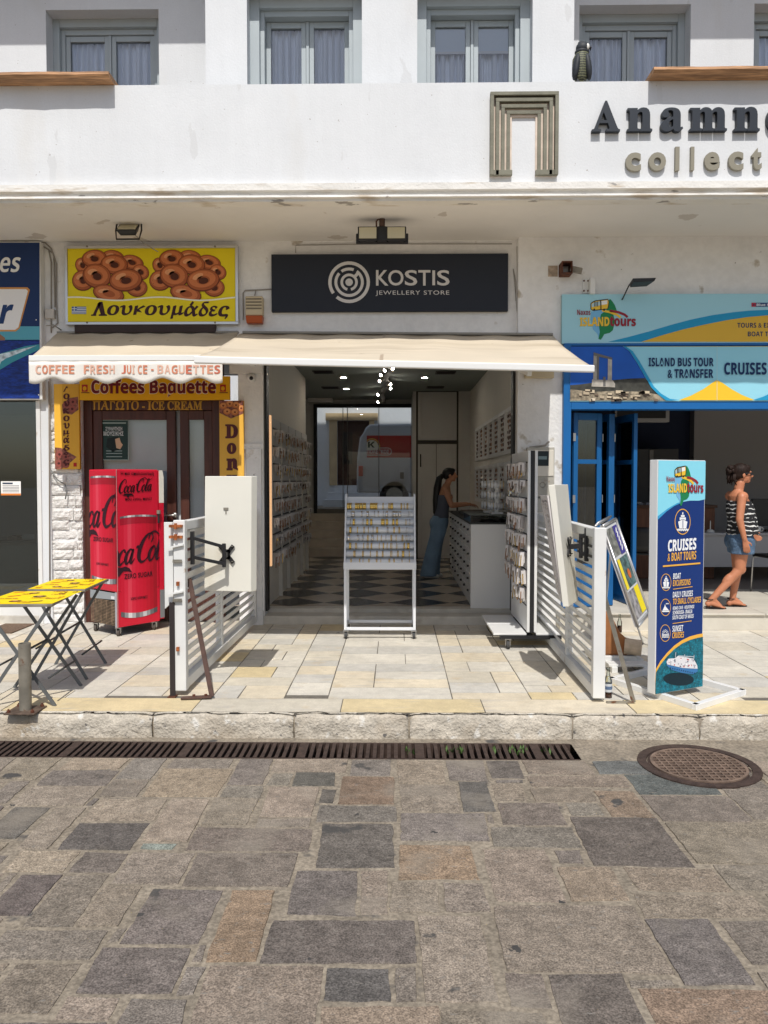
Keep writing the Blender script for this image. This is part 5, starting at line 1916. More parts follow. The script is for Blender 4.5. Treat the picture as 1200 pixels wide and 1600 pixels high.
fl_, fr_ = W(308, 557, 6.42), W(924, 572, 6.42)
bl_, br_ = Vector((X(378, KY - .03), KY - .03, Z(521.5, KY))), Vector((X(862, FY - .03), FY - .03, Z(526, FY)))
t = awning('beige_awning', 'wide beige retractable awning with a white front bar over the jewellery shop door', fl_, fr_, bl_, br_, .03, canvas)
b = MB()
b.bar(fl_ + Vector((-.02, -.01, -.03)), fr_ + Vector((.02, -.01, -.025)), .05, .058, awn_white)
b.build('front_bar', t, bevel=.008)
b = MB()
b.bar(bl_ + Vector((.02, -.0, .012)), br_ + Vector((0, -.0, .012)), .06, .03, pr(150, 146, 138))
b.build('roller_cassette', t, bevel=.01)
for k, (p, q) in enumerate(((bl_ + Vector((.25, -.05, -.06)), fl_ + Vector((.45, .05, -.05))), (br_ + Vector((-.25, -.05, -.06)), fr_ + Vector((-.5, .05, -.05))))):
    mid = (p + q) / 2 + Vector((.34 if k == 0 else -.34, 0, -.02))
    b = MB(); b.bar(p, mid, .045, .06, awn_white); b.bar(mid, q, .04, .05, awn_white); b.build('folding_arm', t, bevel=.004)
b = MB()
sp = fl_.lerp(fr_, .464); sq = bl_.lerp(br_, .46)
for k in range(10):
    p, q = sp.lerp(sq, k / 10), sp.lerp(sq, (k + 1) / 10)
    f = lambda v: Vector((0, 0, -.03 * math.sin(math.pi * v) * (.6 + .4 * math.sin(.46 * 9)) + .003))
    b.add([p + f(k / 10), p + f(k / 10) + Vector((.03, 0, 0)), q + f((k + 1) / 10) + Vector((.03, 0, 0)), q + f((k + 1) / 10)], [(0, 1, 2, 3)], pr(176, 160, 140))
b.build('seam', t)
b = MB()
b.box(X(818, FY), X(863, FY), FY - .06, FY - .002, Z(592, FY), Z(580, FY), beige_plastic)
b.build('wall_bracket', t, bevel=.008)

LAY = 7.98
fl_, fr_ = W(50, 556, LAY), W(352, 555, LAY)
bl_, br_ = Vector((X(93, KY - .03), KY - .03, Z(519.5, KY))), Vector((X(374, KY - .03), KY - .03, Z(519.5, KY)))
t = awning('cafe_awning', 'smaller beige cafe awning with scalloped white valance and faded lettering', fl_, fr_, bl_, br_, .015, canvas)
b = MB(); b.bar(fl_ + Vector((-.02, -.01, -.03)), fr_ + Vector((.02, -.01, -.03)), .05, .06, awn_white); b.build('front_bar', t, bevel=.006)
b = MB(); b.bar(bl_ + Vector((0, .005, .005)), br_ + Vector((0, .005, .005)), .04, .02, pr(150, 146, 138)); b.build('roller_cassette', t)
b = MB()
zt0 = Z(564, LAY); zlow = Z(592, LAY); zamp = Z(592, LAY) - Z(598, LAY)
xa, xb = X(50, LAY), X(350, LAY)
b.grid(lambda u, v: (xa + (xb - xa) * u, LAY - .03 + .003 * math.sin(u * 24) * (1 - v) + .001 * math.sin(u * 61), (zlow - .5 * zamp + zamp * .75 * math.cos(u * 2 * math.pi * 5.3 + 2.2)) * (1 - v) + zt0 * v), 120, 5, valance_m)
b.build('valance', t, smooth=True, solid=.003)
a = Art.px(50, 563, 350, 596, LAY - .0355, step=.0006)
fade = [pr(206, 130, 100), pr(212, 150, 124), pr(200, 110, 86), pr(220, 176, 156)]
x = 54.5
for wrd, x0, x1 in (('COFFEE', 54.5, 117), ('FRESH', 130, 180), ('JUICE', 189, 231), ('BAGUETTES', 245, 345)):
    n = len(wrd)
    cwid = (x1 - x0) / n
    for i, ch in enumerate(wrd):
        a.text(ch, (x0 + i * cwid + .9, 570.5, x0 + (i + 1) * cwid - (.9 if ch != 'I' else 4), 584), random.choice(fade), 1, 'sansb')
a.rect(236, 576.5, 240, 579, fade[0], 1)
a.mb.build('lettering', t)

# ---- lamps and boxes on the wall
def flood(t, p, w, h, d, tilt, mt_body, handle=True):
    M = Matrix.Translation(p) @ Matrix.Rotation(tilt, 4, 'X')
    b = MB()
    b.hexa([M @ Vector(q) for q in ((-w / 2, -d / 2, h / 2), (w / 2, -d / 2, h / 2), (w / 2, -d / 2, -h / 2), (-w / 2, -d / 2, -h / 2), (-w * .36, d / 2, h * .36), (w * .36, d / 2, h * .36), (w * .36, d / 2, -h * .36), (-w * .36, d / 2, -h * .36))], mt_body)
    hd = b.build('housing', t, bevel=.008)
    b = MB(); b.box(-w * .42, w * .42, -d / 2 - .006, -d / 2 - .001, -h * .40, h * .40, lamp_glass, M); b.build('lamp_glass', hd)
    return hd


p = W(201, 360, 8.1)
t = thing('floodlight', 'small black floodlight in a bracket under the soffit above the doughnut sign', 'floodlight', p)
flood(t, p + Vector((0, 0, .0)), .22, .15, .07, R(-50), black_m)
b = MB()
q = [Vector((-.125, .03, .12)), Vector((-.135, 0, .0)), Vector((-.12, -.03, -.10)), Vector((.12, -.03, -.10)), Vector((.135, 0, 0)), Vector((.125, .03, .12))]
b.tube([p + v for v in q], .009, black_m, 6); b.tube([p + q[0], p + q[5]], .009, black_m, 6)
b.tube([p + Vector((0, .03, .12)), Vector((p.x, p.y + .03, zs))], .012, black_m, 6)
b.build('bracket', t)
b = MB(); b.tube([p + Vector((.05, .03, -.03)), p + Vector((.12, .12, -.10)), p + Vector((.2, .35, -.12))], .005, cable_m, 5); b.build('cable', t)

FYl = 8.0
p = W(597, 369, FYl)
t = thing('twin_floodlight', 'black twin-headed floodlight hanging from a brown pipe above the black sign', 'floodlight', p)
b = MB(); b.tube([p + Vector((0, 0, .06)), Vector((p.x, FYl, zs))], .03, brown_steel, 12); b.tube([p + Vector((-.055, 0, .03)), p + Vector((-.06, 0, .15)), p + Vector((-.02, 0, .19))], .008, rust); b.build('stem', t, smooth=True)
for s_ in (-1, 1):
    flood(t, p + Vector((.145 * s_, -.03, .0)), .21, .15, .09, R(-12), black_m)
b = MB(); b.box(p.x - .27, p.x + .27, FYl - .0, FYl + .05, p.z - .07, p.z + .03, black_m); b.bar(p + Vector((0, 0, -.06)), p + Vector((0, 0, .09)), .1, .08, black_m); b.build('yoke', t, bevel=.008)

p = W(1004, 441, 8.3)
t = thing('slim_floodlight', 'slim black floodlight on a thin arm above the pale blue tour sign', 'floodlight', p)
b = MB(); b.hexa([p + Vector(q) for q in ((-.12, -.05, .03), (.13, -.05, .035), (.11, -.05, .0), (-.11, -.05, -.01), (-.1, .14, .02), (.1, .14, .025), (.09, .14, -.01), (-.09, .14, -.02))], black_m); b.build('housing', t, bevel=.005)
b = MB(); b.tube([p + Vector((-.11, .1, 0)), p + Vector((-.14, .24, -.12)), Vector((p.x - .14, FY, p.z - .12))], .008, black_m, 6); b.build('arm', t)

p = W(398, 479, KY - .04)
t = thing('alarm_siren', 'cream alarm siren box with an amber lens beside the black sign', 'alarm siren', p)
xa, xb = X(385, KY - .1), X(412, KY - .1); z0, z1 = Z(504, KY - .1), Z(462, KY - .1); zm = Z(492, KY - .1)
b = MB(); b.box(xa, xb, KY - .11, KY - .003, zm, z1, beige_plastic); b.build('case', t, bevel=.012)
b = MB()
for k in range(4):
    b.box(xa + .01, xb - .01, KY - .114, KY - .11, z1 - .04 - .035 * k, z1 - .025 - .035 * k, pr(120, 110, 92))
b.build('vent_slots', t)
b = MB(); b.hexa([(xa, KY - .11, zm - .002), (xb, KY - .11, zm - .002), (xb - .01, KY - .09, z0), (xa + .01, KY - .09, z0), (xa, KY - .003, zm - .002), (xb, KY - .003, zm - .002), (xb - .01, KY - .003, z0), (xa + .01, KY - .003, z0)], orange_lens); b.build('lens', t, bevel=.008)
b = MB(); b.tube([W(380, 500, KY - .012), W(380, 458, KY - .012), W(383, 454, KY - .012), W(424, 452, KY - .012)], .007, cable_m, 6); b.tube([W(398, 462, KY - .012), W(400, 453, KY - .012)], .006, cable_m, 6)
b.build('conduit', t)

p = W(392, 590, KY - .06)
t = thing('security_camera', 'small white dome security camera on the pillar under the beige awning', 'security camera', p)
b = MB(); b.lathe([(.05, 0), (.05, .03), (.03, .05)], (0, 0, 0), white_gloss, 16, Matrix.Translation(p + Vector((0, .06, 0))) @ Matrix.Rotation(R(90), 4, 'X')); b.build('base', t, smooth=True)
b = MB(); b.ell(p, .045, .05, .045, white_gloss); b.build('dome', t, smooth=True)
b = MB(); b.ell(p + Vector((.008, -.03, -.008)), .025, .026, .025, black_plastic, 12); b.build('lens', t, smooth=True)
b = MB(); b.box(X(361, KY), X(412, KY), KY - .05, KY - .002, Z(584, KY), Z(570, KY), white_metal)
tag(b.build('conduit_box', bevel=.005), 'white horizontal casing above the dome security camera', 'conduit box')

p = W(884, 421, FY - .08)
t = thing('rusty_socket', 'rusty square metal socket on the wall above the pillar', 'socket', p)
b = MB()
o_ = .06
b.box(p.x - o_, p.x + .055, p.y - .09, p.y + .078, p.z - .065, p.z - .055, rust); b.box(p.x - o_, p.x + .055, p.y - .09, p.y + .078, p.z + .055, p.z + .068, rust)
b.box(p.x - o_, p.x - o_ + .01, p.y - .09, p.y + .078, p.z - .055, p.z + .055, rust); b.box(p.x + .045, p.x + .055, p.y - .09, p.y + .078, p.z - .055, p.z + .055, rust)
b.build('tube', t)
b = MB(); b.bar(p + Vector((.05, -.02, .0)), p + Vector((.16, -.06, -.035)), .05, .06, dull_steel); b.build('stub', t)
b = MB(); b.box(p.x - .19, p.x - .065, FY - .012, FY - .001, p.z - .07, p.z + .07, plaster_worn); b.box(p.x - .18, p.x - .075, FY - .014, FY - .012, p.z - .06, p.z + .06, mat('flaking_plate', lin(176, 158, 140), .8, noise_=[(14, .4)])); b.build('plate', t)

p = W(920, 446, FY - .05)
t = thing('wall_bracket', 'small white steel bracket on the wall above the tour sign logo', 'bracket', p)
b = MB(); b.box(p.x - .06, p.x + .01, FY - .015, FY - .001, p.z - .08, p.z + .09, white_metal)
for dx, dz in ((-.045, .06), (0, .06), (-.045, -.05), (0, -.05)):
    b.lathe([(.01, 0), (.01, .006), (.002, .008)], (0, 0, 0), rust, 8, Matrix.Translation((p.x + dx, FY - .015, p.z + dz)) @ Matrix.Rotation(R(90), 4, 'X'))
b.build('plate', t)
b = MB(); b.box(p.x + .005, p.x + .06, FY - .1, FY - .016, p.z - .1, p.z + .07, white_metal); b.build('channel', t, bevel=.004)

# electricity meter box on the pillar
xa, xb = X(825, FY - .08), X(866, FY - .08)
t = thing('meter_box', 'old grey electricity meter box with a dark window on the white pillar', 'meter box', (xa, FY, 1.2))
mb_ = mat('aged_meter_grey', lin(176, 172, 162), .7, noise_=[(8, .15)], dirt=[(10, .62, .7, lin(130, 95, 70))])
b = MB(); b.box(xa - .01, xb, FY - .09, FY - .002, Z(776, FY - .09), Z(699, FY - .09), mb_); b.box(xa + .02, xb - .01, FY - .1, FY - .09, Z(744, FY - .1), Z(703, FY - .1), pr(214, 208, 196)); b.build('case', t, bevel=.012)
b = MB(); b.box(X(839, FY - .1), X(857, FY - .1), FY - .104, FY - .1, Z(728, FY - .1), Z(705, FY - .1), pr(38, 48, 52)); b.box(X(841, FY - .1), X(854, FY - .1), FY - .106, FY - .104, Z(718, FY - .1), Z(713, FY - .1), pr(120, 140, 144)); b.build('window', t)
b = MB(); b.box(X(838, FY), X(862, FY), FY - .07, FY - .003, Z(800, FY), Z(778, FY), pr(170, 168, 160)); b.tube([W(848, 752, FY - .094) + Vector((.03 * math.cos(k * .5236), 0, .03 * math.sin(k * .5236) - .04)) for k in range(12)], .003, dull_steel, 5, True); b.build('lower_case', t, bevel=.006)
b = MB()
pth = [W(858, 690, FY - .02), W(852, 696, FY - .06), W(828, 699, FY - .06), W(826, 720, FY - .05)]
b.tube(pth, .012, cable_m, 6); b.build('conduit', t)
# pipes beside the yellow sign
t = thing('wall_pipes', 'bundle of grey cable pipes on the wall beside the yellow doughnut sign', 'pipes', W(85, 440, KY))
for k, pts in enumerate((((-300, 374), (50, 375), (70, 379), (80, 388), (84, 400), (86, 480)), ((60, 381), (76, 390), (80, 410), (80, 520)), ((70, 386), (83, 396), (88, 412), (88, 470), (90, 505), (82, 512)))):
    b = MB(); b.tube([W(x, y, KY - .012) for x, y in pts], .008, cable_m, 6); b.build('pipe', t, smooth=True)
b = MB(); b.box(X(77, KY), X(91, KY), KY - .05, KY - .002, Z(497, KY), Z(482, KY), pr(196, 190, 182)); b.build('junction_box', t, bevel=.005)
b = MB()
b.tube([W(72, 509, KY - .1), W(84, 508, KY - .08), W(96, 516, KY - .02)], .008, cable_m, 6); b.tube([W(76, 596, KY - .03), W(77, 700, KY - .03), W(78, 960, KY - .03)], .007, pr(150, 140, 130), 6)
b.tube([W(80, 735, KY - .03), W(90, 750, KY - .04), W(102, 757, KY - .03), W(104, 770, KY - .04), W(102, 780, KY - .04)], .007, pr(120, 120, 118), 6)
b.build('cable', t, smooth=True)
b = MB(); b.tube([W(806, 470, KY - .01), W(806, 440, KY - .012), W(802, 420, KY - .012), W(809, 500, KY - .012), W(808, 385, KY - .012)], .005, cable_m, 5)
b.tube([W(462, 395, KY - .01), W(462, 383, KY - .01), W(590, 381, KY - .01), W(800, 381, KY - .01)], .005, cable_m, 5)
tag(b.build('wall_cable'), 'thin cable running along the wall above the black sign', 'cable')

# blue folding doors
t = thing('folding_doors', 'blue glazed folding doors pushed together inside the tour office opening', 'folding doors', (fx1, 8.75, LZ))
zt_d = zf0 - .02
xL = X(893, 8.8)
for i, (xa, ya, xb_, yb_) in enumerate(((xL, 8.75, xL + .34, 8.86), (xL + .35, 8.9, xL + .27, 9.3), (xL + .37, 9.3, xL + .47, 8.9), (xL + .49, 8.9, xL + .60, 9.45), (xL + .66, 9.45, xL + .74, 8.85))):
    d = Vector((xb_ - xa, yb_ - ya, 0))
    L = d.length
    M = Matrix.Translation((xa, ya, LZ)) @ Matrix.Rotation(math.atan2(d.y, d.x), 4, 'Z')
    hgt = zt_d - LZ
    b = MB()
    b.box(0, .055, -.022, .022, .01, hgt, blue_paint, M); b.box(L - .055, L, -.022, .022, .01, hgt, blue_paint, M)
    b.box(.055, L - .055, -.022, .022, hgt - .08, hgt, blue_paint, M); b.box(.055, L - .055, -.022, .022, .01, .5, blue_paint, M); b.box(.055, L - .055, -.022, .022, hgt * .74, hgt * .74 + .05, blue_paint, M)
    b.box(.08, L - .08, -.028, -.022, .08, .44, blue_paint, M)
    lf = b.build('door_leaf', t, bevel=.005)
    b = MB(); b.box(.055, L - .055, -.004, .004, .5, hgt - .08, shop_glass, M); b.build('pane', lf)
    b = MB()
    for hz in (.5, 1.2, 1.9):
        b.box(-.012, .02, -.03, -.022, hz, hz + .09, steel, M)
    b.build('hinge', lf)

# ================================================================== THINGS ON THE PAVEMENT
# slatted screens either side of the shop front
def slat_screen(name, label, x0n, x0f, y0, y1, z0, z1, side, mid):
    t = thing(name, label, 'screen', (x0n, y0, 0))
    dx = x0f - x0n
    XX = lambda y: x0n + dx * (y - y0) / (y1 - y0)
    M = lambda y: Matrix.Translation((XX(y), y, 0)) @ Matrix.Rotation(math.atan2(-dx, y1 - y0), 4, 'Z')
    L = math.hypot(dx, y1 - y0)
    Mx = M(y0)
    b = MB(); b.box(-.045, .045, 0, .07, z0, z1 + .01, white_metal, Mx); b.build('post', t, bevel=.006)
    b = MB(); b.box(-.04, .04, L - .06, L, z0, z1, white_metal, Mx); b.build('post', t, bevel=.006)
    ym = mid - y0
    b = MB(); b.box(-.03, .03, ym - .03, ym + .03, z0 + .08, z1 - .07, white_metal, Mx); b.build('mid_post', t, bevel=.004)
    b = MB(); b.box(-.035, .035, .07, L - .06, z1 - .07, z1, white_metal, Mx); b.build('top_rail', t, bevel=.005)
    b = MB(); b.box(-.035, .035, .07, L - .06, z0, z0 + .08, white_metal, Mx); b.build('bottom_rail', t, bevel=.005)
    b = MB()
    n = 14
    pitch = (z1 - .07 - z0 - .08) / n
    for k in range(n):
        zc = z0 + .08 + pitch * (k + .5)
        Mk = Mx @ Matrix.Translation((0, 0, zc)) @ Matrix.Rotation(R(28) * side, 4, 'Y')
        for ya, yb_ in ((.07, ym - .03), (ym + .03, L - .06)):
            b.box(-.004, .004, ya, yb_, -.036, .036, white_metal, Mk)
    b.build('slats', t)
    return t, Mx


SLn = G(282, 1088, 0.0); SLf = G(394, 979, 0)
t, Mx = slat_screen('slat_screen', 'white slatted metal screen with rusty hinges beside the red drinks cooler', SLn.x, SLf.x + .0, SLn.y, 8.66, .04, Z(815, SLn.y, 285), 1, 7.05)
b = MB()
for py in (822, 839):
    p = W(275, py, SLn.y - .01)
    b.bar(p + Vector((-.05, 0, 0)), p + Vector((.05, 0, 0)), .035, .02, rust_orange); b.tube([p + Vector((-.0, -.012, -.022)), p + Vector((0, -.012, .022))], .012, rust_orange, 8)
for py in (912, 1014):
    p = W(276, py, SLn.y - .01); b.bar(p, p + Vector((.02, 0, 0)), .03, .03, rust_orange)
b.build('rusty_hinge', t)
b = MB()
for py in (878, 939):
    p = W(276, py, SLn.y - .012); b.bar(p + Vector((-.03, 0, 0)), p + Vector((.04, 0, 0)), .02, .008, dull_steel, (0, 0, 1)); b.bar(p + Vector((-.03, 0, .012)), p + Vector((.04, 0, .012)), .004, .012, dull_steel)
for py in (852, 925):
    p = W(276, py, SLn.y - .012); b.bar(p + Vector((-.07, 0, -.02)), p + Vector((.05, 0, .005)), .02, .012, white_metal)
b.build('latch', t)
b = MB()
p0, p1 = W(256, 816, SLn.y + .02), W(271, 952, SLn.y + .02)
b.hexa([Vector((p0.x, SLn.y + .02, p0.z)), Vector((p1.x, SLn.y + .02, p0.z)), Vector((p1.x, SLn.y + .02, W(271, 940, SLn.y).z)), Vector((p0.x, SLn.y + .02, p1.z))] +
       [Vector((p0.x, SLn.y + .045, p0.z)), Vector((p1.x, SLn.y + .045, p0.z)), Vector((p1.x, SLn.y + .045, W(271, 940, SLn.y).z)), Vector((p0.x, SLn.y + .045, p1.z))], white_metal)
b.build('side_plate', t, bevel=.003)
b = MB()
xl_ = X(267, SLn.y)
b.box(xl_ - .02, xl_ + .02, SLn.y - .01, SLn.y + .004, .0, .72, pr(52, 46, 46)); b.box(xl_ - .02, xl_ - .012, SLn.y + .004, SLn.y + .03, 0, .72, pr(52, 46, 46)); b.box(xl_ - .03, xl_ + .03, SLn.y - .05, SLn.y + .03, -.002, .006, rust)
b.build('leg_angle', t)
b = MB()
q0 = W(290, 905, SLn.y + .12) + Vector((.03, 0, 0)); q1 = G(331, 1088, 0.02)
b.bar(q0, q1, .035, .012, brown_steel, (0, 1, 0)); b.bar(q1, Vector((SLn.x + .03, q1.y - .02, .012)), .05, .012, brown_steel); b.bar(q0, q0 - Vector((0, 0, .06)), .04, .014, brown_steel)
for u in (.2, .6):
    p = q1.lerp(Vector((SLn.x + .03, q1.y, .012)), u); b.lathe([(.012, .0), (.012, .012), (.002, .014)], p + Vector((0, 0, .006)), rust, 8)
b.build('brace', t)

SRn = G(936, 1098, 0.0)
zrt = Z(827, SRn.y, 936)
t, Mr = slat_screen('slat_screen', 'white slatted metal screen beside the blue cruises sign and glass bottle', SRn.x, 1.56, SRn.y, 8.5, .03, zrt, -1, 6.75)
b = MB()
q0 = W(943, 925, SRn.y + .1); q1 = G(990, 1097, .01)
b.bar(q0, q1, .014, .03, dull_steel); b.bar(Vector((SRn.x + .05, q1.y + .0, .008)), q1, .02, .014, dull_steel); b.box(q0.x - .015, q0.x + .004, q0.y - .03, q0.y + .03, q0.z - .1, q0.z + .2, white_metal)
b.build('brace_rod', t)


def arm_mount(t, wall_p, wall_n, plate_p, plate_n):
    """Black television arm from a wall plate to a square VESA plate."""
    b = MB()
    wn = Vector(wall_n)
    b.bar(wall_p + Vector((0, 0, -.13)), wall_p + Vector((0, 0, .13)), .035, .03, black_m, wn); b.build('wall_plate', t, bevel=.004)
    mid = (wall_p + plate_p) / 2 + wn * .0
    b = MB()
    for dz in (.075, -.075):
        b.bar(wall_p + Vector((0, 0, dz)) + wn * .01, plate_p + Vector((0, 0, dz * .9)) - Vector(plate_n) * .09, .028, .026, black_m)
    e = plate_p - Vector(plate_n) * .09
    b.tube([e + Vector((0, 0, .095)), e + Vector((0, 0, -.095))], .016, black_m, 10)
    b.bar(e, plate_p, .035, .04, black_m)
    b.build('arm', t, bevel=.003)
    b = MB()
    pn = Vector(plate_n)
    sx = Vector((0, 0, 1)).cross(pn).normalized()
    b.bar(plate_p - pn * .006, plate_p + pn * .004, .06, .08, black_m)
    for a_, c_ in ((1, 1), (1, -1), (-1, 1), (-1, -1)):
        b.bar(plate_p, plate_p + sx * .055 * a_ + Vector((0, 0, .07 * c_)), .03, .012, black_m, pn)
        b.lathe([(.008, 0), (.008, .006), (.001, .007)], plate_p + sx * .048 * a_ + Vector((0, 0, .062 * c_)) - pn * .012, dull_steel, 6)
    b.build('mount_plate', t)


def jewel_face(mb, fn, nu, nv):
    """Rows of small dark pieces on a board face; fn(u, v, d) gives the point."""
    for j in range(nv):
        for i in range(nu):
            if random.random() < .8:
                u = .06 + .88 * (i + random.uniform(.2, .8)) / nu; v = .04 + .92 * (j + random.uniform(.2, .8)) / nv
                du, dv = random.uniform(.01, .025), random.uniform(.006, .014)
                mb.add([fn(u - du, v - dv, .004), fn(u + du, v - dv, .004), fn(u + du, v + dv, .004), fn(u - du, v + dv, .004)], [(0, 1, 2, 3)], random.choice((dark_jewel, copper_m, dark_jewel, silver_m)))


# left swivel board
BY = 6.2
c = [W(320, 744, BY), W(393, 744, BY), W(392, 925, BY), W(319, 923, BY)]
t = thing('swivel_board', 'cream display board seen from behind on a black arm beside the red cooler', 'display board', (c[0] + c[2]) / 2)
bk = [p + Vector((.035, .07, 0)) for p in c]
b = MB(); b.hexa(c + bk, white_board); b.build('panel', t, bevel=.005)
b = MB()
ff = lambda u, v, d: (bk[0].lerp(bk[1], u)).lerp(bk[3].lerp(bk[2], u), v) + Vector((0, d, 0))
jewel_face(b, ff, 10, 22)
b.build('earrings', t, kind='stuff')
pp = W(354, 866, BY - .012)
arm_mount(t, Vector((SLn.x + .05, 5.98, W(303, 856, 5.98).z)), (1, 0, 0), pp, (.0, 1, 0))
b = MB(); p = W(353, 797, BY - .004); b.box(p.x - .02, p.x + .02, p.y - .002, p.y + .002, p.z, p.z + .02, dull_steel); b.box(p.x - .004, p.x + .004, p.y - .003, p.y + .002, p.z - .03, p.z, dull_steel); b.build('keyhole', t)
# right swivel board, leaning
t = thing('swivel_board', 'tilted cream display board on a black arm beside the rolling slatwall stand', 'display board', W(880, 850, 6.75))
ny, fy = 5.85, 6.30
n0 = [W(857, 758, ny), W(867, 757.5, ny), W(889, 948, ny), W(879.5, 948, ny)]
f0 = [W(864, 757, fy), W(887.5, 757, fy), W(903.5, 938, fy), W(884, 936, fy)]
b = MB(); b.hexa(n0 + f0, white_board); b.build('panel', t, bevel=.003)
lf0 = [f0[0] + Vector((-.10, .05, -.1)), f0[3] + Vector((-.055, .06, .02))]
b = MB()
q = [n0[0] + Vector((-.006, .015, -.08)), f0[0] + Vector((-.10, .02, -.09)), f0[3] + Vector((-.07, .02, .06)), n0[3] + Vector((-.006, .015, .05))]
b.hexa(q + [p + Vector((.03, .01, 0)) for p in q], card_m)
b.build('earring_card', t)
b = MB(); jewel_face(b, lambda u, v, d: (q[0].lerp(q[1], u)).lerp(q[3].lerp(q[2], u), v) + Vector((-d, -d, 0)), 6, 26); b.build('earrings', t, kind='stuff')
pp = (n0[1] + n0[2] + f0[1] + f0[2]) / 4
pn = (f0[1] - n0[1]).cross(n0[2] - n0[1]).normalized()
if pn.x > 0:
    pn = -pn
pp = W(889, 858, (ny + fy) / 2) if False else pp + Vector((.012, -.004, -.02))
arm_mount(t, Vector((SRn.x - .02, 6.0, W(919, 851, 6.0).z)), (-1, 0, 0), pp, pn)


# rolling slatwall stand
SYn, SYf = 7.45, 8.50
sx_ = X(831, SYn)
zt_s = Z(704, SYn, 830)
t = thing('slatwall_stand', 'tall rolling slatwall stand hung with rows of jewellery cards at the shop door', 'display stand', (sx_, SYn, 0))
b = MB(); b.box(sx_ - .035, sx_ - .012, SYn + .02, SYf, .17, zt_s, white_gloss); b.box(sx_ + .028, sx_ + .05, SYn + .02, SYf, .17, zt_s, white_gloss); b.box(sx_ - .04, sx_ - .014, SYn - .012, SYn + .02, .17, zt_s, white_gloss); b.box(sx_ + .028, sx_ + .055, SYn - .012, SYn + .02, .17, zt_s, white_gloss)
b.build('panel', t, bevel=.003)
b = MB(); b.box(sx_ - .013, sx_ + .027, SYn - .006, SYf - .002, .165, zt_s, black_plastic); b.build('core', t)
b = MB()
zr_ = []
k = 0
z = zt_s - .12
while z > .3:
    b.box(sx_ - .0365, sx_ - .034, SYn + .025, SYf - .01, z, z + .014, black_plastic)
    zr_.append(z)
    z -= .175
b.build('slot_lines', t)
b = MB()
b.box(sx_ - .36, sx_ - .036, SYn + .02, SYn + .50, .135, .155, white_gloss); b.box(sx_ - .36, sx_ - .036, SYn + .53, SYf - .02, .135, .155, white_gloss); b.box(sx_ + .055, sx_ + .30, SYn + .02, SYf - .02, .135, .155, white_gloss)
b.build('base_shelf', t, bevel=.003)
b = MB(); b.box(sx_ - .30, sx_ + .30, SYn + .0, SYn + .04, .10, .134, black_m); b.box(sx_ - .30, sx_ + .30, SYf - .06, SYf - .02, .10, .134, black_m); b.box(sx_ - .03, sx_ + .03, SYn + .04, SYf - .06, .10, .134, black_m); b.build('base_frame', t)


def caster(parent, p, r=.04, mt_=None):
    b = MB()
    b.lathe([(r, -.014), (r * 1.02, -.008), (r * 1.02, .008), (r, .014)], (0, 0, 0), mt_ or rubber, 16, Matrix.Translation(p + Vector((0, 0, r))) @ Matrix.Rotation(R(90), 4, 'Y') @ Matrix.Rotation(0, 4, 'X'))
    w = b.build('caster_wheel', parent)
    b = MB(); b.box(p.x - .024, p.x - .018, p.y - .016, p.y + .02, p.z + r * .8, p.z + r * 2.3, steel); b.box(p.x + .018, p.x + .024, p.y - .016, p.y + .02, p.z + r * .8, p.z + r * 2.3, steel); b.box(p.x - .03, p.x + .03, p.y - .03, p.y + .03, p.z + r * 2.3, p.z + r * 2.3 + .006, steel)
    b.build('fork', w)
    return w


for dx, y in ((-.22, SYn + .02), (.24, SYn + .03), (-.24, SYf - .04), (.24, SYf - .04)):
    caster(t, Vector((sx_ + dx, y, 0)), .042)
rn2 = ['top', 'second', 'third', 'fourth', 'fifth', 'sixth', 'seventh', 'lowest']
for k in range(8):
    n = 15 if k < 7 else 7
    for q in range(n):
        place_card((sx_ - .045, SYn + .08 + (SYf - SYn - .2) * q / 13, zr_[k] + .004), R(-90 + random.uniform(5, 60)), 'jewellery card hanging in the %s row of the rolling slatwall stand' % rn2[k], 'cards on the rolling stand', None if k < 5 else random.choice((0, 1, 1)))

# central bracelet stand
CYY = 7.92
xa, xb = X(537, CYY), X(650, CYY)
zc0 = .09
t = thing('bracelet_display', 'white wheeled display with sloping rolls of gold and silver bracelets before the doorway', 'display stand', ((xa + xb) / 2, CYY, 0))
zl = Z(890, CYY); zt_b = Z(772, CYY + .25)
fr_ = .028
dp = .42
b = MB()
for x in (xa, xb - fr_):
    for y in (CYY, CYY + dp):
        b = MB(); b.box(x, x + fr_, y, y + fr_, zc0, zl - .002, stand_white); b.build('leg', t, bevel=.003)
b = MB()
b.box(xa + fr_, xb - fr_, CYY, CYY + fr_, zc0, zc0 + .03, stand_white); b.box(xa + fr_, xb - fr_, CYY + dp, CYY + dp + fr_, zc0 + .0, zc0 + .03, stand_white)
for x in (xa, xb - fr_):
    b.box(x + .002, x + fr_ - .002, CYY + fr_, CYY + dp, zc0, zc0 + .03, stand_white)
b.build('bottom_rail', t, bevel=.003)
b = MB(); b.box(xa - .004, xb + .004, CYY - .004, CYY + dp + fr_, zl, zl + .075, stand_white); b.build('tray_front', t, bevel=.004)
tlt = (zt_b - zl - .075)
b = MB()
for x in (xa, xb - .018):
    b = MB()
    b.hexa([(x, CYY + .25, zt_b), (x + .018, CYY + .25, zt_b), (x + .018, CYY, zl + .075), (x, CYY, zl + .075), (x, CYY + .40, zt_b), (x + .018, CYY + .40, zt_b), (x + .018, CYY + .42, zl + .075), (x, CYY + .42, zl + .075)], stand_white)
    b.build('side_cheek', t, bevel=.003)
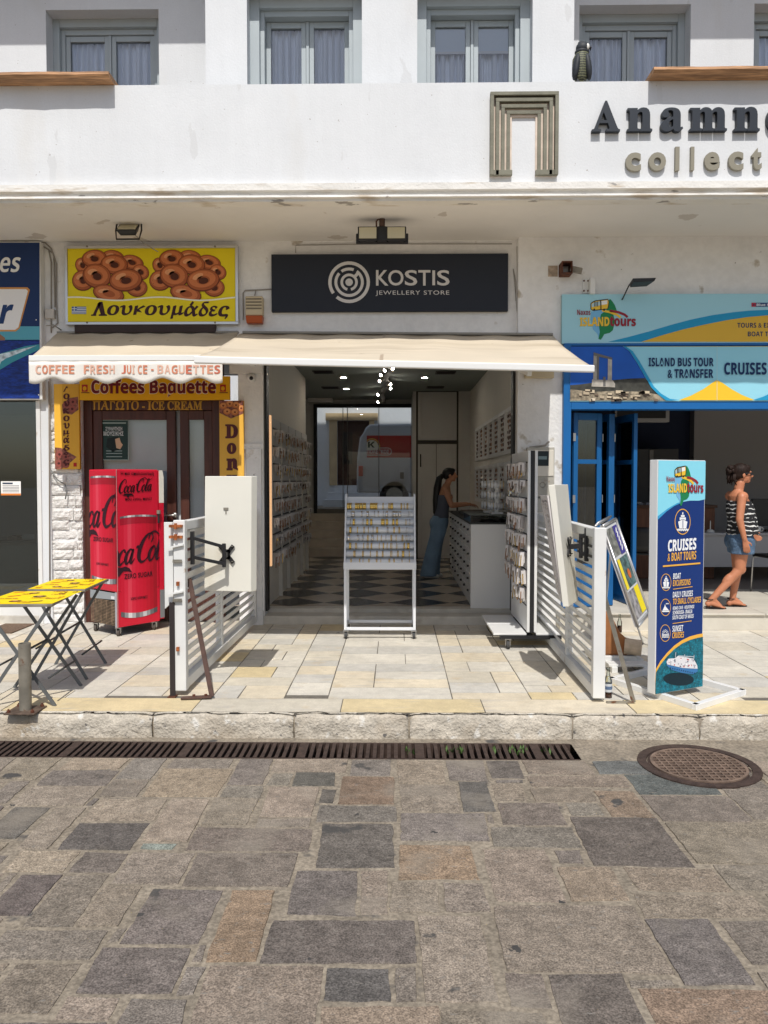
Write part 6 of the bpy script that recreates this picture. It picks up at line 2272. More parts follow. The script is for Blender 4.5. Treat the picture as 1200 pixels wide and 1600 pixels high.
b = MB(); b.hexa([(xa + .018, CYY + .28, zt_b - .03), (xb - .018, CYY + .28, zt_b - .03), (xb - .018, CYY + .08, zl + .075), (xa + .018, CYY + .08, zl + .075), (xa + .018, CYY + .30, zt_b - .03), (xb - .018, CYY + .30, zt_b - .03), (xb - .018, CYY + .10, zl + .075), (xa + .018, CYY + .10, zl + .075)], stand_white); b.build('back_panel', t)
for x in (xa + .02, xb - .02):
    for y in (CYY + .015, CYY + dp + .01):
        caster(t, Vector((x, y, 0)), .036)
ring_p = []
for i, jm in enumerate((gold_m, silver_m)):
    for w_ in (.004, .012):
        b = MB()
        n = 18
        pts = [(0, .033 * math.cos(2 * math.pi * k / n), .033 * math.sin(2 * math.pi * k / n)) for k in range(n)]
        if w_ < .01:
            b.tube(pts, .0035, jm, 6, True)
        else:
            vs = []
            for (r_, hx) in ((.0325, -w_), (.036, -w_), (.036, w_), (.0325, w_)):
                vs += [(hx, r_ * math.cos(2 * math.pi * k / n), r_ * math.sin(2 * math.pi * k / n)) for k in range(n)]
            b.add(vs, [(r_ * n + k, r_ * n + (k + 1) % n, ((r_ + 1) % 4) * n + (k + 1) % n, ((r_ + 1) % 4) * n + k) for r_ in range(4) for k in range(n)], jm)
        ring_p.append(b.build('bracelet', smooth=True))
rused = [False] * 4
pat = [[(.10, 1, 5), (.2, 1, 4), (.24, 1, 4), (.28, 1, 4), (.32, 1, 3), (.4, 1, 2), (.44, 1, 3), (.5, 1, 5), (.55, 0, 2), (.65, 0, 3), (.72, 1, 2), (.83, 0, 2), (.88, 0, 1), (.93, 0, 2)],
       [(.06, 2, 1), (.12, 3, 2), (.22, 2, 2), (.34, 3, 2), (.42, 2, 1), (.48, 2, 2), (.56, 2, 1), (.64, 3, 2), (.70, 2, 2), (.8, 3, 4), (.86, 3, 3), (.95, 2, 1)],
       [(.05, 2, 1), (.15, 1, 3), (.24, 2, 2), (.36, 1, 3), (.42, 1, 3), (.57, 1, 2), (.61, 1, 3), (.66, 1, 3), (.76, 1, 3), (.82, 1, 3), (.90, 0, 1), (.96, 2, 1)],
       [(.08, 1, 2), (.16, 0, 2), (.26, 0, 2), (.33, 0, 1), (.40, 2, 2), (.46, 0, 3), (.62, 2, 2), (.72, 0, 2), (.8, 0, 2), (.92, 2, 1)],
       [(.04, 3, 1), (.17, 2, 3), (.24, 2, 2), (.32, 0, 2), (.40, 3, 1), (.47, 0, 1), (.53, 0, 1), (.6, 2, 1), (.68, 0, 2), (.75, 0, 1), (.85, 0, 2), (.92, 2, 2), (.97, 2, 1)],
       [(.08, 1, 2), (.14, 0, 2), (.26, 0, 1), (.32, 0, 2), (.38, 0, 2), (.5, 0, 1), (.56, 0, 2), (.62, 0, 1), (.68, 0, 2), (.76, 0, 1), (.88, 0, 2), (.97, 1, 2)],
       [(.12, 0, 3), (.25, 0, 2), (.36, 0, 1), (.46, 0, 2), (.55, 0, 2), (.68, 0, 2), (.78, 0, 2), (.87, 1, 1), (.95, 0, 1)],
       [(.07, 0, 2), (.2, 0, 2), (.25, 0, 1), (.34, 0, 2), (.46, 0, 2), (.52, 0, 1), (.65, 0, 2), (.72, 0, 2), (.84, 0, 1), (.96, 0, 1)]]
rl = ['top', 'second', 'third', 'fourth', 'fifth', 'sixth', 'seventh', 'bottom']
for k in range(8):
    py = 791 + (878 - 791) * k / 7
    y = CYY + .235 - .20 * k / 7
    z = Z(py, y)
    b = MB(); b.tube([(xa + .02, y, z), (xb - .02, y, z)], .031, stand_white, 18); b.build('roll', t, smooth=True)
    for u, i, n in pat[k]:
        step = .009 if i in (0, 2) else .026
        for q in range(n if i in (0, 2) else max(1, n // 2)):
            o = ring_p[i]
            if rused[i]:
                o = o.copy(); col.objects.link(o)
            rused[i] = True
            o.location = (xa + .03 + (xb - xa - .06) * u + step * (q - n / 2), y, z)
            o.rotation_euler = (0, 0, random.uniform(-.12, .12))
            tag(o, '%s bracelet on the %s roll of the wheeled display' % (('thin gold', 'broad gold', 'thin silver', 'broad silver')[i], rl[k]), 'bracelet', 'bracelets on the wheeled display')

# ---- drinks cooler
A0 = G(176, 1000, 0); A0 = Vector((A0.x, 7.97, 0))
ur = Vector((.615, .788, 0)).normalized(); ul = Vector((-.788, .615, 0)).normalized()
sw = .52
zb_c, zt_c = .10, Z(733, 7.97, 172)
t = thing('drinks_cooler', 'red wheeled drinks cooler covered in cola can pictures beside the cafe door', 'cooler', (A0 + ur * .26 + ul * .26))
red = mat('red_cooler_vinyl', lin(206, 24, 52), .35, noise_=[(3, .06)])
b = MB()
cr_ = [A0, A0 + ur * sw, A0 + ur * sw + ul * sw, A0 + ul * sw]
gz = .47
b.prism([p + Vector((0, 0, gz)) for p in cr_], (0, 0, zt_c - gz), red)
i_ = [A0 + ul * .04, A0 + ur * sw, A0 + ur * sw + ul * sw, A0 + ul * sw + ur * .001]
b.build('cabinet', t, bevel=.012)
b = MB()
b.prism([p + Vector((0, 0, zb_c)) for p in (A0 + ul * .03 + ur * .03, A0 + ur * (sw - .02) + ul * .03, A0 + ur * (sw - .02) + ul * (sw - .02), A0 + ul * (sw - .02) + ur * .03)], (0, 0, gz - zb_c - .001), pr(30, 26, 26))
b.build('base_unit', t)
b = MB()
f = A0 - ul * .001
b.hexa([A0 + Vector((0, 0, gz)) - ul * .0, A0 + ur * sw + Vector((0, 0, gz)), A0 + ur * sw + Vector((0, 0, zb_c)), A0 + Vector((0, 0, zb_c))] + [p + ul * .02 for p in (A0 + Vector((0, 0, gz)), A0 + ur * sw + Vector((0, 0, gz)), A0 + ur * sw + Vector((0, 0, zb_c)), A0 + Vector((0, 0, zb_c)))], red)
b.build('front_panel', t)
# door leaf with rounded cream top at the far right side
b = MB()
d0 = A0 + ur * (sw + .005)
prof = [(0, .1), (0, .55), (.5, .55), (.5, .1)]
b.prism([d0 + Vector((0, 0, .12)), d0 + ur * .055 + Vector((0, 0, .12)), d0 + ur * .06 + Vector((0, 0, 1.4)), d0 + ur * .06 + Vector((0, 0, 1.68)), d0 + ur * .045 + Vector((0, 0, 1.75)), d0 + Vector((0, 0, zt_c - .01))], ul * sw, red)
b.prism([d0 + ur * .001 - ul * .002 + Vector((0, 0, 1.40)), d0 + ur * .062 - ul * .002 + Vector((0, 0, 1.40)), d0 + ur * .062 - ul * .002 + Vector((0, 0, 1.68)), d0 + ur * .047 - ul * .002 + Vector((0, 0, 1.755)), d0 + ur * .001 - ul * .002 + Vector((0, 0, zt_c - .012))], ul * (sw + .004), white_board)
b.prism([d0 + ur * .001 - ul * .002 + Vector((0, 0, .13)), d0 + ur * .058 - ul * .002 + Vector((0, 0, .13)), d0 + ur * .058 - ul * .002 + Vector((0, 0, .44)), d0 + ur * .001 - ul * .002 + Vector((0, 0, .44))], ul * (sw + .004), pr(120, 122, 126))
b.build('door', t)
b = MB(); p = d0 - ul * .02 + Vector((0, 0, 1.30)) - ur * .02; b.lathe([(.022, -.02), (.022, .02)], p, dull_steel, 12); b.bar(p, p - Vector((0, 0, .12)), .02, .02, black_m); b.build('lock', t)
# can artwork on both faces
def can_art(O, U, logo):
    a = Art(O, U, (0, 0, zt_c - O.z), None)
    a.N = U.cross(Vector((0, 0, 1))).normalized()
    return a


aR = can_art(A0 + Vector((0, 0, zb_c)), ur * sw, True)
aL = can_art(A0 + ul * sw + Vector((0, 0, zb_c)), -ul * sw, False)
cans = [(206, 26, 54), (214, 40, 66), (222, 66, 86), (214, 40, 66), (208, 28, 56), (204, 24, 52), (200, 22, 48), (190, 20, 44), (178, 18, 40), (160, 18, 36)]
ink = pr(52, 22, 34); blk = pr(28, 10, 18)


def can(a, u0, u1, v0, v1, bow):
    n = 20
    for k in range(n):
        ua, ub = u0 + (u1 - u0) * k / n, u0 + (u1 - u0) * (k + 1) / n
        c_ = pr(*cans[int(k / n * len(cans))])
        bw = lambda u: bow * (1 - ((u - (u0 + u1) / 2) / ((u1 - u0) / 2)) ** 2)
        a.poly([(ua, v0 - bw(ua)), (ub, v0 - bw(ub)), (ub, v1 + bw(ub) * .4), (ua, v1 + bw(ua) * .4)], c_, 1)
        g_ = [(96, 96, 100), (150, 150, 154), (222, 222, 224), (180, 180, 184), (120, 118, 122), (150, 148, 152), (200, 200, 204), (150, 150, 154), (110, 108, 112), (84, 82, 86)][int(k / n * 10)]
        a.poly([(ua, v0 - bw(ua)), (ub, v0 - bw(ub)), (ub, v0 + .032 - bw(ub)), (ua, v0 + .032 - bw(ua))], pr(*g_), 2)
        a.poly([(ua, v1 + bw(ua) * .4 - .012), (ub, v1 + bw(ub) * .4 - .012), (ub, v1 + bw(ub) * .4), (ua, v1 + bw(ua) * .4)], pr(*g_), 2)
        nk = .02
        a.poly([(ua, v1 - .055 + bw(ua) * .4), (ub, v1 - .055 + bw(ub) * .4), (ub, v1 - .012 + bw(ub) * .4), (ua, v1 - .012 + bw(ua) * .4)], pr(*[int(q * .8) for q in cans[int(k / n * 10)]]), 1.5)


def swoosh(a, u, v, s_, mt_):
    a.poly([(u - .17 * s_, v + .01), (u - .06 * s_, v + .022), (u + .0, v + .018), (u + .1 * s_, v + .022), (u + .2 * s_, v - .002), (u + .08 * s_, v + .004), (u + .02 * s_, v - .016), (u - .05 * s_, v + .004)], mt_, 4)


lx = lambda cx_, cy_: (110 + cx_ / 5.52, 720 + cy_ / 5.52)
can(aR, .08, .94, .065, .70, .02)
can(aL, .07, 1.05, .28, .955, .012)
# upper logo on the right face
U_ = lambda px, py: aR.uv(*lx(px, py))


GL = {
    'C': [[(.98, 1.28), (1.06, 1.62), (.86, 1.90), (.52, 1.82), (.20, 1.38), (.06, .80), (.12, .30), (.38, .02), (.72, .10), (1.0, .42)], [.07, .10, .11, .15, .26, .32, .30, .20, .10, .05]],
    'o': [[(.34, 1.0), (.12, .74), (.06, .38), (.20, .04), (.44, .14), (.56, .52), (.50, .88), (.34, 1.0), (.20, .84)], [.12, .22, .26, .20, .10, .11, .12, .12, .10]],
    'c': [[(.54, .76), (.46, .97), (.28, .94), (.10, .64), (.08, .28), (.24, .03), (.44, .12), (.62, .36)], [.15, .13, .12, .22, .27, .20, .09, .06]],
    'a': [[(.54, .86), (.36, .99), (.14, .74), (.07, .34), (.20, .04), (.38, .16), (.56, .70), (.60, .98), (.54, .50), (.52, .14), (.64, .02), (.84, .32)], [.10, .12, .21, .26, .18, .09, .09, .15, .24, .22, .12, .05]],
    'l': [[(.02, .30), (.26, .80), (.50, 1.44), (.50, 1.86), (.34, 1.80), (.20, 1.20), (.14, .50), (.20, .08), (.36, .06), (.54, .34)], [.05, .07, .09, .09, .10, .20, .26, .22, .10, .05]]}


def smooth_line(p, w, n=5):
    out, ow = [], []
    for i in range(len(p) - 1):
        a_, b_, c_, d_ = p[max(i - 1, 0)], p[i], p[i + 1], p[min(i + 2, len(p) - 1)]
        for k in range(n):
            t_ = k / n
            f = lambda q: .5 * (2 * b_[q] + (c_[q] - a_[q]) * t_ + (2 * a_[q] - 5 * b_[q] + 4 * c_[q] - d_[q]) * t_ ** 2 + (3 * b_[q] - a_[q] - 3 * c_[q] + d_[q]) * t_ ** 3)
            out.append((f(0), f(1))); ow.append(w[i] + (w[i + 1] - w[i]) * t_)
    out.append(p[-1]); ow.append(w[-1])
    return out, ow


def logo(a, box, mt_, bold):
    """Flowing script words; box = (u0, v0, u1, v1) of the whole word pair."""
    u0, v0, u1, v1 = box
    ku, kv = (u1 - u0) / 6.75, (v1 - v0) / 1.95
    M_ = lambda x, y: (u0 + (x + .24 * y) * ku, v0 + (y + .05 * x) * kv)
    wk = a.U.length * ku * 1.05
    for ch, x0 in (('C', 0), ('o', .92), ('c', 1.50), ('a', 2.10), ('C', 3.20), ('o', 4.12), ('l', 4.72), ('a', 5.22)):
        p_, w_ = smooth_line(*GL[ch])
        a.stroke([M_(x + x0, y) for x, y in p_], [q * wk for q in w_], mt_, 4, px=False)
    a.poly([M_(2.92, .98), M_(3.14, 1.02), M_(3.12, 1.20), M_(2.94, 1.16)], mt_, 4)
    p_, w_ = smooth_line([(3.9, 1.5), (4.0, 1.9), (4.4, 2.0), (4.9, 1.72), (5.4, 1.66), (5.9, 1.95)], [.06, .12, .13, .10, .12, .03])
    a.stroke([M_(*q) for q in p_], [q * wk for q in w_], mt_, 4, px=False)
    a.poly([M_(*q) for q in ((.75, -.34), (1.15, -.14), (1.55, -.12), (1.95, -.18), (2.3, -.14), (2.65, -.30), (2.95, -.62), (2.5, -.48), (2.15, -.46), (1.85, -.78), (1.6, -.46), (1.2, -.42))], mt_, 4)


logo(aR, (.05, .848, .91, .935), blk, .010)
aR.text('Η πιο απολαυστική', ((.11, .985), (.88, .985), (.88, .958), (.11, .958)), blk, 4, 'reg', bold=.02, px=False)
aR.text('που έγινε ποτέ!', ((.2, .822), (.82, .822), (.82, .796), (.2, .796)), blk, 4, 'reg', bold=.02, px=False)
logo(aR, (-.42, .385, 1.42, .570), ink, .012)
aR.text('ZERO SUGAR', ((.16, .335), (.83, .335), (.83, .303), (.16, .303)), ink, 4, 'reg', bold=.022, px=False, space=1.1)
aR.text('ΧΩΡΙΣ ΘΕΡΜΙΔΕΣ', ((.3, .180), (.7, .180), (.7, .163), (.3, .163)), ink, 4, 'reg', bold=.02, px=False)
logo(aL, (-.62, .615, 1.75, .815), ink, .012)
aL.text('ZERO SUGAR', ((.16, .565), (.9, .565), (.9, .537), (.16, .537)), ink, 4, 'reg', bold=.022, px=False, space=1.1)
aL.text('ΧΩΡΙΣ ΘΕΡΜΙΔΕΣ', ((.26, .40), (.72, .40), (.72, .385), (.26, .385)), ink, 4, 'reg', bold=.02, px=False)
aR.poly([(0, 0), (.012, 0), (.012, 1), (0, 1)], pr(190, 150, 150), 5)
aR.mb.build('front_print', t); aL.mb.build('side_print', t)
b = MB()
nL = -ur
o_ = lambda u, z, d=0: A0 + ul * (sw * (1 - u)) + nL * d + Vector((0, 0, z))
b.hexa([o_(.01, gz - .01, .004), o_(.97, gz - .01, .004), o_(.97, gz - .08, .004), o_(.01, gz - .10, .004), o_(.01, gz - .01), o_(.97, gz - .01), o_(.97, gz - .08), o_(.01, gz - .10)], pr(150, 156, 160))
b.hexa([o_(.80, gz - .045, .007), o_(.92, gz - .045, .007), o_(.92, gz - .075, .007), o_(.80, gz - .075, .007), o_(.80, gz - .045, .004), o_(.92, gz - .045, .004), o_(.92, gz - .075, .004), o_(.80, gz - .075, .004)], pr(220, 222, 224))
b.hexa([o_(.94, gz, .006), o_(1.0, gz, .006), o_(1.0, zb_c, .006), o_(.94, zb_c, .006), o_(.94, gz), o_(1.0, gz), o_(1.0, zb_c), o_(.94, zb_c)], pr(168, 168, 172))
b.build('side_trim', t)
b = MB()
wire = mat('rusty_wire_grille', lin(150, 128, 106), .6, .3, noise_=[(20, .4)])
for k in range(17):
    z = zb_c + .02 + .0155 * k
    b.bar(o_(.03, z, .002), o_(.93, z, .002), .006, .006, wire)
for u in (.03, .2, .4, .6, .8, .93):
    b.bar(o_(u, zb_c + .01, -.004), o_(u, gz - .10, -.004), .008, .008, wire)
b.build('condenser_grille', t)
for p in (A0 + ur * .04 + ul * .04, A0 + ur * .48 + ul * .04, A0 + ul * .48 + ur * .04, A0 + ur * .48 + ul * .48):
    caster(t, p, .038, mat('caster_rubber', (.09, .075, .065, 1), .8) if 'caster_rubber' not in bpy.data.materials else bpy.data.materials['caster_rubber'])

# ---- folding tables
def table(name, label, corners, group):
    fl2, fr2, br2, bl2 = corners
    zt2 = fl2.z
    c0 = (fl2 + fr2 + br2 + bl2) / 4
    t = thing(name, label, 'table', Vector((c0.x, c0.y, 0)), group)
    b = MB()
    q = [fl2, fr2, br2, bl2]
    b.prism([p + Vector((0, 0, -.022)) for p in q], (0, 0, .02), dull_steel); b.build('table_edge', t, bevel=.004)
    a = Art(fl2 + Vector((0, 0, -.001)), fr2 - fl2, bl2 - fl2, None)
    if a.N.z < 0:
        a.N = -a.N
    a.rect(.012, .012, .988, .988, pr(246, 214, 16), 1, False)
    cols = [pr(196, 60, 40), pr(120, 60, 34), pr(90, 60, 40), pr(214, 110, 50), pr(60, 50, 44)]
    for k, (u, v, s_) in enumerate(((.13, .15, .07), (.42, .2, .09), (.7, .12, .06), (.9, .5, .05), (.58, .55, .10), (.2, .55, .06), (.78, .82, .07), (.38, .82, .08), (.12, .85, .05), (.92, .9, .05), (.32, .4, .04))):
        cm = cols[k % 5]
        if k % 3 == 0:
            a.rect(u - s_ * .6, v - s_ * .8, u + s_ * .6, v + s_ * .8, cm, 2, False); a.disc(u, v, s_ * .35, s_ * .5, pr(246, 214, 16), 3, 0, False)
        elif k % 3 == 1:
            a.disc(u, v, s_ * .9, s_ * .7, cm, 2, 0, False); a.disc(u, v, s_ * .4, s_ * .3, pr(226, 170, 120), 3, 0, False)
        else:
            a.poly([(u - s_, v - .02), (u + s_ * 1.3, v + .06), (u + s_ * 1.2, v + .12), (u - s_, v + .04)], cm, 2)
    for w_, u, v, l in (('ΣΟΥΒΛΑΚΙ', .5, .08, .16), ('Λουκουμάδες', .52, .38, .26), ('ΓΥΡΟΣ', .68, .66, .18), ('PIZZA', .25, .7, .12), ('CREPES', .60, .90, .2), ('ICE CREAM', .12, .35, .16), ('BAGUETTE', .75, .34, .18)):
        a.text(w_, ((u, v + .075), (u + l, v + .075), (u + l, v), (u, v)), pr(150, 60, 30), 3, 'sansb', px=False)
    a.mb.build('table_print', t)
    w1 = (fr2 - fl2); d1 = (bl2 - fl2)
    wn, dn_ = w1.normalized(), d1.normalized()
    for s_, dpt in (('near', .08), ('far', .92)):
        base = fl2 + d1 * dpt
        for sg in (1, -1):
            off2 = dn_ * (.012 * sg)
            pa = base + w1 * (.06 if sg > 0 else .94) + off2; pb = base + w1 * (.97 if sg > 0 else .03) + off2
            pb = Vector((pb.x, pb.y, .0))
            b = MB(); b.bar(pa + Vector((0, 0, -.022)), pb, .023, .013, pr(98, 100, 100), tuple(dn_)); b.build('leg', t)
    b = MB()
    for u in (.10, .9):
        p = fl2 + w1 * u; b.tube([p + d1 * .08 + Vector((0, 0, -.55 if u > .5 else -.5)), p + d1 * .92 + Vector((0, 0, -.55 if u > .5 else -.5))], .008, pr(70, 72, 72), 6)
    p = fl2 + w1 * .5 + Vector((0, 0, -zt2 / 2)); b.tube([p + d1 * .08, p + d1 * .92], .009, pr(70, 72, 72), 6)
    b.build('cross_rod', t, smooth=True)
    return t


TZ = .76
T1 = [G(-40, 944.5, TZ), G(82, 943.5, TZ), G(121, 922, TZ), G(22, 924, TZ)]
table('folding_table', 'yellow printed folding table at the picture edge, nearer the steel bollard', T1, 'folding tables outside the cafe')
T2 = [G(42, 920.5, TZ), G(133, 920.5, TZ), G(170, 904, TZ), G(86, 904.5, TZ)]
table('folding_table', 'yellow printed folding table beside the red drinks cooler', T2, 'folding tables outside the cafe')

# ---- bollard
p = G(40, 1111, 0)
t = thing('steel_bollard', 'short dull steel tube bollard bolted to the pavement edge', 'bollard', p)
hb = Z(1005, p.y, 40)
b = MB(); b.lathe([(.042, .01), (.042, hb), (.036, hb), (.035, hb - .03)], p, dull_steel, 24); b.build('tube', t, smooth=False)
b = MB(); b.box(p.x - .11, p.x + .11, p.y - .1, p.y + .1, 0, .012, mat('bollard_plate', lin(104, 88, 76), .7, .3, noise_=[(20, .35)])); b.build('base_plate', t, bevel=.003)
for dx, dy in ((-.085, -.075), (.085, -.075), (.085, .075), (-.085, .075)):
    b = MB(); b.lathe([(.014, .012), (.014, .026), (.007, .027), (.007, .036), (.001, .037)], p + Vector((dx, dy, 0)), rust, 6); b.build('bolt', t)
b = MB(); q0, q1 = G(-30, 990, 0), G(46, 979, 0); b.box(q0.x, q1.x, q0.y, 8.66, .001, .012, mat('brown_coir', lin(112, 92, 76), .95, noise_=[(60, .4)], bump=[(120, .006)]))
tag(b.build('door_mat'), 'brown coir mat in front of the dark shop window', 'mat')

# ---- cruises totem sign
B0 = G(1023, 1085.5, .045); B1 = G(1097, 1073, .045)
ud = (B1 - B0); ud.z = 0
un = Vector((ud.y, -ud.x, 0)).normalized()
zt_t = H + (750 - 718.5) * 5.72 / 1200
t = thing('cruise_sign', 'tall blue and white cruises sign board on a white square tube base', 'sign board', Vector((B0.x, B0.y, 0)))
b = MB()
th = .075
q = [B0, B1, B1 - un * th, B0 - un * th]
b.prism([Vector((p.x, p.y, .045)) for p in q], (0, 0, zt_t - .045), white_gloss)
b.build('panel', t, bevel=.003)
a = Art(Vector((B0.x, B0.y, .05)) + ud * .0 + un * .001, ud, (0, 0, zt_t - .055), None)
a.N = un
nv = pr(20, 52, 118); wht = pr(240, 242, 244); gld = pr(240, 180, 72)


def Q(cx_, cy_):   # crop (1010,710) x4.156
    return 1010 + cx_ / 4.156, 710 + cy_ / 4.156


a.rect(.015, 0, .985, .998, nv, .5, False)
a.poly([Q(*p) for p in ((78, 30), (395, 38), (388, 290), (340, 300), (280, 300), (200, 315), (140, 350), (72, 402))], pr(140, 218, 238), 1, True)
a.poly([Q(*p) for p in ((72, 402), (140, 350), (200, 315), (230, 312), (180, 335), (130, 370), (72, 425))], pr(64, 160, 210), 1.2, True)


def Lg(x, y):      # logo coordinates (tour sign crop) to this board
    u = (x - 115) / 333.0; v = (y - 62) / 232.0
    return Q(125 + u * 238 + v * 4, 72 + v * 262)


island_logo(a, Lg, .8)


def ring_icon(cx_, cy_, rx, ry):
    x, y = Q(cx_, cy_)
    for k in range(40):
        t0, t1 = 2 * math.pi * k / 40, 2 * math.pi * (k + 1) / 40
        f = lambda r, t_: (x + r * rx / 4.156 * math.cos(t_), y + r * ry / 4.156 * math.sin(t_))
        a.poly([f(.93, t0), f(1, t0), f(1, t1), f(.93, t1)], gld, 2, True)


def ship(cx_, cy_, s_):
    f = lambda x, y: Q(cx_ + x * s_, cy_ + y * s_ * 1.55)
    a.poly([f(*p) for p in ((-30, -2), (0, -12), (30, -2), (22, 26), (-22, 26))], wht, 3, True)
    a.poly([f(*p) for p in ((-20, -8), (-20, -20), (20, -20), (20, -8), (0, -14))], wht, 3, True)
    a.poly([f(*p) for p in ((-12, -22), (-12, -30), (12, -30), (12, -22))], wht, 3, True)
    a.poly([f(*p) for p in ((-4, -32), (-3, -42), (3, -42), (4, -32))], wht, 3, True)
    a.stroke([f(0, -10), f(0, 24)], .006 * s_, nv, 4)
    a.stroke([f(-36 + 6 * k, 32 + (3 if k % 2 else -3)) for k in range(13)], .014 * s_, wht, 3)


ring_icon(233, 437, 51, 84); ship(233, 440, 1.0)
ring_icon(125, 830, 34, 56); ship(125, 832, .66)
ring_icon(122, 993, 34, 56)
for q in (((-20, 18), (-8, -8), (-4, -24), (0, -8), (10, 4), (22, 18)), ((-26, 20), (26, 20), (22, 28), (-22, 28))):
    a.poly([Q(122 + x, 995 + y) for x, y in q], wht, 3, True)
a.stroke([Q(122 + x, 970 + y) for x, y in ((2, -4), (9, 2), (12, -3), (20, 0))], .006, wht, 3)
ring_icon(120, 1160, 34, 56)
x_, y_ = Q(120, 1160)
a.ring(x_, y_, 2.0, 2.8, wht, 3, 0, 180)
for k in range(7):
    an = math.pi * k / 6
    a.stroke([(x_ + 3.5 * math.cos(an), y_ - 3.8 * math.sin(an)), (x_ + 5 * math.cos(an), y_ - 6 * math.sin(an))], .005, wht, 3)
for k in range(3):
    a.stroke([Q(98 + 5 * j, 1168 + 9 * k + (2 if j % 2 else -2)) for j in range(10)], .006, wht, 3)
tx_ = lambda s_, x0, y0, x1, y1, mt_, st_='sansb', bold=.0, sl=.08: a.text(s_, (Q(x0, y0), Q(x1, y0 - (x1 - x0) * sl), Q(x1 - 2, y1 - (x1 - x0) * sl), Q(x0 - 2, y1)), mt_, 3, st_, bold)
tx_('CRUISES', 138, 555, 322, 632, wht, bold=.02)
tx_('& BOAT TOURS', 136, 640, 321, 695, gld, bold=.0)
a.stroke([Q(104, 726), Q(347, 706)], .012, gld, 3)
tx_('BOAT', 172, 772, 221, 810, wht); tx_('EXCURSIONS', 171, 816, 284, 856, gld)
a.stroke([Q(170, 875), Q(296, 858)], .005, gld, 3)
tx_('DAILY CRUISES', 170, 892, 299, 930, wht); tx_('TO SMALL CYCLADES', 170, 936, 352, 975, gld)
tx_('RINAS CAVE - KOUFONISI', 170, 987, 308, 1009, wht); tx_('SCHINOUSSA - IRAKLIA', 169, 1015, 296, 1040, wht); tx_('SOUTH COAST OF NAXOS', 167, 1046, 304, 1072, wht)
a.stroke([Q(167, 1098), Q(290, 1080)], .005, gld, 3)
tx_('SUNSET', 167, 1112, 236, 1152, wht); tx_('CRUISES', 166, 1155, 241, 1194, gld)
seap = mat('printed_teal_sea', lin(16, 112, 132), .5, noise_=[(30, .4), (90, .5)])
arc = [(60, 1392), (90, 1340), (130, 1290), (180, 1240), (230, 1205), (280, 1182), (330, 1168), (364, 1162)]
a.poly([Q(*p) for p in arc] + [Q(370, 1510), Q(50, 1580)], gld, 2, True)
a.poly([Q(x, y + 22) for x, y in arc] + [Q(370, 1510), Q(50, 1580)], seap, 3, True)
x_, y_ = Q(205, 1458)
a.disc(x_, y_, 24, 10, pr(14, 40, 52), 4, 3)
a.poly([Q(*p) for p in ((124, 1345), (150, 1330), (326, 1385), (328, 1408), (300, 1425), (230, 1418), (160, 1398), (128, 1370))], pr(60, 120, 176), 5, True)
a.poly([Q(*p) for p in ((124, 1345), (136, 1325), (180, 1322), (200, 1305), (300, 1325), (324, 1370), (326, 1390), (230, 1385), (130, 1362))], pr(222, 222, 226), 6, True)
for k in range(40):
    x, y = random.uniform(140, 312), random.uniform(1322, 1376)
    x_, y_ = Q(x, y + (x - 220) * .12)
    a.disc(x_, y_, random.uniform(.6, 1.6), random.uniform(.5, 1.6), pr(*random.choice(((196, 60, 66), (90, 96, 120), (246, 246, 248), (246, 246, 248), (170, 170, 180)))), 7, n=6)
for k in range(12):
    x_, y_ = Q(150 + 14 * k, 1385 + 3.0 * k); a.disc(x_, y_, .8, 1.1, pr(20, 40, 70), 7, n=6)
for x0, y0, x1, y1 in ((180, 1320, 184, 1282), (205, 1306, 300, 1312), (300, 1330, 302, 1300), (240, 1320, 241, 1296)):
    a.stroke([Q(x0, y0), Q(x1, y1)], .006, pr(190, 196, 204), 7)
a.mb.build('print', t)
b = MB()
s_ = .045
gA, gB, gC = G(956, 1067, 0), G(1087, 1109, 0), G(1159, 1086, 0)
gD = gA + (gC - gB)
for p, q in ((gA, gB), (gB, gC), (gC, gD), (gD, gA)):
    d = (q - p).normalized() * (s_ / 2)
    b.bar(p + Vector((0, 0, s_ / 2)) - d, q + Vector((0, 0, s_ / 2)) + d, s_, s_, white_gloss)
b.build('base_frame', t, bevel=.003)

# ---- leaning poster easel
q = [W(941, 822, 7.3), W(961, 811, 7.75), None, W(996, 979, 7.1)]
q[2] = q[3] + q[1] - q[0]
t = thing('poster_easel', 'silver framed poster easel leaning in front of the blue doors', 'poster stand', (q[2] + q[3]) / 2 * 1.0)
un2 = (q[1] - q[0]).cross(q[3] - q[0]).normalized()
if un2.y > 0 or un2.x < 0:
    un2 = un2 if un2.x > 0 else -un2
b = MB(); b.hexa(q + [p - un2 * .025 for p in q], pr(180, 182, 184)); b.build('panel', t)
a = Art(q[3] + un2 * .001, q[2] - q[3], q[0] - q[3], None, step=.003)
if a.N.dot(EYE - q[3]) < 0:
    a.N = -a.N
a.rect(.08, .03, .92, .97, pr(206, 208, 210), 1, False)
a.rect(.1, .67, .9, .95, mat('printed_grey_photo', lin(130, 132, 126), .5, noise_=[(14, .6)]), 2, False)
a.rect(.55, .66, .88, .95, pr(70, 66, 140), 3, False);
for k in range(5):
    a.disc(.72, .72 + .045 * k, .07, .016, wht, 4, 20, False)
a.rect(.1, .34, .9, .64, mat('printed_teal_photo', lin(84, 110, 110), .5, noise_=[(16, .6)]), 2, False); a.rect(.1, .34, .28, .64, pr(236, 216, 60), 3, False)
a.disc(.6, .46, .1, .05, pr(200, 110, 60), 3, 0, False)
a.rect(.1, .05, .9, .32, mat('printed_pale_photo', lin(150, 148, 150), .5, noise_=[(16, .6)]), 2, False); a.rect(.55, .06, .9, .32, pr(232, 212, 40), 3, False)
a.mb.build('poster', t)
b = MB()
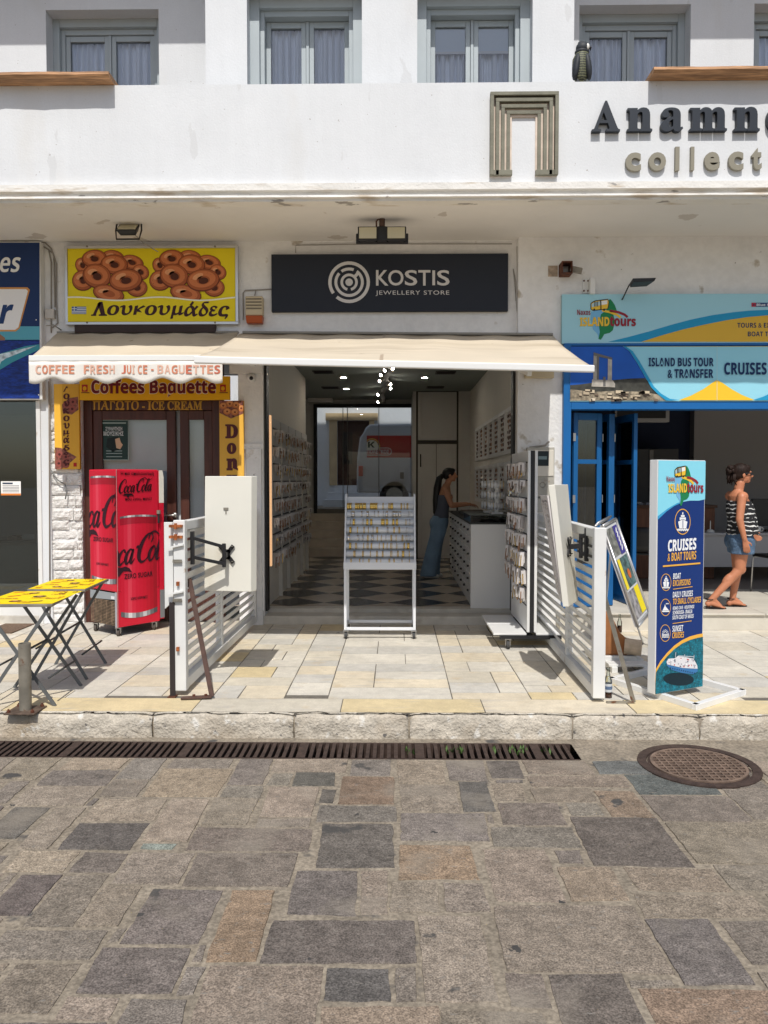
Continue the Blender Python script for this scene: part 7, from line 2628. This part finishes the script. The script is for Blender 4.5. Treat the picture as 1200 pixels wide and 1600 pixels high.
for i in range(4):
    b.tube([q[i] + un2 * .006, q[(i + 1) % 4] + un2 * .006], .014, alu, 8)
b.build('frame', t, smooth=True)
b = MB()
g1, g2 = G(1012, 1004, 0), G(1016, 985, 0)
for p0_, p1_ in ((q[3], G(1005, 1006, 0)), (q[2], Vector((q[2].x + .08, q[2].y - .05, 0))), (q[0] + Vector((0, .05, 0)), Vector((q[0].x + .1, q[0].y + .75, 0))), (q[1] + Vector((0, .05, 0)), Vector((q[1].x + .1, q[1].y + .75, 0)))):
    b = MB(); b.tube([p0_, p1_], .010, alu, 6); b.build('leg', t)
b = MB()
for k in range(3):
    b.tube([q[0] + Vector((-.06 + .02 * k, .02 + .03 * k, .0 + .012 * k)), q[1] + Vector((-.06 + .02 * k, .02 + .03 * k, .012 * k))], .011, alu, 8)
b.build('top_clamp', t, smooth=True)

# timber lump on a white trolley behind the screen
p = G(962, 1024, .1)
t = thing('timber_block', 'brown carved timber block with a pale rolled log end behind the white screen', 'timber block', Vector((p.x, p.y, 0)))
b = MB()
b.prism([p + Vector(v) for v in ((-.15, 0, 0), (.12, 0, 0), (.12, 0, .13), (.04, 0, .2), (-.04, 0, .36), (-.15, 0, .44))], (0, .28, 0), wood_brown); b.build('carved_block', t, bevel=.02)
b = MB(); b.tube([p + Vector((.08, .02, .08)), p + Vector((.22, -.02, .07))], .07, mat('pale_log', lin(206, 186, 160), .8, noise_=[(12, .2)]), 14); b.build('log_end', t)
b = MB(); b.box(p.x - .2, p.x + .18, p.y - .02, p.y + .3, .045, .098, white_metal); b.box(p.x - .18, p.x - .14, p.y + .02, p.y + .26, 0, .045, dull_steel); b.box(p.x + .12, p.x + .16, p.y + .02, p.y + .26, 0, .045, dull_steel); b.build('trolley', t, bevel=.004)
t = thing('white_crate', 'low white wooden pallet piece behind the blue cruises sign', 'pallet', G(990, 1030, 0))
p = G(993, 1052, 0)
b = MB()
for k in range(3):
    b.box(p.x - .22, p.x + .14, p.y + .02 + .2 * k, p.y + .16 + .2 * k, .05, .07, white_metal)
b.box(p.x - .2, p.x - .15, p.y, p.y + .58, 0, .05, white_metal); b.box(p.x + .07, p.x + .12, p.y, p.y + .58, 0, .05, white_metal)
b.build('boards', t, bevel=.003)


def bottle(label, p, h, lvl, labelled):
    t = thing('glass_bottle', label, 'bottle', p, 'glass bottles on the ground')
    s_ = h / .24
    pr_ = [(.001, .0), (.026, 0), (.031, .006), (.031, .12), (.029, .14), (.016, .175), (.0125, .20), (.0125, .225), (.0145, .228), (.0145, .238), (.011, .24)]
    b = MB(); b.lathe([(r * s_, z * s_) for r, z in pr_], p, bottle_g, 20); b.build('bottle_body', t, smooth=True)
    b = MB(); b.lathe([(.001, .006), (.027 * s_, .006), (.027 * s_, lvl * s_), (.001, lvl * s_)], p, amber, 16); b.build('drink', t)
    if labelled:
        b = MB(); b.lathe([(.0315 * s_, .05 * s_), (.0315 * s_, .115 * s_)], p, pr(196, 200, 204), 20)
        b.lathe([(.032 * s_, .07 * s_), (.032 * s_, .095 * s_)], p, pr(90, 110, 140), 20); b.build('paper_label', t)


p = G(950, 1090, 0); bottle('clear glass bottle with a paper label at the foot of the white screen', p, .232, .04, True)
p = G(968, 988, 0); bottle('unlabelled clear bottle half full of amber drink against the marble step', p, .2, .09, False)

# ================================================================== BIRD
p = Vector((X(908, PY + .03, 127), PY + .05, zp1))
t = thing('parrot_figurine', 'black and olive parrot figurine standing on the white parapet', 'bird figurine', p)
bm_ = mat('banded_feathers', (.2, .2, .1, 1), .6)
tt = bm_.node_tree
wv = tt.nodes.new('ShaderNodeTexWave'); wv.bands_direction = 'Z'; wv.inputs['Scale'].default_value = 14; wv.inputs['Distortion'].default_value = 3; wv.inputs['Detail Scale'].default_value = 6
tcn = tt.nodes.new('ShaderNodeTexCoord'); mx = tt.nodes.new('ShaderNodeMix'); mx.data_type = 'RGBA'
mx.inputs[6].default_value = lin(34, 38, 38); mx.inputs[7].default_value = lin(118, 120, 92)
tt.links.new(tcn.outputs['Object'], wv.inputs[0]); tt.links.new(wv.outputs[1], mx.inputs[0]); tt.links.new(mx.outputs[2], tt.nodes['Principled BSDF'].inputs['Base Color'])
blackf = mat('black_feathers', lin(46, 50, 56), .6, noise_=[(20, .3)])
b = MB(); b.loft([(p + Vector((0, 0, .0)), .035, .04), (p + Vector((0, 0, .06)), .065, .06), (p + Vector((-.002, 0, .15)), .082, .072), (p + Vector((.0, 0, .23)), .08, .07), (p + Vector((.01, 0, .285)), .062, .056), (p + Vector((.012, 0, .32)), .045, .045)], bm_, 18); b.build('body', t, smooth=True)
b = MB(); b.ell(p + Vector((.015, -.005, .335)), .066, .058, .06, blackf); b.ell(p + Vector((.01, 0, .30)), .07, .062, .035, blackf); b.ell(p + Vector((.0, 0, .385)), .03, .02, .022, blackf); hd = b.build('head', t, smooth=True)
b = MB(); b.ell(p + Vector((.052, -.04, .335)), .022, .016, .03, pr(230, 228, 222), 12); b.build('cheek_patch', hd, smooth=True)
b = MB(); b.tube([p + Vector((.07, -.01, .345)), p + Vector((.09, -.012, .335)), p + Vector((.088, -.012, .31))], [.018, .012, .003], pr(40, 40, 42), 10); b.build('beak', hd, smooth=True)
for s_ in (-1, 1):
    b = MB(); b.ell(p + Vector((-.05 if s_ < 0 else .06, -.03, .15)), .036, .055, .13, blackf, 14, Matrix.Rotation(R(-8 * s_), 3, 'Y')); b.build('wing', t, smooth=True)
b = MB(); b.hexa([p + Vector(v) for v in ((-.055, -.03, .09), (.045, -.03, .09), (.035, -.04, .0), (-.05, -.04, .0), (-.055, -.0, .1), (.045, .0, .1), (.035, -.02, .0), (-.05, -.02, .0))], blackf); b.build('tail', t, bevel=.01)

# ================================================================== PEOPLE
def person(name, label, base, sc_, spec):
    t = thing(name, label, 'person', base)
    return t


def local(base, rot=0.0):
    M = Matrix.Translation(base) @ Matrix.Rotation(rot, 4, 'Z')
    return lambda x, y, z: M @ Vector((x, y, z))


def hand(b, L, wrist, fwd, curl, palm_n, mt, thumb_side, s=1.0):
    """Palm, four unequal bent fingers and a thumb."""
    wrist = Vector(wrist); f = Vector(fwd).normalized(); n = Vector(palm_n); n = (n - f * n.dot(f)).normalized()
    sd = f.cross(n) * thumb_side
    c = wrist + f * .045 * s
    for k in (-1, 0, 1):
        b.cap(L(*(wrist + sd * .012 * k * s)), L(*(wrist + f * .085 * s + sd * .022 * k * s)), .017 * s, .014 * s, mt, 10)
    for i, (o_, ln) in enumerate(((.030, .066), (.010, .074), (-.010, .069), (-.029, .054))):
        p0 = wrist + f * .083 * s + sd * o_ * s
        d1 = (f + n * curl * .5 + sd * o_ * 2).normalized(); d2 = (f + n * curl * 1.3).normalized(); d3 = (f + n * curl * 2.2).normalized()
        p1 = p0 + d1 * ln * .45 * s; p2 = p1 + d2 * ln * .33 * s; p3 = p2 + d3 * ln * .25 * s
        b.cap(L(*p0), L(*p1), .0095 * s, .0088 * s, mt, 8); b.cap(L(*p1), L(*p2), .0088 * s, .008 * s, mt, 8); b.cap(L(*p2), L(*p3), .008 * s, .0065 * s, mt, 8)
    p0 = wrist + f * .025 * s + sd * .022 * s
    p1 = p0 + (f * .6 + sd * .7 + n * .3).normalized() * .042 * s; p2 = p1 + (f * .9 + sd * .25 + n * .4).normalized() * .032 * s
    b.cap(L(*p0), L(*p1), .013 * s, .0105 * s, mt, 8); b.cap(L(*p1), L(*p2), .0105 * s, .008 * s, mt, 8)


def head(b, L, c, mt, r=1.0, yaw=0.0):
    """Head turned to local +x by default."""
    cy_, sy_ = math.cos(yaw), math.sin(yaw)

    def P(x, y, z):
        return L(c[0] + r * (x * cy_ - y * sy_), c[1] + r * (x * sy_ + y * cy_), c[2] + r * z)
    q = lambda x, y, z, rx, ry, rz: b.ell(P(x, y, z), rx * r, ry * r, rz * r, mt, 18)
    q(-.012, 0, .022, .092, .073, .088)
    q(.03, 0, -.03, .058, .056, .068)
    q(.055, 0, -.072, .030, .034, .028)
    q(.02, 0, -.062, .055, .050, .036)
    b.cap(P(.082, 0, .008), P(.104, 0, -.022), .011 * r, .015 * r, mt, 10)
    for s_ in (-1, 1):
        q(.092, s_ * .012, -.024, .011, .008, .008)
        q(.066, s_ * .036, -.018, .02, .018, .018)
        q(-.008, s_ * .074, -.012, .018, .009, .03)
    q(.078, 0, -.045, .016, .024, .008)
    q(.074, 0, -.056, .015, .021, .008)
    q(.076, 0, .024, .016, .05, .012)
    return P


# ---- woman walking past the tour office
base = Vector((W(1150, 880, 8.85).x, 8.80, LZ))
L = local(base)
t = thing('person', 'woman in black and white strapless top and denim shorts walking in sandals', 'person', base)
b = MB()
sk = skin_m
torso = [((.02, 0, .74), .115, .15), ((.012, 0, .82), .125, .165), ((.0, 0, .90), .108, .145), ((-.005, 0, .97), .098, .128), ((.004, 0, 1.05), .108, .138), ((.012, 0, 1.14), .12, .15), ((-.004, 0, 1.22), .105, .155), ((-.02, 0, 1.28), .085, .15), ((-.022, 0, 1.315), .062, .10), ((-.015, 0, 1.345), .05, .058)]
b.loft([(L(*c_), rx, ry) for c_, rx, ry in torso], sk, 24)
b.cap(L(-.018, 0, 1.30), L(.012, 0, 1.43), .056, .050, sk)
hd = (.036, 0, 1.525)
P = head(b, L, hd, sk, 1.0, R(-6))
for s_ in (-1, 1):
    b.ell(L(.055, s_ * .065, 1.165), .072, .068, .068, sk)
    b.ell(L(-.03, s_ * .155, 1.275), .062, .055, .058, sk)
# near arm (towards the street) hangs down, far arm bent forward
b.cap(L(-.045, -.175, 1.27), L(-.085, -.215, 1.02), .050, .041, sk)
b.cap(L(-.085, -.215, 1.02), L(-.035, -.235, .80), .041, .027, sk)
hand(b, L, (-.033, -.235, .795), (.18, -.02, -.95), .25, (.35, .9, 0), sk, 1, .98)
b.cap(L(.0, .175, 1.27), L(.11, .23, 1.03), .048, .040, sk)
b.cap(L(.11, .23, 1.03), L(.225, .20, .855), .040, .026, sk)
hand(b, L, (.228, .198, .85), (.62, -.05, -.5), .7, (-.2, -.9, -.1), sk, -1, .95)
# legs
b.cap(L(.0, -.085, .78), L(-.02, -.09, .455), .098, .060, sk, 16)
b.ell(L(-.008, -.09, .455), .058, .054, .062, sk)
b.cap(L(-.02, -.09, .45), L(-.335, -.085, .10), .056, .034, sk, 14)
b.ell(L(-.135, -.085, .335), .058, .050, .10, sk, 14, Matrix.Rotation(R(43), 3, 'Y'))
b.cap(L(.035, .08, .78), L(.035, .08, .455), .098, .060, sk, 16)
b.ell(L(.048, .08, .455), .056, .054, .062, sk)
b.cap(L(.035, .08, .45), L(-.022, .08, .085), .056, .034, sk, 14)
b.ell(L(.004, .08, .32), .056, .052, .11, sk, 14)
for (hx, hz, tx__, tz__, yy) in ((-.365, .055, -.205, .022, -.085), (-.055, .038, .10, .026, .08)):
    b.ell(L(hx, yy, hz + .005), .036, .032, .036, sk)
    b.cap(L(hx + .02, yy, hz + .018), L(tx__ - .03, yy - .004, tz__ + .008), .034, .026, sk, 12)
    b.cap(L((hx * .6 + tx__ * .4), yy, hz + .045), L(tx__ - .02, yy, tz__ + .012), .030, .02, sk, 12)
    for k, (dy, dl) in enumerate(((.026, .035), (.012, .034), (-.001, .03), (-.013, .024), (-.024, .016))):
        b.cap(L(tx__ - .02, yy + dy, tz__), L(tx__ + dl, yy + dy * 1.1, tz__ - .008), .0125 if k else .014, .009 if k else .011, sk, 8)
b.build('body', t, remesh=.0065, smooth=True)
# top
fab = mat('black_white_print', (.02, .02, .022, 1), .8)
tt = fab.node_tree
tcn = tt.nodes.new('ShaderNodeTexCoord')
wv = tt.nodes.new('ShaderNodeTexWave'); wv.bands_direction = 'Z'; wv.inputs['Scale'].default_value = 6.5; wv.inputs['Distortion'].default_value = 3.2; wv.inputs['Detail'].default_value = 2; wv.inputs['Detail Scale'].default_value = 2.2
nz = tt.nodes.new('ShaderNodeTexNoise'); nz.inputs['Scale'].default_value = 16
rp = tt.nodes.new('ShaderNodeMapRange'); rp.inputs[1].default_value = .86; rp.inputs[2].default_value = .90
rp2 = tt.nodes.new('ShaderNodeMapRange'); rp2.inputs[1].default_value = .40; rp2.inputs[2].default_value = .44
mu = tt.nodes.new('ShaderNodeMath'); mu.operation = 'MULTIPLY'
mx = tt.nodes.new('ShaderNodeMix'); mx.data_type = 'RGBA'
mx.inputs[6].default_value = (.014, .014, .016, 1); mx.inputs[7].default_value = (.72, .72, .70, 1)
tt.links.new(tcn.outputs['Object'], wv.inputs[0]); tt.links.new(wv.outputs[1], rp.inputs[0]); tt.links.new(tcn.outputs['Object'], nz.inputs[0]); tt.links.new(nz.outputs[0], rp2.inputs[0])
tt.links.new(rp.outputs[0], mu.inputs[0]); tt.links.new(rp2.outputs[0], mu.inputs[1]); tt.links.new(mu.outputs[0], mx.inputs[0]); tt.links.new(mx.outputs[2], tt.nodes['Principled BSDF'].inputs['Base Color'])
b = MB()
rings = [((.040, 0, .845), .160, .198), ((.040, 0, .855), .164, .20), ((.045, 0, .93), .156, .188), ((.038, 0, 1.01), .152, .182), ((.022, 0, 1.08), .156, .178), ((.014, 0, 1.14), .150, .176), ((.004, 0, 1.19), .134, .172), ((-.002, 0, 1.225), .122, .168)]
seg = 48
vs = []
for c_, rx, ry in rings:
    for k in range(seg):
        an = 2 * math.pi * k / seg
        hf = max(0, (1.18 - c_[2]) / .33)
        w_ = 1 + .05 * hf * math.sin(an * 9 + c_[2] * 6) + .02 * math.sin(an * 4)
        vs.append(L(c_[0] + rx * w_ * math.cos(an), ry * w_ * math.sin(an), c_[2] + .012 * hf * math.sin(an * 5)))
n = len(rings)
b.add(vs, [(i * seg + k, i * seg + (k + 1) % seg, (i + 1) * seg + (k + 1) % seg, (i + 1) * seg + k) for i in range(n - 1) for k in range(seg)], fab)
b.build('top', t, smooth=True, solid=.004, sub=1)
b = MB()
for c_, yy in (((.02, 0, .70), -.085), ((.045, 0, .70), .085)):
    b.loft([(L(c_[0] - (.012 if yy < 0 else -.006), yy, .625), .126, .124), (L(c_[0] - .005, yy, .66), .124, .122), (L(c_[0], yy * .95, .72), .125, .122), (L(c_[0], yy * .85, .80), .122, .118)], denim, 24)
b.loft([(L(.025, 0, .70), .135, .17), (L(.02, 0, .76), .142, .186), (L(.015, 0, .82), .138, .18), (L(.008, 0, .875), .122, .162)], denim, 28)
b.ell(L(-.06, -.06, .765), .072, .10, .10, denim); b.ell(L(-.055, .06, .765), .072, .10, .10, denim)
b.build('shorts', t, remesh=.008, smooth=True)
b = MB()
b.ell(P(-.022, 0, .038), .104, .086, .092, hair_m, 20)
b.ell(P(-.055, 0, .01), .068, .074, .075, hair_m, 18)
b.ell(P(.03, 0, .075), .055, .062, .036, hair_m, 16)
b.ell(P(-.03, -.05, .0), .04, .03, .05, hair_m, 12)
b.build('hair', t, remesh=.008, smooth=True)
b = MB()
for k in range(26):
    an = random.uniform(0, 6.28); el = random.uniform(-1.2, 1.2)
    d = Vector((math.cos(an) * math.cos(el), math.sin(an) * math.cos(el), math.sin(el)))
    c_ = Vector((-.135, -.005, .035)) + Vector((d.x * .032, d.y * .042, d.z * .05))
    b.ell(P(*c_), .022, .022, .026, hair_m, 8)
for k in range(14):
    x = -.12 + random.uniform(-.035, .03); y = random.uniform(-.05, .05)
    b.tube([P(x, y, .0), P(x - .012, y * 1.1, -.05), P(x + random.uniform(-.02, .03), y * 1.2, -.11 + random.uniform(-.02, .03))], [.014, .012, .003], hair_m, 6)
b.build('hair_bun', t, smooth=True)
b = MB()
for s_ in (-1, 1):
    b.box(.084, .090, .008 if s_ > 0 else -.052, .052 if s_ > 0 else -.008, -.016, .016, black_plastic, Matrix.Translation(L(*hd)) @ Matrix.Rotation(R(-6) + s_ * .22, 4, 'Z'))
    b.bar(P(.088, s_ * .060, .012), P(.0, s_ * .080, .012), .007, .014, black_plastic)
    b.bar(P(.09, s_ * .052, .0), P(.07, s_ * .066, .008), .006, .034, black_plastic)
b.bar(P(.092, -.01, .014), P(.092, .01, .014), .008, .008, black_plastic)
b.build('sunglasses', t)
sand = pr(34, 26, 24)
for (hx, hz, tx__, yy, nm) in ((-.365, .055, -.205, -.085, 0), (-.055, .038, .10, .08, 1)):
    b = MB()
    zs_ = (hz - .042) if nm == 0 else .0
    n = 12
    top = []
    for k in range(20):
        an = 2 * math.pi * k / 20
        cx_ = (hx + tx__) / 2
        top.append((cx_ + .125 * math.cos(an), yy + .040 * math.sin(an) * (1.1 if math.cos(an) > 0 else .85)))
    lift = lambda x: max(0, zs_ * (1 - (x - hx) / (tx__ - hx)))
    b.add([L(x, y, lift(x) + .002) for x, y in top] + [L(x, y, lift(x) + .014) for x, y in top], [tuple(range(20))[::-1], tuple(range(20, 40))] + [(i, (i + 1) % 20, 20 + (i + 1) % 20, 20 + i) for i in range(20)], sand)
    ak = hx + .015
    b.tube([L(ak + .040 * math.cos(2 * math.pi * k / 14), yy + .040 * math.sin(2 * math.pi * k / 14), hz + .055) for k in range(14)], .0055, sand, 6, True)
    b.tube([L(ak + .04, yy, hz + .055), L((hx + tx__) / 2 + .03, yy + .003, hz + .038 if nm else .06), L(tx__ - .01, yy + .006, .036)], .0055, sand, 6)
    b.build('sandal', t, smooth=False)

# ---- shop assistant at the counter
base = Vector((W(686, 840, 11.9).x, 11.9, FZ))
L = local(base)
t = thing('person', 'woman with long black ponytail, grey top and pale jeans working at the counter', 'person', base)
b = MB()
sk = skin_dim
lean = lambda z: .02 + .10 * max(0, z - .9) / .6
b.loft([(L(lean(z), 0, z), rx, ry) for z, rx, ry in ((.88, .11, .155), (.98, .10, .145), (1.06, .088, .125), (1.14, .095, .13), (1.23, .105, .14), (1.31, .095, .145), (1.38, .075, .14), (1.42, .055, .09), (1.45, .048, .055))], sk, 22)
b.cap(L(.11, 0, 1.40), L(.15, 0, 1.50), .052, .048, sk)
hd2 = (.17, 0, 1.585)
P = head(b, L, hd2, sk, 1.0, 0)
for s_, ex, hx in ((-1, .20, .46), (1, .20, .44)):
    b.cap(L(.08, s_ * .15, 1.37), L(ex - .02, s_ * .21, 1.12), .050, .040, sk)
    b.cap(L(ex - .02, s_ * .21, 1.12), L(hx, s_ * .12, 1.14), .040, .026, sk)
    hand(b, L, (hx, s_ * .12, 1.14), (.95, -s_ * .1, -.18), .5, (0, 0, -1), sk, -s_, 1.0)
    b.ell(L(.15, s_ * .06, 1.245), .06, .06, .06, sk)
b.build('body', t, remesh=.008, smooth=True)
b = MB()
gt = mat('grey_knit_top', lin(92, 96, 108), .85)
b.loft([(L(lean(z) + dx, 0, z), rx, ry) for z, rx, ry, dx in ((.93, .125, .17, 0), (1.0, .113, .156, 0), (1.07, .104, .140, 0), (1.15, .112, .146, .005), (1.22, .124, .158, .01), (1.28, .118, .160, .006))], gt, 26, cap=False)
b.build('top', t, smooth=True, solid=.006)
b = MB()
for s_ in (-1, 1):
    b.loft([(L(-.14 + .03 * s_, s_ * .085, .03), .13, .105), (L(-.12 + .02 * s_, s_ * .085, .2), .125, .10), (L(-.07 + .015 * s_, s_ * .085, .48), .112, .096), (L(-.01, s_ * .082, .72), .122, .10), (L(.01, s_ * .06, .88), .12, .115)], jeans_m, 22)
b.loft([(L(-.005, 0, .76), .135, .185), (L(.008, 0, .86), .14, .185), (L(.018, 0, .96), .118, .16)], jeans_m, 22)
b.ell(L(-.07, -.06, .84), .08, .09, .1, jeans_m); b.ell(L(-.07, .06, .84), .08, .09, .1, jeans_m)
b.build('jeans', t, remesh=.01, smooth=True)
hb_ = mat('black_hair', (.010, .009, .009, 1), .45)
b = MB()
b.ell(P(-.025, 0, .03), .102, .083, .09, hb_, 18); b.ell(P(.025, 0, .075), .058, .064, .036, hb_, 14); b.ell(P(-.06, 0, -.0), .06, .07, .07, hb_, 14)
b.build('hair', t, remesh=.009, smooth=True)
b = MB()
b.tube([P(-.11, 0, .0), P(-.17, -.01, -.05), P(-.20, -.015, -.2), P(-.215, -.02, -.4), P(-.22, -.02, -.58), P(-.21, -.02, -.68)], [.035, .05, .058, .055, .045, .012], hb_, 14)
b.build('ponytail', t, smooth=True)
for s_ in (-1, 1):
    b = MB(); b.cap(L(-.17 + .03 * s_, s_ * .085, .03), L(.0 + .03 * s_, s_ * .085, .025), .036, .03, pr(220, 218, 214)); b.build('shoe', t, smooth=True)
